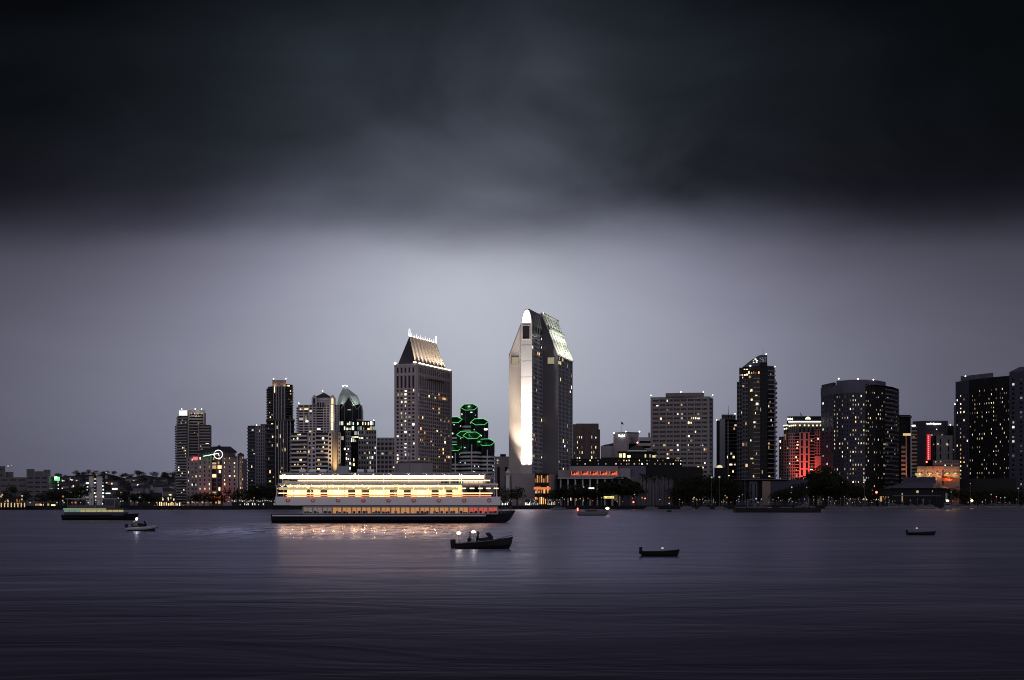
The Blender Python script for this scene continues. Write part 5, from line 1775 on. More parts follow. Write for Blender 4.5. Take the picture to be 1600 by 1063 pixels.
for px, py in ((1225.8, 670.5), (1228.8, 669.8), (1233.5, 666), (1236.5, 665.3), (1239.5, 665), (1242.8, 664.8), (1249.8, 664.8), (1257.2, 664.8), (1263.6, 665), (1270.3, 665), (1276.6, 665), (1282.5, 664.8)):
    b.beacon(px, py, D + 1.2, .72, lamp('crown_lamp', (1, .90, .58), 1.3))
b.lettering('OMNI', 1230, 1238.6, 655.2, D + 3.5, WHITE_L, h=3.6, rot=-.3)
b.part('lit_emblem').ball(V3(1262.5, 655.6, D + 4.6), 2.2, lamp('emblem_glow', (1, 1, .66), 1.5), 14, 4, 1, .25, 1, True)
b.part('mast').tube([V3(1252, 650, D + 8), V3(1251, 645, D + 8)], [.5, .25], DARKM, 6)
for px, w_ in ((1246, 26000), (1253, 46000), (1261, 46000), (1279, 42000)):
    spot(b.root, V3(px, 770, D - 16), V3(px, 728, D - 2), w_, (1, .085, .05), 58, 1, .5)
b.finish()

# --- blue-grey low blocks before the towers (1148-1240)
D = 1030
b = Bld('warehouse', 'blue-grey flat-roofed hall with one beige end wall behind the moored barge', 'warehouse', 1195, D, NAVY)
b.block([(1150, D + 8), (1262, D + 8)], GZ, Z(749.5, D), 16, [None], ROOFM, stone('blue_hall', (.055, .06, .10), .1))
b.block([(1205, D + 2), (1250, D + 2)], GZ, Z(752, D), 5, [dict(cols=12, rows=1, wf=.5, hf=.3, mb=1, mt=8, lit=dict(p=.3, pal=['room_grey', 'room_dim']))], ROOFM)
b.block([(1171, D + 3), (1183.5, D + 3)], GZ, Z(752, D), 5, [dict(cols=2, rows=1, wf=.3, hf=.8)], ROOFM, BLUEG)
b.block([(1183.5, D + 5), (1191, D + 5)], GZ, Z(752, D), 3, [None], ROOFM, BLACK)
b.block([(1191, D + 1), (1204, D + 1)], GZ, Z(752, D), 6, [None], ROOFM, stone('beige_wall', (.24, .19, .165), .1))
b.part('roof').prism([P(1148, D), P(1232, D), P(1232, D + 8), P(1148, D + 8)], Z(750.2, D), Z(748.8, D), BLUEG)
b.finish()

# --- curved hotel tower (1283-1405)
D = 1160
b = Bld('hotel_tower', 'wide curved dark hotel tower with a smooth blue-grey end and many scattered lit windows', 'hotel tower', 1345, D, NAVY)
zt = Z(600.5, 1140)
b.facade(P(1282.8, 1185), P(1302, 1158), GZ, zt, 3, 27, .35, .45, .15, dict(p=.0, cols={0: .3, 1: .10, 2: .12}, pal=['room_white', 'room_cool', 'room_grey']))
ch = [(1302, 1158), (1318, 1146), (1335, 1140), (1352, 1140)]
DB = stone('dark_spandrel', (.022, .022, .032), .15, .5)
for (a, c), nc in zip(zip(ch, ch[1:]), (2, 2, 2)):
    b.facade(P(*a), P(*c), GZ, zt, nc + 2, 27, .32, .42, .25, dict(p=.40, rows={26: .35, 25: .4}, pal=AMBER + ['room_white']), mat=stone('spandrel_painted_light', (.050, .050, .074), .15, .5), mt=4)  # skylight on the left faces put into the colour as a paler blue
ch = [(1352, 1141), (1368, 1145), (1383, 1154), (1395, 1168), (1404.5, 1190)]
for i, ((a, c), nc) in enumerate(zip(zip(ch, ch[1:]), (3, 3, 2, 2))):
    b.facade(P(*a), P(*c), GZ, zt - 1.5, nc + 2, 27, .34, .42, .25, dict(p=.36 if i < 2 else .20, pal=AMBER + ['room_white', 'room_cool']), mat=BLACK, mt=3)  # shade on the right faces put into the colour as black
loop_ = [P(1282.8, 1185), P(1302, 1158), P(1318, 1146), P(1335, 1140), P(1352, 1140), P(1368, 1145), P(1383, 1154), P(1395, 1168), P(1404.5, 1190), P(1404.3, 1215), P(1283, 1215)]
b.W.poly([(*p, zt - .01) for p in loop_], ROOFM)
b.plain(loop_[8], loop_[9], GZ, zt); b.plain(loop_[9], loop_[10], GZ, zt); b.plain(loop_[10], loop_[0], GZ, zt)
pt_ = b.part('penthouse')
pt_.prism([P(1307, 1162), P(1330, 1150), P(1352, 1149), P(1372, 1157), P(1384, 1172), P(1384, 1195), P(1307, 1195)], zt - .5, Z(593.5, 1150), BLUEG)
pt_.prism([P(1283.6, 1187), P(1302.5, 1160), P(1306, 1165), P(1306, 1190)], zt - .5, Z(597.6, 1160), NAVY)
tb = b.part('top_band')
allc = [P(1282.8, 1185), P(1302, 1158), P(1318, 1146), P(1335, 1140), P(1352, 1140)]
for p, q2 in zip(allc, allc[1:]):
    tb.obox(p, q2, .0, .3, zt - 6.5, zt + .4, BLUEG)
rb = [P(1383, 1154), P(1395, 1168), P(1404.5, 1190)]
for k in range(27):
    z = GZ + (zt - GZ) * k / 27
    for p, q2 in zip(rb, rb[1:]):
        b.part('floor_band').obox(p, q2, .02, .35, z, z + 1.2, stone('band_blue', (.12, .12, .16), .1))
for px, py in ((1310.5, 592), (1340.5, 592.4), (1364.8, 593.6), (1354.5, 605.5)):
    b.beacon(px, py, 1150, .5)
b.beacon(1350.8, 750.5, 1090, .9, LAMP_W)
b.cap = 100
b.finish()

# --- slim building with the salmon-lit shaft (1405-1426)
D = 1230
b = Bld('apartment_tower', 'slim stepped tower with a salmon-lit vertical shaft and pale balcony bands', 'apartment tower', 1415, D, stone('salmon_band', (.40, .32, .29), .08))
b.block([(1404, D + 6), (1412, D + 5), (1423, D + 6)], GZ, Z(648, D), 16, [None, dict(cols=2, rows=5, wf=.6, hf=.4, mb=60, lit=dict(p=.2, pal=WARM))], ROOFM, BLACK)
b.part('roof_canopy').prism([P(1407, D + 2), P(1425, D + 2), P(1425, D + 16), P(1407, D + 16)], Z(651.5, D), Z(650.4, D), DGREY)
b.block([(1408, D), (1416, D)], GZ, Z(694, D), 6, [dict(bal=dict(rows=14, proj=.8, slab=.45))], ROOFM, BLACK)
b.block([(1424, D + 1), (1432.5, D + 1)], GZ, Z(663, D), 12, [dict(bal=dict(rows=22, proj=.8, slab=.40, mat=GREYC, lit=dict(p=.15, pal=WARM)))], ROOFM, BLACK)
b.fin(P(1414.8, D - 1), P(1416.8, D - 1), .8, GZ, Z(681, D), MATS['salmon_band'])
b.part('lit_cap').prism([P(1411, D - 2), P(1423, D - 2), P(1423, D), P(1411, D)], Z(681, D), Z(677.5, D), lamp('cap_glow', (1, .75, .4), .7))
b.part('lit_sign').box(X(1425, D), X(1430.5, D), D + .2, D + .6, Z(666.2, D), Z(664.3, D), WHITE_L)
spot(b.root, V3(1415.5, 768, D - 14), V3(1415.5, 715, D), 22000, (1, .35, .16), 45, 1, .4)
b.finish()

# --- dark wide building with white sign lettering and the red light strip
D = 1300
b = Bld('office_tower', 'wide dark building with white lettering on top and a red lamp strip', 'office tower', 1455, D, stone('dark_slate_wall', (.060, .058, .075), .1), glass=GLASS)
b.block([(1426, D + 12), (1446, D), (1481, D)], GZ, Z(657.6, D), 26, [None, dict(cols=3, rows=1, wf=.86, hf=.80, mt=8, rec=1)], ROOFM)
b.block([(1481, D + 6), (1494, D + 6)], GZ, Z(665, D), 20, [None], ROOFM, BLACK)
b.lettering('solidgate', 1447.8, 1470.4, 662.2, D - .6, WHITE_L, h=3.4)
rs_ = b.part('red_lamp_strip')
rs_.box(X(1447.4, D), X(1453, D), D - 2.4, D - 1.2, Z(719, D), Z(679, D), lamp('strip_red', (1, .04, .06), .55))
for k in range(12):
    y = 682 + k * 3.2
    rs_.ball(V3(1450.6, y, D - 2.6), .62, lamp('strip_red_lamp', (1, .30, .30), 1.3), 6, 4)
b.beacon(1485, 664, D + 2, .5); b.beacon(1448, 722, D - 3, .7, LAMP_R); b.beacon(1463.5, 671, D - 1, .3)
b.finish()
D = 1260
b = Bld('office_block', 'grey windowless-looking block with two dark slots right of the red strip of lamps', 'office building', 1474, D, stone('slot_grey', (.20, .20, .205), .08))
b.block([(1459, D + 6), (1463, D + 4)], GZ, Z(681, D), 14, [dict(cols=2, rows=4, wf=.3, hf=.3, mb=20, lit=dict(p=.1, pal=COOL))], ROOFM, BLACK)
b.block([(1463, D), (1488.5, D)], GZ, Z(680.5, D), 18, [dict(cols=2, rows=3, wf=.16, hf=.72, mb=38, mt=2.4, rec=.8)], ROOFM)
b.part('rooftop_plant').prism([P(1459, D + 4), P(1475, D + 4), P(1475, D + 12), P(1459, D + 12)], Z(680.5, D), Z(675.5, D), DGREY)
for px, py, r_ in ((1456, 680, .6), (1472, 679.6, .45), (1465.4, 694, .85), (1480, 694.5, .95), (1459, 694.5, .4), (1490, 703, .4)):
    b.beacon(px, py, D - 1, r_, LAMP_W)
b.finish()

# --- salmon lit long building and its upper storey
D = 1120
b = Bld('shopping_arcade', 'long salmon wall washed amber by round lamps, with a lower terrace of orange canopies', 'building', 1466, D, stone('salmon_wall', (.34, .22, .19), .08))
b.block([(1458, D + 10), (1499, D + 10)], GZ, Z(719, D), 10, [dict(cols=12, rows=2, wf=.6, hf=.35, mb=Z(729, D) - GZ - .2, lit=dict(p=.06, pal=WARM))], ROOFM, stone('salmon_upper', (.26, .195, .18), .08))
b.block([(1433, D), (1499.5, D)], GZ, Z(729, D), 9, [None], ROOFM)
b.part('terrace').prism([P(1411, D - 14), P(1462, D - 14), P(1462, D - 3), P(1411, D - 3)], GZ, Z(746, D), NAVY)
cn = b.part('canopy')
for px, yt, yb in ((1476, 744.5, 752), (1484, 746, 752), (1492, 747, 752)):
    cn.prism([P(px - 4.5, D - 12), P(px + 4.5, D - 12), P(px + 4.5, D - 6), P(px - 4.5, D - 6)], Z(yb, D), [Z(yt + 3, D), Z(yt + 3, D), Z(yt, D), Z(yt, D)], stone('canopy_orange', (.45, .10, .05), .1))
b.part('pylon').prism([P(1472, D - 8), P(1474.6, D - 8), P(1474.6, D - 6), P(1472, D - 6)], GZ, Z(735, D), BLUEG)
for px, w_ in ((1453, 520), (1480, 520), (1493, 520), (1437, 700), (1465, 300)):
    glow(b.root, V3(px, 741, D - 2.2), w_, (1, .66, .20), .4)
    b.part('wall_lamp').ball(V3(px, 740, D - .9), 1.0 if px != 1437 else .8, LAMP_Y, 8, 5, 1.5, .6, .7)
for px in (1445, 1470, 1488):
    spot(b.root, V3(px, 752, D - 11), V3(px, 731, D), 7000, (1, .16, .08), 90, 1, .4)
glow(b.root, V3(1484, 748.5, D - 14), 1500, (1, .30, .08), .4)
for (px, py, r_) in ((1434, 742.5, 1.3), (1431.5, 741, .9), (1438, 744, .9), (1462, 738, .55), (1462, 749, .8), (1466, 744, .7), (1469, 745.5, .6), (1442, 735.5, .45), (1462, 722, .6), (1470, 721.5, .5)):
    b.beacon(px, py, D - 4, r_, LAMP_Y)
b.finish()

# --- low arena roof at the water (1370-1480)
D = 1120
b = Bld('marina_hall', 'low hall with a broad curved blue-grey roof at the water right of the curved tower', 'hall', 1427, D - 20, BLACK)
rf = b.part('roof')
prof = [(1370, 767), (1380, 764), (1392, 759.5), (1405, 756), (1420, 754.2), (1440, 753.8), (1458, 754.8), (1472, 758.5), (1484, 763)]
for i in range(len(prof) - 1):
    (a, ya), (c, yc) = prof[i], prof[i + 1]
    rf.poly([V3(a, max(ya, 762.5) + .5, D - 45 + 0), V3(c, max(yc, 762.5) + .5, D - 45), V3(c, yc, D - 18), V3(a, ya, D - 18)], BLUEG)
    rf.poly([V3(a, ya, D - 18), V3(c, yc, D - 18), V3(c, yc + 4, D), V3(a, ya + 4, D)], BLUEG)
b.block([(1374, D - 42), (1482, D - 42)], GZ, Z(764, D - 42), 30, [dict(cols=22, rows=1, wf=.8, hf=.5, lit=dict(p=.05, pal=['room_grey', 'room_dim']))], ROOFM)
b.part('eave').prism([P(1395, D - 50), P(1470, D - 50), P(1470, D - 46), P(1395, D - 46)], Z(776, D), Z(774.6, D), BLUEG)
for px, py, r_, m_ in ((1433.5, 768.5, 1.0, LAMP_Y), (1457, 767.6, .4, LAMP_W), (1369.5, 769.5, .8, LAMP_R), (1380, 776.5, .4, LAMP_O), (1384, 776.8, .4, LAMP_O), (1388, 777, .4, LAMP_O)):
    b.beacon(px, py, D - 52, r_, m_)
b.finish()

# --- right edge hotel tower (1493-1640)
b = Bld('hotel_tower', 'massive near-black hotel tower at the right edge with a plain blue-grey wing', 'hotel tower', 1545, 1180, BLACK)
zt = Z(597, 1212)
ch = [(1493, 1212), (1512, 1192)]
b.facade(P(1493, 1212), P(1514, 1192), GZ, zt, 4, 27, .36, .42, .25, dict(p=.16, cols={1: .6, 2: .3}, pal=['room_white', 'room_yellow', 'room_warm']), mat=MATS['spandrel_painted_light'], mt=10)  # skylight on this left face put into the spandrel colour too
for (a, c), nc in zip((((1514, 1192), (1536, 1176)), ((1536, 1176), (1558, 1162)), ((1558, 1162), (1577, 1152))), (4, 4, 4)):
    b.facade(P(*a), P(*c), GZ, zt, nc + 2, 27, .28, .40, .25, dict(p=.24, pal=['room_yellow', 'room_yellow', 'room_white', 'room_dim']), mat=BLACK, mt=8)
zr = Z(581, 1140)
b.facade(P(1577, 1146), P(1640, 1108), GZ, zr, 5, 27, .3, .45, .2, dict(p=.10, cols={0: .3, 1: .2}, pal=['room_grey', 'room_white', 'room_grey']), mat=NAVY, mt=4)
b.plain(P(1577, 1152), P(1577, 1146), GZ, zr)
lp = [P(1493, 1212), P(1514, 1192), P(1536, 1176), P(1558, 1162), P(1577, 1152), (X(1577, 1152), 1230), P(1493.2, 1240)]
b.W.poly([(*p, zt) for p in lp], ROOFM); b.plain(lp[6], lp[0], GZ, zt)
lp = [P(1577, 1146), P(1640, 1108), (X(1640, 1108), 1190), P(1577.2, 1200)]
b.W.poly([(*p, zr) for p in lp], ROOFM); b.plain(lp[3], lp[0], GZ, zr); b.plain(lp[1], lp[2], GZ, zr)
b.part('penthouse').prism([P(1501, 1206), P(1552, 1172), P(1552, 1200), P(1501, 1225)], zt - .3, zt + 4.0, BLUEG)
b.part('wing_roof').prism([P(1577.5, 1148), P(1592, 1140), P(1650, 1106), P(1640, 1180), P(1577.5, 1190)], zr - .3, [zr + .5, zr + 3.4, zr + 3.4, zr + 3.4, zr + .5], BLUEG)
for px, py in ((1508.5, 588), (1597, 575.4), (1492, 632)):
    b.beacon(px, py, 1180, .5)
for k in range(11):
    if k != 2:
        b.wins.append(((X(1541 + k * 3.9, 1140), 1150.2 - k * 0, Z(756, 1140)), 0, 1.2, 1.1, random.choice(AMBER), GLASS))
b.part('low_wing').prism([P(1500, 1152), P(1640, 1152 - 20), P(1640, 1165), P(1500, 1175)], GZ, Z(748, 1150), BLACK)
b.finish()
D = 1290
b = Bld('office_tower', 'thin dark slab tower showing between the dark sign building and the right edge hotel', 'office tower', 1492, D, DGREY)
b.W.prism([P(1490.4, D), P(1494.2, D), P(1494.2, D + 12), P(1490.4, D + 12)], GZ, Z(632.6, D), DGREY)
b.finish()

# ================================================================== waterfront
def shore_y(px, back=0):
    return shore_D(px) + back


# --- pier restaurant at the left edge
D = shore_y(20, -14)
b = Bld('pier_pavilion', 'pier pavilion at the left edge with a row of amber lit posts over the water', 'pier', 20, D, BLACK)
b.W.prism([P(-60, D), P(41, D), P(41, D + 14), P(-60, D + 14)], 1.2, 1.6, DARKM)
b.part('roof').prism([P(-60, D - .8), P(42, D - .8), P(42, D + 13), P(-60, D + 13)], 4.0, 4.5, SLATE)
for k in range(18):
    px = -50 + k * 5.2
    b.part('lit_post').tube([(X(px, D), D, 1.6), (X(px, D), D, 4.0)], .28, lamp('post_amber', (1, .70, .34), .8), 6)
    b.part('pile').tube([(X(px, D), D + 1, -1), (X(px, D), D + 1, 1.2)], .22, DARKM, 6)
b.part('rail').prism([P(-60, D - .1), P(41, D - .1), P(41, D + .02), P(-60, D + .02)], 2.5, 2.62, DARKM)
for px, py, m_ in ((-8, 776, LAMP_Y), (1.5, 776, LAMP_Y), (3.5, 773.5, LAMP_Y), (34, 780.5, LAMP_Y), (34.6, 775, LAMP_W), (12, 782, LAMP_Y)):
    b.beacon(px, py, D + 12, .55, m_)
b.finish()
D = shore_y(22, 30)
b = Bld('restaurant', 'low dark restaurant with glowing red-orange windows behind the amber pier', 'restaurant', 22, D, BLACK)
b.block([(-8, D), (33, D)], GZ, Z(776, D), 10, [dict(cols=9, rows=1, wf=.55, hf=.5, lit=dict(p=.75, pal=['room_orange', 'room_orange', 'room_warm']))], SLATE)
b.finish()
D = shore_y(70, 5)
b = Bld('cafe', 'long low cafe with bright yellow-white windows beside the amber pier', 'cafe', 70, D, BLACK)
b.block([(54, D), (79, D)], GZ, Z(786, D), 7, [dict(cols=10, rows=1, wf=.75, hf=.55, lit=dict(p=.8, pal=['room_white', 'room_warm', 'room_yellow']))], SLATE)
b.block([(79, D), (87, D)], GZ, Z(786.2, D), 7, [dict(cols=1, rows=1, wf=.85, hf=.7, lit=dict(p=1, pal=['room_yellow']))], SLATE)
b.finish()
D = shore_y(265, 5)
b = Bld('restaurant', 'brightly lit waterfront restaurant with a wall of yellow-white windows below the white-topped tower', 'restaurant', 265, D, DARKM)
b.block([(245, D), (284, D)], GZ, Z(783.6, D), 9, [dict(cols=14, rows=1, wf=.85, hf=.72, lit=dict(p=.95, pal=['room_white', 'room_yellow', 'room_yellow', 'room_warm']))], SLATE)
b.block([(250, D + 4), (276, D + 4)], Z(783.6, D), Z(776, D), 6, [dict(cols=3, rows=1, wf=.18, hf=.6, lit=dict(p=1, pal=['room_yellow']))], SLATE)
b.part('awning').prism([P(244, D - 2.5), P(285, D - 2.5), P(285, D), P(244, D)], Z(784.6, D), [Z(784.3, D)] * 2 + [Z(783.2, D)] * 2, SLATE)
rl = b.part('red_lamp_row')
for k in range(11):
    rl.ball(V3(242 + k * 4.4, 790.2, D - 3), .28, LAMP_O, 6, 4)
b.finish()
D = shore_y(420, 4)
b = Bld('dining_pavilion', 'long low dining pavilion with a chain of white lamps left of the ferry', 'pavilion', 420, D, DARKM)
b.block([(362, D), (434, D)], GZ, Z(784.5, D), 7, [dict(cols=30, rows=1, wf=.6, hf=.5, lit=dict(p=.35, pal=['room_white', 'room_cool', 'room_yellow']))], SLATE)
lr = b.part('lamp_chain')
for k in range(26):
    if k % 5 != 3:
        lr.ball(V3(363 + k * 2.75, 782.8 + .5 * math.sin(k * .9), D - .8), .27, LAMP_W, 6, 4)
lr.tube([V3(362, 783.1, D - .8), V3(433, 783.1, D - .8)], .05, DARKM, 4)
b.finish()

# --- kiosks of the waterfront village, right of the ferry
for i, (x0, x1, yt, lab) in enumerate(((781, 799, 782, 'small dim kiosk hung with white lamps, nearest the bow of the ferry'),
                                       (820, 842, 782.5, 'small kiosk with white lamps below the red-orange restaurant'),
                                       (855, 874, 781.5, 'small kiosk with yellow lit windows left of the round-crowned trees'))):
    D = shore_y((x0 + x1) / 2, 6)
    b = Bld('kiosk', lab, 'kiosk', (x0 + x1) / 2, D, DARKM)
    b.block([(x0, D), (x1, D)], GZ, Z(yt + 1.5, D), 5, [dict(cols=7, rows=1, wf=.7, hf=.55, lit=dict(p=.55 if i < 2 else .9, pal=['room_white', 'room_cool'] if i < 2 else ['room_yellow', 'room_white']))], SLATE)
    rf = b.part('roof')
    a_, c_ = P(x0 - .5, D - .6), P(x1 + .5, D - .6)
    zr = Z(yt + 1.5, D)
    rf.poly([(*a_, zr), (*c_, zr), (c_[0] - 1, D + 2.5, zr + 1.4), (a_[0] + 1, D + 2.5, zr + 1.4)], SLATE)
    rf.poly([(c_[0], D + 5.6, zr), (a_[0], D + 5.6, zr), (a_[0] + 1, D + 2.5, zr + 1.4), (c_[0] - 1, D + 2.5, zr + 1.4)], SLATE)
    for _ in range(6):
        b.beacon(uni(x0, x1), uni(yt - 1.5, yt + 4.5), D - 1.2, .24, random.choice([LAMP_W, LAMP_C]))
    b.finish()

# --- yellow and white lit boards by the trees
D = shore_y(951, 6)
t = thing('lit_sign', 'yellow backlit sign board low by the water under the big round tree', 'sign', (X(951, D), D, GZ))
m_ = MB(); m_.box(X(943.5, D), X(959.5, D), D, D + .3, Z(779, D), Z(775.6, D), lamp('board_yellow', (1, .86, .28), 1.1)); m_.build('panel', t)
m_ = MB()
for px in (944.5, 948.6, 950.5, 952.0, 954.4, 956.6):
    m_.box(X(px, D), X(px + .7, D), D - .06, D - .01, Z(778.2, D), Z(776.4, D), BLACK)
m_.build('lettering', t)
m_ = MB()
for px in (945, 958):
    m_.tube([(X(px, D), D + .15, GZ), (X(px, D), D + .15, Z(779, D))], .1, METAL, 6)
m_.build('post', t)
D = shore_y(924, 14)
t = thing('lit_sign', 'white backlit board between the two round trees', 'sign', (X(924, D), D, GZ))
m_ = MB(); m_.box(X(919.8, D), X(928.4, D), D, D + .3, Z(764, D), Z(762, D), lamp('board_white', (.95, 1, .97), 1.6)); m_.build('panel', t)
m_ = MB(); m_.tube([(X(924, D), D + .15, GZ), (X(924, D), D + .15, Z(764, D))], .14, METAL, 6); m_.build('post', t)

# --- trees along the water
for px, yt in ((62, 772), (72, 768), (82, 765), (92, 762), (101, 766), (109, 770)):
    tree(px, shore_y(px, 26 + 8 * rnd()), yt, 'dark round tree in the clump right of the grey office block', 'trees by the office block', wide=1.25)
for px, yt in ((16, 757), (24, 760), (40, 766), (126, 754), (119, 758), (96, 757)):
    (palm if px in (24, 96) else tree)(px, shore_y(px, 40), yt, 'dark tree standing before the grey office block and the white apartment block', 'trees before the left blocks')
for px, yt in ((190, 768), (198, 764), (210, 770), (221, 769), (232, 773), (240, 774)):
    tree(px, shore_y(px, 70), yt, 'dark low tree between the bright shop and the lit restaurant', 'trees behind the lit restaurant', wide=1.3)
palm(285.5, shore_y(285, 20), 751, 'tall palm standing right of the lit restaurant, before the white-topped tower')
palm(302, shore_y(300, 40), 752, 'bushy dark palm before the left wing of the neon ring hotel')
for px, yt in ((298, 772), (308, 770), (318, 769), (328, 767), (338, 769), (347, 771)):
    tree(px, shore_y(px, 18), yt, 'dark round tree at the foot of the neon ring hotel', 'trees at the neon ring hotel', wide=1.4)
for px, yt in ((400, 757), (408, 754), (417, 756), (425, 757), (395, 760), (365, 762), (380, 763)):
    tree(px, shore_y(px, 60), yt, 'dark tree at the foot of the slim grid tower', 'trees at the slim grid tower', wide=1.2)
for px, yt in ((738, 758), (748, 757), (790, 760), (808, 760)):
    tree(px, shore_y(px, 10), yt, 'dark tree at the foot of the pale podium behind the ferry', 'trees behind the ferry', wide=1.3)
tree(884, shore_y(884, 12), 757.5, 'round dark tree below the red lit hall, smaller than its neighbour', None, BIGTREE, wide=1.35)
tree(903, shore_y(903, 12), 757, 'broad round dark tree under the red lit bays, beside the white board', None, BIGTREE, wide=1.5)
tree(972, shore_y(972, 12), 744.5, 'largest round dark tree on the waterfront, before the ribbed grey wall', None, BIGTREE, wide=1.6)
tree(948, shore_y(948, 14), 749, 'round dark tree touching the left flank of the largest round tree', None, TREES[0], wide=1.25)
tree(993, shore_y(993, 14), 752, 'round dark tree touching the right flank of the largest round tree', None, TREES[1], wide=.9)
for px, yt in ((862, 766), (870, 768), (930, 766), (915, 768), (938, 764)):
    tree(px, shore_y(px, 16), yt, 'small dark tree filling the gaps between the round waterfront trees', 'small trees between the round trees', wide=1.2)
for px, yt in ((1003, 738), (1009, 742), (1018, 739), (1024, 744), (1031, 741), (1038, 739), (1044, 742), (1050, 740), (1056, 745)):
    palm(px, shore_y(px, 18 + 4 * rnd()), yt, 'tall dark palm in the row before the ribbed grey wall', 'palms before the ribbed wall')
for px, yt in ((1062, 757), (1070, 752), (1080, 745), (1090, 740), (1099, 738.5), (1108, 742), (1117, 750), (1127, 748), (1136, 744), (1144, 750), (1152, 757), (1161, 764), (1060, 766), (1075, 763), (1105, 760), (1128, 764)):
    tree(px, shore_y(px, 16 + 10 * rnd()), yt, 'dark dense tree in the grove before the broad grey tower', 'grove before the broad grey tower', wide=1.25)
for px, yt in ((1212, 768), (1220, 765), (1228, 764), (1236, 762), (1245, 755)):
    tree(px, shore_y(px, 8), yt, 'dark low tree before the blue-grey warehouse', 'trees before the warehouse', wide=1.3)
tree(1284, shore_y(1284, 14), 727, 'tallest dark tree on the right, before the left end of the curved tower', None, BIGTREE, wide=.95)
for px, yt in ((1256, 748), (1266, 740), (1275, 735), (1296, 734), (1306, 741), (1316, 750), (1326, 755), (1336, 757), (1346, 758), (1356, 757), (1366, 759), (1270, 756), (1290, 755), (1305, 760)):
    tree(px, shore_y(px, 18 + 14 * rnd()), yt, 'dark dense tree in the grove before the curved tower', 'grove before the curved tower', wide=1.25)
for px, yt in ((1487, 763), (1500, 760), (1512, 761), (1526, 763), (1540, 762), (1555, 764), (1570, 762), (1584, 765), (1597, 763)):
    tree(px, shore_y(px, 14), yt, 'dark low tree before the massive right edge tower', 'trees before the right edge tower', wide=1.4)

# --- street lamps and light masts
for px, py, m_, r_ in ((98.6, 776, LAMP_O, .55), (98, 782.6, LAMP_W, .45)):
    street_lamp(px, shore_y(px, 3), py, 'red-orange harbour lamp on a post right of the yellow cafe' if m_ is LAMP_O else 'white lamp just below the red-orange harbour lamp', None, m_, r_)
for px, py, m_, r_ in ((47, 789, LAMP_W, .42), (89, 789.4, LAMP_W, .38), (100, 789, LAMP_W, .36), (112.5, 788, LAMP_O, .42), (118, 788.2, LAMP_O, .62), (138, 788.4, LAMP_W, .5), (126, 788.6, LAMP_W, .25), (149.5, 787, LAMP_W, .22), (188.5, 783.5, LAMP_W, .35), (192, 783, LAMP_W, .32), (204.5, 783, LAMP_W, .3)):
    street_lamp(px, shore_y(px, 3), py, 'small lamp on a post along the left shore', 'lamps along the left shore', m_, r_)
for k, px in enumerate((214.6, 232.8, 245, 254, 262, 267)):
    py = (787, 787, 786.5, 778.5, 778.5, 778.5)[k]
    street_lamp(px, shore_y(px, 2.5), py, 'warm lamp around the lit waterfront restaurant', 'lamps round the lit restaurant', LAMP_O if k < 2 else LAMP_Y, .42)
for k, px in enumerate((294, 303, 308, 316.5, 322, 329.5, 337.5, 344)):
    street_lamp(px, shore_y(px, 2.5), (785.5, 786, 786.6, 785.2, 786.8, 787, 786, 785.8)[k], 'orange lamp in the row left of the dining pavilion', 'orange lamps left of the dining pavilion', LAMP_O if k % 3 else LAMP_Y, .40 if k % 3 else .55)
for px, py, r_ in ((397, 778, .3), (440, 782.6, .32), (452, 785, .3), (461, 786.5, .3), (468, 783, .3), (475, 785.4, .25)):
    street_lamp(px, shore_y(px, 3), py, 'tiny white lamp at the stern side of the ferry', 'lamps at the stern of the ferry', LAMP_W, r_)
for k in range(15):
    px = 880 + k * 6.6 + uni(-1.5, 1.5)
    if 940 < px < 962:
        continue
    street_lamp(px, shore_y(px, 3), uni(777.5, 784.5), 'small lamp under the round waterfront trees', 'lamps under the round trees', random.choice([LAMP_W, LAMP_Y, LAMP_O, LAMP_C]), uni(.2, .38))
street_lamp(989.8, shore_y(989, 1.2), 784.8, 'low red harbour lamp at the water below the ribbed grey wall', None, LAMP_R, .5)
for px, py, m_, r_ in ((991.5, 773, LAMP_C, .35), (988, 778.6, LAMP_O, .35), (1003.5, 778, LAMP_O, .5), (1008, 779, LAMP_R, .4), (1045.6, 777.8, LAMP_O, .45)):
    street_lamp(px, shore_y(px, 3), py, 'coloured lamp before the ribbed grey wall', 'lamps before the ribbed wall', m_, r_)
for px, py, m_, r_ in ((1031, 780.6, LAMP_C, .3), (1062, 780.4, LAMP_C, .3), (1084.6, 777.8, LAMP_Y, .5), (1083, 780, LAMP_Y, .4), (1088, 780.2, LAMP_Y, .35), (1098, 780, LAMP_C, .25), (1112, 746, LAMP_C, .5), (1124, 745.6, LAMP_W, .65), (1135.8, 777.6, LAMP_O, .55), (1133, 774.6, LAMP_Y, .35), (1155, 776, LAMP_W, .35), (1160, 773, LAMP_C, .25)):
    street_lamp(px, shore_y(px, 3), py, 'small lamp at the foot of the dark grove', 'lamps at the grove', m_, r_)
for px, py, m_, r_ in ((1181.5, 779.4, LAMP_W, .55), (1190, 780, LAMP_C, .35), (1216, 778, LAMP_C, .3), (1235.5, 778.6, LAMP_C, .3), (1257, 780, LAMP_W, .3), (1237, 761.5, LAMP_W, .5), (1260.6, 761.6, LAMP_C, .3), (1236, 770, LAMP_C, .25), (1271, 775.8, LAMP_C, .2), (1295, 777, LAMP_C, .3)):
    street_lamp(px, shore_y(px, 3), py, 'small white lamp behind the moored barge', 'lamps behind the barge', m_, r_)
for k in range(16):
    px = 1300 + k * 6 + uni(-2, 2)
    street_lamp(px, shore_y(px, 3), uni(774.5, 783), 'tiny cool lamp in the marina right of the barge', 'lamps in the marina', random.choice([LAMP_C, LAMP_W]), uni(.14, .30))
street_lamp(1350.6, shore_y(1350, 5), 750.3, 'tall lamp post before the curved tower', None, LAMP_W, .8)
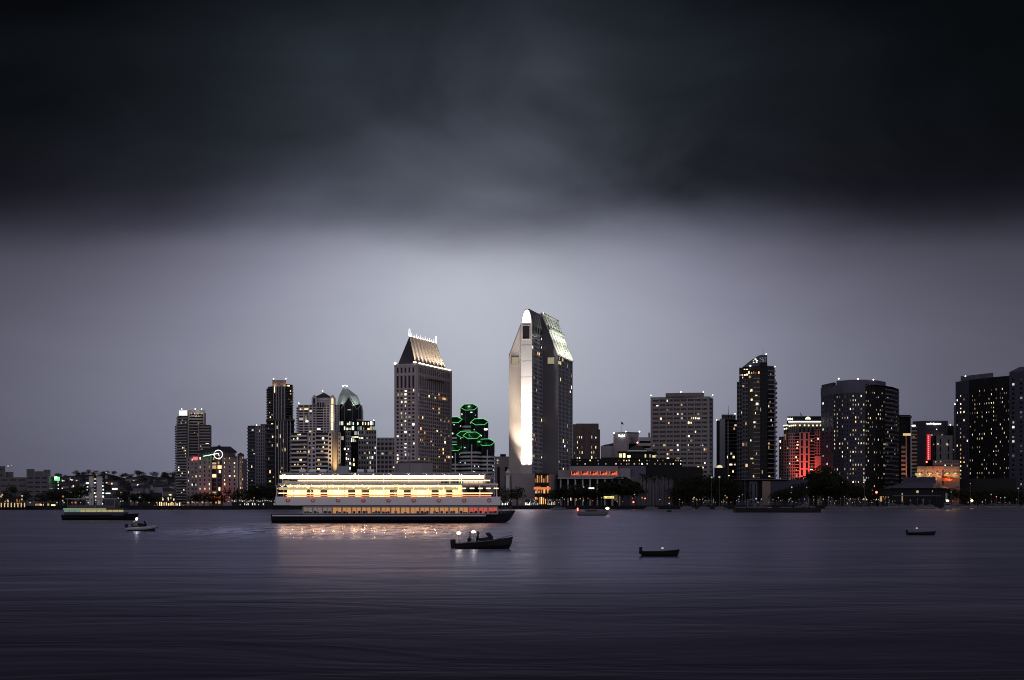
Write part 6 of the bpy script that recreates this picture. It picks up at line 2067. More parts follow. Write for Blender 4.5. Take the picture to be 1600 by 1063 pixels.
street_lamp(1518.6, shore_y(1518, 2), 782.6, 'strong orange lamp low at the water below the right edge tower', None, lamp('lamp_deep_orange', (1, .55, .2), 14), .8)
street_lamp(1516.8, shore_y(1517, 4), 779.2, 'small white lamp just above the strong orange lamp', None, LAMP_W, .35)
for px, py, m_, r_ in ((1535, 784.4, LAMP_C, .4), (1548.6, 773, LAMP_W, .5), (1557, 776.5, LAMP_R, .3), (1563.6, 778, LAMP_C, .35), (1570, 777.6, LAMP_W, .45), (1554.5, 777, LAMP_O, .25), (1591, 763.2, LAMP_Y, .5), (1516, 755.6, LAMP_C, .25), (1486, 769, LAMP_C, .3)):
    street_lamp(px, shore_y(px, 4), py, 'small lamp before the right edge tower', 'lamps before the right edge tower', m_, r_)
for px, yt in ((1487.3, 746), (1487.3 - 22, 757), (1164, 749.5), (958, 765)):
    D = shore_y(px, 6)
    t = MB(); t.tube([(X(px, D), D, GZ), (X(px, D), D, Z(yt, D))], [.2, .1], METAL, 6)
    t.ball((X(px, D), D, Z(yt, D)), .22, METAL, 6, 4)
    o = t.build('flagpole')
    tag(o, {1487.3: 'tall bare pole on the shore before the right edge tower', 1487.3 - 22: 'shorter bare pole before the salmon lit arcade', 1164: 'slim grey pole before the blue-grey warehouse', 958: 'thin pole beside the yellow sign board'}[px], 'pole')

rl_ = random.Random(12)
for (xa, xb, n_, lab, grp, ms) in ((352, 440, 16, 'tiny lamp on the promenade around the dining pavilion', 'promenade lamps at the dining pavilion', (LAMP_W, LAMP_Y)),
                                   (778, 882, 22, 'tiny lamp among the kiosks right of the ferry', 'promenade lamps at the kiosks', (LAMP_W, LAMP_C, LAMP_Y)),
                                   (1056, 1150, 16, 'tiny warm lamp on the promenade below the grove', 'promenade lamps below the grove', (LAMP_Y, LAMP_W, LAMP_O, LAMP_C)),
                                   (1150, 1300, 24, 'tiny pale lamp on the quay behind the barge', 'quay lamps behind the barge', (LAMP_C, LAMP_W)),
                                   (1300, 1480, 26, 'tiny pale lamp on the marina quay before the curved tower and hall', 'quay lamps in the marina', (LAMP_C, LAMP_W, LAMP_Y)),
                                   (1486, 1598, 12, 'tiny lamp on the quay before the right edge tower', 'quay lamps at the right edge', (LAMP_W, LAMP_C, LAMP_O))):
    for k in range(n_):
        px = rl_.uniform(xa, xb)
        street_lamp(px, shore_y(px, rl_.uniform(1.5, 9)), rl_.uniform(780, 786.5), lab, grp, rl_.choice(ms), rl_.uniform(.13, .30))

# ================================================================== boats
HULLW = glossy('hull_white', (.55, .55, .57), .3)
HULLN = glossy('hull_navy', (.02, .022, .035), .3)
HULLG = glossy('hull_grey', (.16, .16, .18), .5)


def hull_mesh(b, L, B, H, mat, deck=None, bow=1, rake=.12, sheer=.3, draft=.3, flat_stern=True):
    """lofted boat hull along local x, bow towards +x*bow; returns nothing"""
    n = 14
    secs = []
    for i in range(n + 1):
        f = i / n
        w = B / 2 * (1 - max(0, (f - .5) / .5) ** 2.2) * (.86 + .14 * min(1, f * 4))
        top = H + sheer * max(0, (f - .3)) ** 2 * 1.6
        x = -L / 2 + L * f
        xk = x - (rake * L * max(0, (f - .6) / .4) ** 1.5)
        secs.append([(bow * x, -max(w, .02), top), (bow * (x * .6 + xk * .4), -max(w * .9, .015), H * .35), (bow * xk, -max(w * .55, .01), -draft),
                     (bow * xk, max(w * .55, .01), -draft), (bow * (x * .6 + xk * .4), max(w * .9, .015), H * .35), (bow * x, max(w, .02), top)])
    for a, c in zip(secs, secs[1:]):
        for k in range(5):
            b.poly([a[k], c[k], c[k + 1], a[k + 1]], mat)
        b.poly([(*a[0][:2], a[0][2] - .06), (*a[5][:2], a[5][2] - .06), (*c[5][:2], c[5][2] - .06), (*c[0][:2], c[0][2] - .06)], deck or mat)
    b.poly(list(reversed(secs[0])), mat)
    return secs


def local(mb, name, parent):
    """build in the parent's own coordinates"""
    me = bpy.data.meshes.new(name)
    me.from_pydata(mb.v, [], mb.f)
    for mt in mb.mats:
        me.materials.append(mt)
    me.polygons.foreach_set('material_index', mb.m)
    o = bpy.data.objects.new(name, me)
    COL.objects.link(o)
    o.parent = parent
    return o


def lglow(parent, loc, w, rgb, size=.15):
    d = bpy.data.lights.new('bulb', 'POINT'); d.energy = w; d.color = rgb; d.shadow_soft_size = size
    o = bpy.data.objects.new('bulb', d); COL.objects.link(o); o.parent = parent; o.location = loc
    return o


# --- the big lit ferry
D = 303.0
fx0, fx1 = 428, 806
FXC = (fx0 + fx1) / 2
FL = (fx1 - fx0) / FPX * D
ferry = thing('ferry', 'large three-deck passenger ferry with bright warm lights along every deck', 'ferry', (X(FXC, D), D, 0))
S = D / FPX


def fxl(px):
    return (px - FXC) * S


def fzl(py):
    return CH + (HOR - py) * S


FB = 9.0
h_ = MB(); hull_mesh(h_, FL, FB, 1.75, HULLN, stone('deck_grey', (.20, .20, .20), .1), 1, .06, .9, .6); local(h_, 'hull', ferry)
h_ = MB(); h_.box(-FL / 2 + .4, FL / 2 - 6, -FB / 2 - .06, FB / 2 + .06, 1.35, 1.62, WHITEP); local(h_, 'rubbing_strake', ferry)
FWH = stone('ferry_white', (.80, .80, .82), .05, .45)
FWG = stone('ferry_grey', (.34, .34, .37), .05, .45)
# main deck house with amber saloon windows
mx0, mx1 = fxl(478), fxl(778)
z0, z1 = 1.72, fzl(789.5)
h_ = MB()
wz0, wz1 = fzl(802), fzl(793.2)
h_.box(mx0, mx1, -FB / 2 + .3, FB / 2 - .3, z0, wz0, FWG)
h_.box(mx0, mx1, -FB / 2 + .3, FB / 2 - .3, wz1, z1, FWG)
h_.box(mx0, mx1, -.1, FB / 2 - .3, wz0, wz1, stone('saloon_wall', (.5, .36, .22), .1))
NWIN = 20
pw_ = (mx1 - mx0) / NWIN
for k in range(NWIN + 1):
    x = mx0 + (mx1 - mx0) * k / NWIN
    h_.box(x - .14, x + .14, -FB / 2 + .3, -FB / 2 + .55, wz0, wz1, FWG)
rs = random.Random(3)
for k in range(NWIN):
    x = mx0 + pw_ * k
    h_.box(x + pw_ / 2 - .05, x + pw_ / 2 + .05, -FB / 2 + .3, -FB / 2 + .41, wz0, wz1, FWG)
    for s_ in range(3):
        xs = x + .25 + s_ * (pw_ - .4) / 3
        if rs.random() < .8:
            h_.box(xs, xs + .45, -FB / 2 + .36, -FB / 2 + .41, wz0, wz0 + rs.uniform(.22, .5), DARKM)
local(h_, 'main_deck_house', ferry)
for k in range(NWIN):
    w_ = MB(); x = mx0 + pw_ * k
    w_.box(x + .14, x + pw_ - .14, -FB / 2 + .42, -FB / 2 + .47, wz0, wz1, lamp('saloon_amber', (1, .42, .13), 2.2, sample=True, room='soft') if 3 <= k < 17 else (lamp('saloon_red', (1, .16, .10), 1.0, sample=True, room='soft') if k >= 17 else lamp('saloon_dim', (.55, .42, .36), .3)))
    local(w_, 'saloon_window', ferry)
# second deck: white bulwark, open lit gallery, posts
bx0, bx1 = fxl(436), fxl(782)
zb0_, zb1_ = fzl(789.5), fzl(776.5)
h_ = MB()
h_.box(bx0, bx1, -FB / 2 - .15, FB / 2 + .15, zb0_, zb0_ + .22, FWH)
local(h_, 'upper_deck', ferry)
h_ = MB()
for sy in (-1, 1):
    y0_, y1_ = (-FB / 2 - .15, -FB / 2 - .03) if sy < 0 else (FB / 2 + .03, FB / 2 + .15)
    h_.box(bx0, bx1, y0_, y1_, zb0_ + .22, zb1_, FWH)
h_.box(bx0, bx0 + .12, -FB / 2 - .03, FB / 2 + .03, zb0_ + .22, zb1_, FWH)
h_.box(bx1 - .12, bx1, -FB / 2 - .03, FB / 2 + .03, zb0_ + .22, zb1_, FWH)
local(h_, 'bulwark', ferry)
for k in range(9):
    h_ = MB(); xx = fxl(455) + (fxl(765) - fxl(455)) * k / 8; zz_ = (zb0_ + zb1_) / 2 + .15
    h_.tube([(xx + .34 * math.cos(t), -FB / 2 - .22, zz_ + .34 * math.sin(t)) for t in [i * math.pi / 6 for i in range(13)]], .09, stone('lifebuoy_orange', (.55, .12, .04), .1), 6, False); local(h_, 'lifebuoy', ferry)
cz = fzl(758.5)
h_ = MB()
h_.box(fxl(440), fxl(778), -FB / 2 - .3, FB / 2 + .3, cz, cz + .32, FWH); local(h_, 'canopy_roof', ferry)
h_ = MB()
h_.box(fxl(452), fxl(722), -FB / 2 + 1.9, FB / 2 - 1.9, zb0_ + .22, cz - .02, stone('gallery_wall', (.62, .50, .38), .1)); local(h_, 'gallery_cabin', ferry)
for k in range(12):
    h_ = MB(); xx = fxl(458) + (fxl(716) - fxl(458)) * k / 12
    h_.box(xx + .3, xx + 1.7, -FB / 2 + 1.82, -FB / 2 + 1.9 - .002, zb1_ - .2, cz - .7, GLASS if k % 3 else MATS['room_yellow_flat']); local(h_, 'gallery_window', ferry)
for k in range(14):
    h_ = MB(); x = fxl(438) + (fxl(776) - fxl(438)) * k / 13
    h_.box(x - .07, x + .07, -FB / 2 - .12, -FB / 2 + .02, zb1_, cz, FWH); h_.box(x - .07, x + .07, FB / 2 - .02, FB / 2 + .12, zb1_, cz, FWH)
    local(h_, 'canopy_post', ferry)
LW = lamp('deck_light_white', (1, .76, .44), 11, sample=True, room='soft')
LO = lamp('deck_light_orange', (1, .26, .09), 1.8, sample=True)
LA = lamp('deck_light_amber', (1, .58, .28), 3.0, sample=True)
for (a, c, ya, yb, m_, nm) in ((441, 718, 766.0, 761.8, LW, 'deck_trail_strip'), (441, 770, 771.8, 770.4, LA, 'rail_trail_strip'), (452, 768, 775.6, 773.8, LO, 'rail_trail_strip')):  # unbroken strips shaped to imitate the light trails of the deck lamps
    yy = -FB / 2 - .02 if m_ is LW else -FB / 2 - .22
    ns = 12 if m_ is LW else 1
    for k in range(ns):
        h_ = MB(); xa, xb = fxl(a) + (fxl(c) - fxl(a)) * k / ns, fxl(a) + (fxl(c) - fxl(a)) * (k + 1) / ns
        h_.box(xa, xb - (.12 if ns > 1 else 0), yy - .10, yy, fzl(ya), fzl(yb), m_); local(h_, nm, ferry)
h_ = MB()
for px in (722, 735, 748, 760, 772):
    h_.box(fxl(px), fxl(px + 7), -FB / 2 - .12, -FB / 2 - .02, fzl(764.5), fzl(762.8), LA)
local(h_, 'bow_gallery_light', ferry)
# top deck
tz = cz + .32
h_ = MB(); h_.box(fxl(446), fxl(690), -FB / 2 + .6, FB / 2 - .6, tz, fzl(752.5), FWG); local(h_, 'top_deck_side', ferry)
rz = fzl(741.2)
h_ = MB(); h_.box(fxl(443), fxl(762), -FB / 2 + .1, FB / 2 - .1, rz, rz + .25, FWG); local(h_, 'top_canopy', ferry)
for k in range(9):
    h_ = MB(); x = fxl(446) + (fxl(758) - fxl(446)) * k / 8
    h_.box(x - .06, x + .06, -FB / 2 + .45, -FB / 2 + .57, tz, rz, FWH); h_.box(x - .06, x + .06, FB / 2 - .57, FB / 2 - .45, tz, rz, FWH)
    local(h_, 'top_deck_post', ferry)
for (a, c, ya, yb, m_) in ((442, 757, 748.6, 743.2, lamp('deck_light_cream', (1, .80, .56), 2.0, sample=True)), (470, 766, 752.4, 750.6, LA)):  # top deck strips, drawn out like light trails as well
    h_ = MB(); h_.box(fxl(a), fxl(c), -FB / 2 + .30, -FB / 2 + .42, fzl(ya), fzl(yb), m_); local(h_, 'top_deck_trail_strip', ferry)
# wheelhouse forward
wx0, wx1 = fxl(724), fxl(756)
wh = MB(); wh.box(wx0, wx1, -FB / 2 + 1.2, FB / 2 - 1.2, tz, tz + .6, FWH); wh.box(wx0 + .1, wx1 - .1, -FB / 2 + 1.3, FB / 2 - 1.3, tz + .6, tz + 1.3, GLASS)
wh.box(wx0 - .2, wx1 + .3, -FB / 2 + 1.1, FB / 2 - 1.1, tz + 1.3, tz + 1.45, FWH)
who = local(wh, 'wheelhouse', ferry)
# mast with masthead lamp
m_ = MB(); mxp = fxl(640)
m_.tube([(mxp, 0, rz + .25), (mxp, 0, fzl(681))], [.16, .07], METAL, 6); m_.tube([(mxp - .9, 0, fzl(705)), (mxp + .9, 0, fzl(705))], .05, METAL, 5)
mast = local(m_, 'mast', ferry)
m_ = MB(); m_.ball((mxp, 0, fzl(680)), .16, LAMP_W, 8, 6); local(m_, 'masthead_lamp', mast)
m_ = MB(); m_.tube([(fxl(770), -.5, cz + .3), (fxl(770), -.5, fzl(729))], [.08, .04], METAL, 6); mast2 = local(m_, 'bow_mast', ferry)
m_ = MB(); m_.ball((fxl(770), -.5, fzl(728.6)), .14, LAMP_W, 8, 6); local(m_, 'bow_lamp', mast2)
h_ = MB()
for k in range(41):
    x = fxl(446) + (fxl(756) - fxl(446)) * k / 40
    h_.tube([(x, -FB / 2 + .35, tz), (x, -FB / 2 + .35, tz + 1.0)], .025, METAL, 4)
for hh_ in (.5, 1.0):
    h_.tube([(fxl(446), -FB / 2 + .35, tz + hh_), (fxl(756), -FB / 2 + .35, tz + hh_)], .025, METAL, 4)
local(h_, 'top_deck_rail', ferry)
for px in (470, 486, 502, 560, 576):
    h_ = MB(); h_.tube([(fxl(px), -2.2, rz + .62), (fxl(px) + 1.3, -2.2, rz + .62)], .36, FWH, 10); h_.box(fxl(px) + .2, fxl(px) + 1.1, -2.4, -2.0, rz + .25, rz + .4, METAL); local(h_, 'liferaft_canister', ferry)
h_ = MB(); h_.prism([(fxl(528), -.9), (fxl(545), -.9), (fxl(545), .9), (fxl(528), .9)], rz + .25, [rz + 1.5, rz + 1.7, rz + 1.7, rz + 1.5], FWG); h_.tube([(fxl(534), 0, rz + 1.5), (fxl(533), 0, rz + 2.2)], .2, DARKM, 8); local(h_, 'funnel', ferry)
h_ = MB(); h_.box(fxl(737) - .7, fxl(737) + .7, -.08, .08, tz + 2.05, tz + 2.2, WHITEP); h_.tube([(fxl(737), 0, tz + 1.45), (fxl(737), 0, tz + 2.1)], .06, METAL, 6); local(h_, 'radar', ferry)
# rail and bow
m_ = MB()
for k in range(10):
    x = fxl(782) + (FL / 2 - .8 - fxl(782)) * k / 9
    m_.tube([(x, -FB / 2 * (1 - (k / 9) ** 2.2) * .9, 1.8 + .3 * k / 9), (x, -FB / 2 * (1 - (k / 9) ** 2.2) * .9, 3.0 + .3 * k / 9)], .035, METAL, 5)
m_.tube([(fxl(782) + (FL / 2 - .8 - fxl(782)) * k / 9, -FB / 2 * (1 - (k / 9) ** 2.2) * .9, 3.0 + .3 * k / 9) for k in range(10)], .04, METAL, 5)
local(m_, 'bow_rail', ferry)
for k in range(18):  # lamps added under the canopy to strengthen the glitter on the water
    x_ = fxl(446) + (fxl(714) - fxl(446)) * k / 17
    h_ = MB(); h_.ball((x_, -FB / 2 + .25, cz - .22), .13, MATS['deck_light_white'], 8, 5); local(h_, 'added_gallery_lamp', ferry)
    lglow(ferry, (x_, -FB / 2 + .25, cz - .38), 520, (1, .60, .24), .14)
for k in range(12):  # more lamps added along the top deck for the water glitter
    x_ = fxl(450) + (fxl(750) - fxl(450)) * k / 11
    h_ = MB(); h_.ball((x_, -FB / 2 + .2, rz - .12), .1, MATS['deck_light_white'], 8, 5); local(h_, 'top_deck_lamp', ferry)
    lglow(ferry, (x_, -FB / 2 + .2, rz - .25), 190, (1, .66, .32), .12)

# --- the small ferry on the left
D = 348.0
S = D / FPX
x0, x1 = 100, 217
FXC = (x0 + x1) / 2
fer2 = thing('ferry', 'small low ferry with a pale yellow-green lit window band at the left shore', 'ferry', (X(FXC, D), D, 0))
L2 = (x1 - x0) * S
h_ = MB(); hull_mesh(h_, L2, 5.0, 1.25, BLACK, None, 1, .06, .4, .5); local(h_, 'hull', fer2)
h_ = MB(); h_.box(-L2 / 2 + .6, L2 / 2 - 3.0, -2.2, 2.2, 1.1, fzl(800.6), NAVY); h_.box(-L2 / 2 + .6, L2 / 2 - 3.0, -2.2, 2.2, fzl(796.2), fzl(794.4), NAVY); local(h_, 'cabin', fer2)
for k in range(11):
    xa = -L2 / 2 + .6 + (L2 - 3.6) * k / 11
    h_ = MB(); h_.box(xa + .05, xa + (L2 - 3.6) / 11 - .05, -2.16, -2.1, fzl(800.2), fzl(796.8), lamp('window_lime', (.86, .74, .28), .42) if k > 2 else lamp('window_mint', (.50, .80, .66), .25)); local(h_, 'window', fer2)
h_ = MB(); h_.box(-L2 / 2 + 1.0, L2 / 2 - 4.5, -2.4, 2.4, fzl(780.4), fzl(779), stone('canopy_mint', (.30, .36, .36), .08)); local(h_, 'canopy', fer2)
h_ = MB(); h_.box(-L2 / 2 + 1.6, L2 / 2 - 5, -2.05, -1.95, fzl(794.4), fzl(789.5), DGREY); h_.box(-L2 / 2 + 1.6, L2 / 2 - 5, 1.95, 2.05, fzl(794.4), fzl(789.5), DGREY); local(h_, 'rail_panel', fer2)
for k in range(6):
    xa = -L2 / 2 + 1.4 + (L2 - 6.5) * k / 5
    h_ = MB(); h_.box(xa, xa + .08, -2.2, -2.1, fzl(794.4), fzl(780.4), METAL); h_.box(xa, xa + .08, 2.1, 2.2, fzl(794.4), fzl(780.4), METAL); local(h_, 'canopy_post', fer2)
h_ = MB(); h_.box(-L2 / 2 + .5, L2 / 2 - 7, -2.32, -2.22, fzl(796.0), fzl(795.0), lamp('eave_green', (.78, 1, .62), .7)); local(h_, 'eave_light_strip', fer2)
h_ = MB(); h_.ball((L2 / 2 - 4.4, -1.4, fzl(778.4)), .14, LAMP_C, 6, 4); local(h_, 'bow_lamp', fer2)


def seated_person(loc, rot, parent_none=None, label='', shirt=None, standing=False):
    """one continuous skinned body; hair and clothes as children"""
    root = thing('person', label, 'person', loc)
    root.rotation_euler = (0, 0, rot)
    if standing:
        J = {'pel': (0, 0, .92), 'ch': (.02, 0, 1.22), 'nk': (.03, 0, 1.47), 'hd': (.05, 0, 1.60), 'hd2': (.05, 0, 1.72),
             'sl': (.02, .19, 1.42), 'el': (.12, .25, 1.17), 'wl': (.36, .18, 1.12), 'sr': (.02, -.19, 1.42), 'er': (.12, -.25, 1.17), 'wr': (.36, -.18, 1.12),
             'hl': (0, .10, .88), 'kl': (.05, .12, .48), 'al': (0, .12, .08), 'fl': (.16, .13, .04), 'hr': (0, -.10, .88), 'kr': (.05, -.12, .48), 'ar': (0, -.12, .08), 'fr': (.16, -.13, .04)}
    else:
        J = {'pel': (0, 0, .48), 'ch': (.04, 0, .78), 'nk': (.06, 0, 1.03), 'hd': (.08, 0, 1.16), 'hd2': (.08, 0, 1.28),
             'sl': (.05, .19, .98), 'el': (.12, .24, .73), 'wl': (.33, .15, .66), 'sr': (.05, -.19, .98), 'er': (.12, -.24, .73), 'wr': (.33, -.15, .66),
             'hl': (.02, .10, .46), 'kl': (.44, .13, .48), 'al': (.46, .13, .08), 'fl': (.60, .13, .04), 'hr': (.02, -.10, .46), 'kr': (.44, -.13, .48), 'ar': (.46, -.13, .08), 'fr': (.60, -.13, .04)}
    R_ = dict(pel=.15, ch=.16, nk=.065, hd=.10, hd2=.085, sl=.075, el=.05, wl=.035, sr=.075, er=.05, wr=.035, hl=.10, kl=.065, al=.045, fl=.04, hr=.10, kr=.065, ar=.045, fr=.04)
    ed = [('pel', 'ch'), ('ch', 'nk'), ('nk', 'hd'), ('hd', 'hd2'), ('ch', 'sl'), ('sl', 'el'), ('el', 'wl'), ('ch', 'sr'), ('sr', 'er'), ('er', 'wr'),
          ('pel', 'hl'), ('hl', 'kl'), ('kl', 'al'), ('al', 'fl'), ('pel', 'hr'), ('hr', 'kr'), ('kr', 'ar'), ('ar', 'fr')]
    # five short fingers and a thumb side on each hand
    for s_, sg_ in (('l', 1), ('r', -1)):
        w = Vector(J['w' + s_])
        J['p' + s_] = tuple(w + Vector((.07, -.01 * sg_, -.01))); R_['p' + s_] = .036; ed.append(('w' + s_, 'p' + s_))
        for k in range(4):
            nm = 'f%s%d' % (s_, k)
            J[nm] = tuple(w + Vector((.15 - .008 * abs(k - 1.2), (.028 - .018 * k) * sg_, -.035))); R_[nm] = .009; ed.append(('p' + s_, nm))
        J['t' + s_] = tuple(w + Vector((.08, -.055 * sg_, .01))); R_['t' + s_] = .011; ed.append(('p' + s_, 't' + s_))
    ks = list(J)
    me = bpy.data.meshes.new('person_body')
    me.from_pydata([J[k] for k in ks], [(ks.index(a), ks.index(c)) for a, c in ed], [])
    o = bpy.data.objects.new('body', me); COL.objects.link(o); o.parent = root
    md = o.modifiers.new('skin', 'SKIN')
    sv = me.skin_vertices[0].data
    for i, k in enumerate(ks):
        sv[i].radius = (R_[k], R_[k]); sv[i].use_root = (k == 'pel')
    o.modifiers.new('sub', 'SUBSURF').levels = 1
    o.modifiers['sub'].render_levels = 1
    me.materials.append(shirt or DARKM)
    hx, hy_, hz = J['hd2']
    f = MB(); f.ball((hx - .015, hy_, hz - .03), .112, stone('dark_hair', (.02, .016, .012), .2), 10, 5, 1, .92, 1.0, True); local(f, 'hair', root)
    f = MB(); sk = stone('skin', (.42, .27, .20), .05, .6)
    f.ball((hx + .035, hy_, hz - .07), .082, sk, 10, 7, .8, .85, 1.15); f.ball((hx + .11, hy_, hz - .08), .018, sk, 6, 4)
    for sg_ in (-1, 1):
        f.ball((hx + .09, hy_ + .03 * sg_, hz - .055), .011, BLACK, 6, 4); f.ball((hx, hy_ + .085 * sg_, hz - .075), .022, sk, 6, 4, .6, .5, 1.2)
    f.box(hx + .094, hx + .102, hy_ - .022, hy_ + .022, hz - .125, hz - .117, stone('lip', (.3, .12, .1), .05)); local(f, 'head', root)
    return root


# --- speedboat
D = 131.0
S = D / FPX
FXC = 757
sb = thing('speedboat', 'dark speedboat with raised bow, windscreen and two bright stern lamps', 'speedboat', (X(FXC, D), D, 0))
sb.rotation_euler = (0, math.radians(-4), 0)
L3 = 92 * S
h_ = MB(); hull_mesh(h_, L3, 2.0, .62, glossy('hull_black', (.012, .013, .014), .25), DARKM, 1, .10, .35, .25); local(h_, 'hull', sb)
h_ = MB()
h_.tube([(-L3 / 2 + .15, -.93, .66), (-.6, -1.0, .66), (.6, -1.0, .70), (1.5, -.80, .82), (2.2, -.40, .98), (2.5, -.05, 1.04)], .035, HULLG, 6)
h_.tube([(-L3 / 2 + .15, .93, .66), (-.6, 1.0, .66), (.6, 1.0, .70), (1.5, .80, .82), (2.2, .40, .98), (2.5, .05, 1.04)], .035, HULLG, 6)
local(h_, 'gunwale', sb)
h_ = MB(); h_.prism([(-.4, -.75), (.5, -.75), (.8, -.4), (.8, .4), (.5, .75), (-.4, .75)], .58, [.95, 1.0, .9, .9, 1.0, .95], DARKM); con = local(h_, 'console', sb)
h_ = MB()
wsg = glossy('tinted_screen', (.02, .02, .025), .1)
for (a, c) in (((.45, -.78), (.85, -.4)), ((.85, -.4), (.85, .4)), ((.85, .4), (.45, .78))):
    h_.poly([(*a, .95), (*c, .9), (c[0] - .3, c[1] * .85, 1.35), (a[0] - .3, a[1] * .85, 1.38)], wsg)
    h_.tube([(a[0] - .3, a[1] * .85, 1.38), (c[0] - .3, c[1] * .85, 1.35)], .02, METAL, 5)
local(h_, 'windscreen', con)
for x_ in (-1.1, -.35):
    h_ = MB(); h_.box(x_ - .25, x_ + .2, -.7, .7, .4, .62, DARKM); h_.box(x_ - .32, x_ - .22, -.7, .7, .5, 1.02, DARKM); local(h_, 'seat', sb)
h_ = MB(); h_.box(-L3 / 2 - .35, -L3 / 2 + .1, -.25, .25, .25, 1.0, BLACK); h_.tube([(-L3 / 2 - .2, 0, .4), (-L3 / 2 - .25, 0, -.5)], .1, BLACK, 6); local(h_, 'outboard_motor', sb)
h_ = MB(); h_.tube([(2.0, -.5, .92), (2.1, -.45, 1.2), (2.55, -.08, 1.3)], .02, METAL, 5); h_.tube([(2.0, .5, .92), (2.1, .45, 1.2), (2.55, .08, 1.3)], .02, METAL, 5); local(h_, 'bow_rail', sb)
for (x_, y_, z_) in ((-2.15, .3, 1.52), (-.85, -.2, 1.55)):
    h_ = MB(); h_.tube([(x_, y_, .4), (x_, y_, z_ - .1)], .025, METAL, 6); pl = local(h_, 'lamp_pole', sb)
    h_ = MB(); h_.ball((x_, y_, z_), .11, lamp('boat_lamp', (1, .86, .66), 22, sample=True), 8, 6, 1.5, 1, .9); local(h_, 'lamp', pl)
    lglow(sb, (x_, y_, z_), 14, (1, .78, .5), .1)
h_ = MB()
for x_ in (2.3, 2.5):
    h_.ball((x_, -.3 + (x_ - 2.3), 1.08), .025, LAMP_W, 6, 4)
local(h_, 'bow_lamp', sb)
seated_person((X(FXC, D) - .62, D - .38, .16), 0, None, 'person in dark clothes sitting at the helm of the speedboat, facing the bow', stone('cloth_dark', (.03, .03, .035), .1))
seated_person((X(FXC, D) - 1.32, D + .35, .10), 0, None, 'person in a dark grey jacket sitting on the rear bench of the speedboat', stone('cloth_grey', (.06, .06, .065), .1))

# --- inflatable boat
D = 214.0
S = D / FPX
FXC = 221.5
rb = thing('inflatable_boat', 'grey inflatable boat with a dark console and one white lamp', 'inflatable boat', (X(FXC, D), D, 0))
h_ = MB()
tb_ = [(-2.15, -.75, .32), (-1, -.82, .34), (.5, -.82, .38), (1.4, -.66, .50), (2.0, -.3, .64), (2.15, 0, .68), (2.0, .3, .64), (1.4, .66, .50), (.5, .82, .38), (-1, .82, .34), (-2.15, .75, .32)]
h_.tube(tb_, [.16, .24] + [.25] * 7 + [.24, .16], glossy('grey_rubber', (.36, .36, .40), .55), 10); local(h_, 'tube', rb)
h_ = MB(); h_.prism([(-1.9, -.6), (1.4, -.5), (1.9, 0), (1.4, .6), (-1.9, .6)], -.15, .3, DARKM); local(h_, 'floor_hull', rb)
h_ = MB(); h_.prism([(-.5, -.4), (.5, -.4), (.7, 0), (.5, .4), (-.5, .4)], .3, [1.15, 1.0, .95, 1.0, 1.15], BLACK); con = local(h_, 'console', rb)
h_ = MB(); h_.poly([(.5, -.4, 1.0), (.68, 0, .95), (.45, 0, 1.45), (.3, -.36, 1.45)], wsg); h_.poly([(.68, 0, .95), (.5, .4, 1.0), (.3, .36, 1.45), (.45, 0, 1.45)], wsg); local(h_, 'windscreen', con)
h_ = MB(); h_.box(-1.3, -.7, -.45, .45, .3, .75, BLACK); h_.box(-1.36, -1.26, -.45, .45, .6, 1.15, BLACK); local(h_, 'seat', rb)
h_ = MB(); h_.box(-2.35, -1.95, -.22, .22, .3, 1.0, BLACK); local(h_, 'outboard_motor', rb)
h_ = MB(); h_.tube([(-1.0, -.5, .4), (-1.05, -.5, 1.35), (-.9, 0, 1.45), (-1.05, .5, 1.35), (-1.0, .5, .4)], .03, METAL, 6); h_.tube([(-.72, 0, 1.4), (-.72, 0, 1.6)], .02, METAL, 5); h_.tube([(-.9, 0, 1.45), (-.72, 0, 1.42)], .02, METAL, 5); ra = local(h_, 'radar_arch', rb)
h_ = MB(); h_.ball((-.72, 0, 1.72), .17, lamp('rib_lamp', (1, .98, .9), 14, sample=True), 8, 6); local(h_, 'lamp', ra)
lglow(rb, (-.72, -.3, 1.75), 8, (1, .95, .85), .1)

# --- motor launch with red and white lamps
D = 470.0
S = D / FPX
FXC = 927
ml = thing('motor_launch', 'grey motor launch with a red stern lamp and a bright bow lamp', 'launch', (X(FXC, D), D, 0))
h_ = MB(); hull_mesh(h_, 50 * S, 3.2, 1.3, glossy('launch_grey', (.16, .16, .20), .35), DARKM, 1, .14, .9, .4); local(h_, 'hull', ml)
h_ = MB(); h_.prism([(-2.6, -1.1), (1.6, -1.0), (2.4, 0), (1.6, 1.0), (-2.6, 1.1)], 1.1, [1.9, 1.75, 1.6, 1.75, 1.9], glossy('launch_cabin', (.10, .10, .13), .3)); cb = local(h_, 'cabin', ml)
h_ = MB(); h_.box(-2.2, 1.2, -1.12, -1.06, 1.4, 1.7, GLASS); local(h_, 'window', cb)
h_ = MB(); h_.tube([(-4.9, -.5, 1.2), (-4.9, -.5, 1.7)], .04, METAL, 5); h_.ball((-4.9, -.5, 1.95), .36, lamp('launch_red', (1, .12, .08), 6, sample=True), 8, 6, .7, .7, 1.5); local(h_, 'stern_lamp', ml)
h_ = MB(); h_.tube([(4.3, -.3, 1.8), (4.3, -.3, 2.2)], .04, METAL, 5); h_.ball((4.4, -.3, 2.3), .42, lamp('launch_bow', (1, .72, .42), 10, sample=True), 8, 6, 1.3, 1, .8); local(h_, 'bow_lamp', ml)

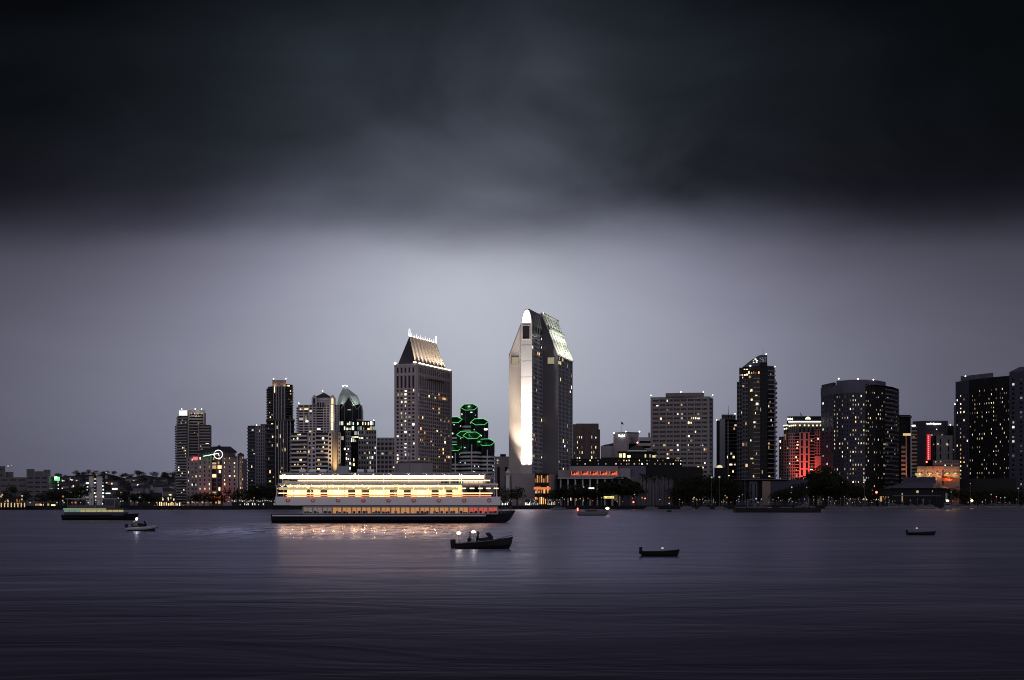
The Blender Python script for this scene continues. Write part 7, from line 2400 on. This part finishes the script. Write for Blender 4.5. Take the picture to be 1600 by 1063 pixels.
# --- dinghy and rowing boat with lamps
for (FXC, D, L4, lx, lz, lab, nm) in ((1032, 113.0, 2.9, .15, .55, 'small dark dinghy with a white lamp, nearest boat to the lower edge', 'dinghy'),
                                     (1440, 186.0, 3.6, -.6, .82, 'low dark rowing boat with a pale lamp alone on the right water', 'rowing_boat')):
    t = thing(nm, lab, nm.replace('_', ' '), (X(FXC, D), D, 0))
    h_ = MB(); hull_mesh(h_, L4, 1.25, .36, BLACK, DARKM, 1, .1, .2, .15); local(h_, 'hull', t)
    h_ = MB(); h_.box(-L4 * .25 - .12, -L4 * .25 + .12, -.5, .5, .30, .36, BARK); h_.box(L4 * .1 - .12, L4 * .1 + .12, -.5, .5, .30, .36, BARK); local(h_, 'thwart', t)
    h_ = MB(); h_.box(-L4 / 2 - .15, -L4 / 2 + .08, -.14, .14, .15, .68, BLACK); local(h_, 'outboard_motor', t)
    h_ = MB(); h_.tube([(lx, 0, .3), (lx, 0, lz)], .02, METAL, 5); pl = local(h_, 'lamp_pole', t)
    h_ = MB(); h_.ball((lx, 0, lz + .05), .075 if D < 150 else .10, LAMP_W, 8, 6, 1.4, 1, .9); local(h_, 'lamp', pl)

# --- barge
D = 627.0
S = D / FPX
FXC = 1214
bg_ = thing('barge', 'long black work barge moored off the warehouse with deck gear and a small crane', 'barge', (X(FXC, D), D, 0))
L5 = 132 * S
h_ = MB(); h_.prism([(-L5 / 2, -4), (L5 / 2, -4), (L5 / 2, 4), (-L5 / 2, 4)], -.6, 1.9, BLACK); h_.prism([(-L5 / 2 + .6, -4.2), (L5 / 2 - .4, -4.2), (L5 / 2 - .4, -4.01), (-L5 / 2 + .6, -4.01)], 1.2, 1.5, DARKM); local(h_, 'hull', bg_)
xl = lambda px: (px - FXC) * S
zl = lambda py: CH + (HOR - py) * S
for (a, c, ya, yb, m_) in ((1149, 1164, 793.6, 792, DGREY), (1165, 1198, 793.6, 791.6, DGREY), (1198, 1204, 793.6, 792.4, GREYC), (1217, 1236, 793.6, 792.2, DGREY), (1205, 1215, 793.6, 792.8, DARKM)):
    h_ = MB(); h_.box(xl(a), xl(c), -3, 2, 1.9, zl(yb), m_); local(h_, 'deck_box', bg_)
h_ = MB(); h_.box(xl(1176), xl(1181), -2, 1, 1.9, zl(785.5), BLUEG); local(h_, 'deck_house', bg_)
h_ = MB(); h_.tube([(xl(1168), 0, 1.9), (xl(1169), 0, zl(783)), (xl(1172), 0, zl(780.5)), (xl(1176), 0, zl(780.8)), (xl(1178), 0, zl(783))], .18, GREYC, 6); local(h_, 'crane', bg_)
h_ = MB(); h_.box(xl(1186), xl(1190), -1.5, 1.5, 1.9, zl(784.5), BLUEG); h_.tube([(xl(1188), 0, zl(784.5)), (xl(1188), 0, zl(780))], .12, METAL, 5); local(h_, 'winch_house', bg_)
h_ = MB(); h_.tube([(xl(1260.5), 0, 1.9), (xl(1260), 0, zl(784))], .16, GREYC, 6); h_.tube([(xl(1256), 0, zl(787)), (xl(1260), 0, zl(784.5)), (xl(1262), 0, zl(788))], .12, GREYC, 6); local(h_, 'davit', bg_)
for (px, py, r_) in ((1242, 793, .5), (1246, 792.2, .7), (1250, 792.6, .6), (1254, 791, .9), (1259, 792, .8), (1266, 792.4, .7), (1249, 787, .35), (1271, 792.8, .5)):
    h_ = MB(); h_.ball((xl(px), -1.5, zl(py)), r_, DGREY, 8, 6, 1.2, 1, .9); local(h_, 'fender_buoy', bg_)

# --- channel buoy
D = 670.0
by = thing('buoy', 'dark channel buoy with one white lamp on top off the ribbed wall', 'buoy', (X(1045.6, D), D, 0))
h_ = MB(); h_.tube([(0, 0, -.4), (0, 0, .35), (0, 0, .6)], [1.15, 1.15, .7], BLACK, 12); local(h_, 'float', by)
h_ = MB()
for k in range(4):
    a = k * math.pi / 2 + .4
    h_.tube([(.7 * math.cos(a), .7 * math.sin(a), .55), (.22 * math.cos(a), .22 * math.sin(a), 3.4)], .06, BLACK, 5)
h_.tube([(0, 0, 1.6), (0, 0, 2.6)], [.5, .38], BLACK, 8); tw = local(h_, 'lattice_tower', by)
h_ = MB(); h_.ball((0, 0, 3.75), .32, LAMP_C, 8, 6); local(h_, 'lamp', by)


# --- yachts at the right-hand marina and the patrol boat
def yacht(px, D, Lm, label, group=None, scale_h=1.0, lit=False):
    t = thing('motor_yacht', label, 'yacht', (X(px, D), D, 0), group)
    h = MB(); hull_mesh(h, Lm, Lm * .28, Lm * .11, HULLG, DGREY, random.choice([-1, 1]), .12, .5, .3); local(h, 'hull', t)
    h = MB(); z0 = Lm * .10
    h.prism([(-Lm * .3, -Lm * .1), (Lm * .18, -Lm * .1), (Lm * .26, 0), (Lm * .18, Lm * .1), (-Lm * .3, Lm * .1)], z0, z0 + Lm * .11 * scale_h, HULLG); cb = local(h, 'cabin', t)
    h = MB(); h.box(-Lm * .27, Lm * .15, -Lm * .1 - .05, -Lm * .1 + .01, z0 + Lm * .05 * scale_h, z0 + Lm * .09 * scale_h, MATS['room_dim_flat'] if lit else GLASS); local(h, 'window', cb)
    h = MB(); h.box(-Lm * .22, Lm * .05, -Lm * .09, Lm * .09, z0 + Lm * .15 * scale_h, z0 + Lm * .165 * scale_h, HULLG)
    for sx in (-Lm * .2, Lm * .03):
        h.box(sx, sx + .08, -Lm * .085, -Lm * .08, z0 + Lm * .11 * scale_h, z0 + Lm * .15 * scale_h, METAL); h.box(sx, sx + .08, Lm * .08, Lm * .085, z0 + Lm * .11 * scale_h, z0 + Lm * .15 * scale_h, METAL)
    local(h, 'flybridge', t)
    h = MB(); h.tube([(-Lm * .08, 0, z0 + Lm * .16), (-Lm * .08, 0, z0 + Lm * .32)], .05, METAL, 5); local(h, 'mast', t)
    return t


for px in (1552, 1566, 1579, 1592, 1604):
    yacht(px, shore_D(px) - 16 - 4 * rnd(), uni(11, 14), 'pale moored motor yacht in the cluster at the right edge', 'yachts at the right edge')
for px in (1396, 1411, 1426, 1441, 1454):
    yacht(px, shore_D(px) - 9 - 4 * rnd(), uni(10, 13), 'pale moored motor yacht below the curved hall roof', 'yachts below the curved roof', 1.1)
for px in (1300, 1312, 1325, 1338, 1351, 1364, 1378):
    yacht(px, shore_D(px) - 7 - 4 * rnd(), uni(8, 11), 'small moored boat before the grove at the curved tower', 'boats before the grove')
for px in (1490, 1505, 1521, 1536):
    yacht(px, shore_D(px) - 8, uni(9, 12), 'moored motor boat below the right edge tower near the orange lamp', 'boats near the orange lamp')
yacht(872, shore_D(872) - 60, 9, 'pale small yacht left of the grey motor launch', None, .8)
for px in (1018, 1074, 1100, 1126):
    yacht(px, shore_D(px) - 10, uni(8, 10), 'small dark boat moored below the palms and grove', 'boats below the palms', .8)
D = 900.0
S = D / FPX
pb = thing('patrol_boat', 'stubby grey patrol boat seen end-on with a greenish lamp above its wheelhouse', 'patrol boat', (X(1480.5, D), D, 0))
h_ = MB(); hull_mesh(h_, 5.8, 3.0, 1.5, HULLG, DGREY, 1, .1, .4, .3); local(h_, 'hull', pb)
h_ = MB(); h_.prism([(-1.9, -1.2), (1.5, -1.2), (1.9, 0), (1.5, 1.2), (-1.9, 1.2)], 1.4, [4.2, 3.9, 3.6, 3.9, 4.2], HULLG); cb = local(h_, 'wheelhouse', pb)
h_ = MB(); h_.box(-1.7, 1.3, -1.26, -1.21, 2.7, 3.5, GLASS); local(h_, 'window', cb)
h_ = MB(); h_.tube([(0, 0, 3.9), (0, 0, 4.9)], .06, METAL, 5); h_.ball((0, 0, 5.3), .75, lamp('patrol_lamp', (.85, 1, .55), 6), 8, 6, 1.2, 1, .7); h_.ball((-.9, 0, 6.0), .35, LAMP_W, 6, 4); local(h_, 'lamp', pb)
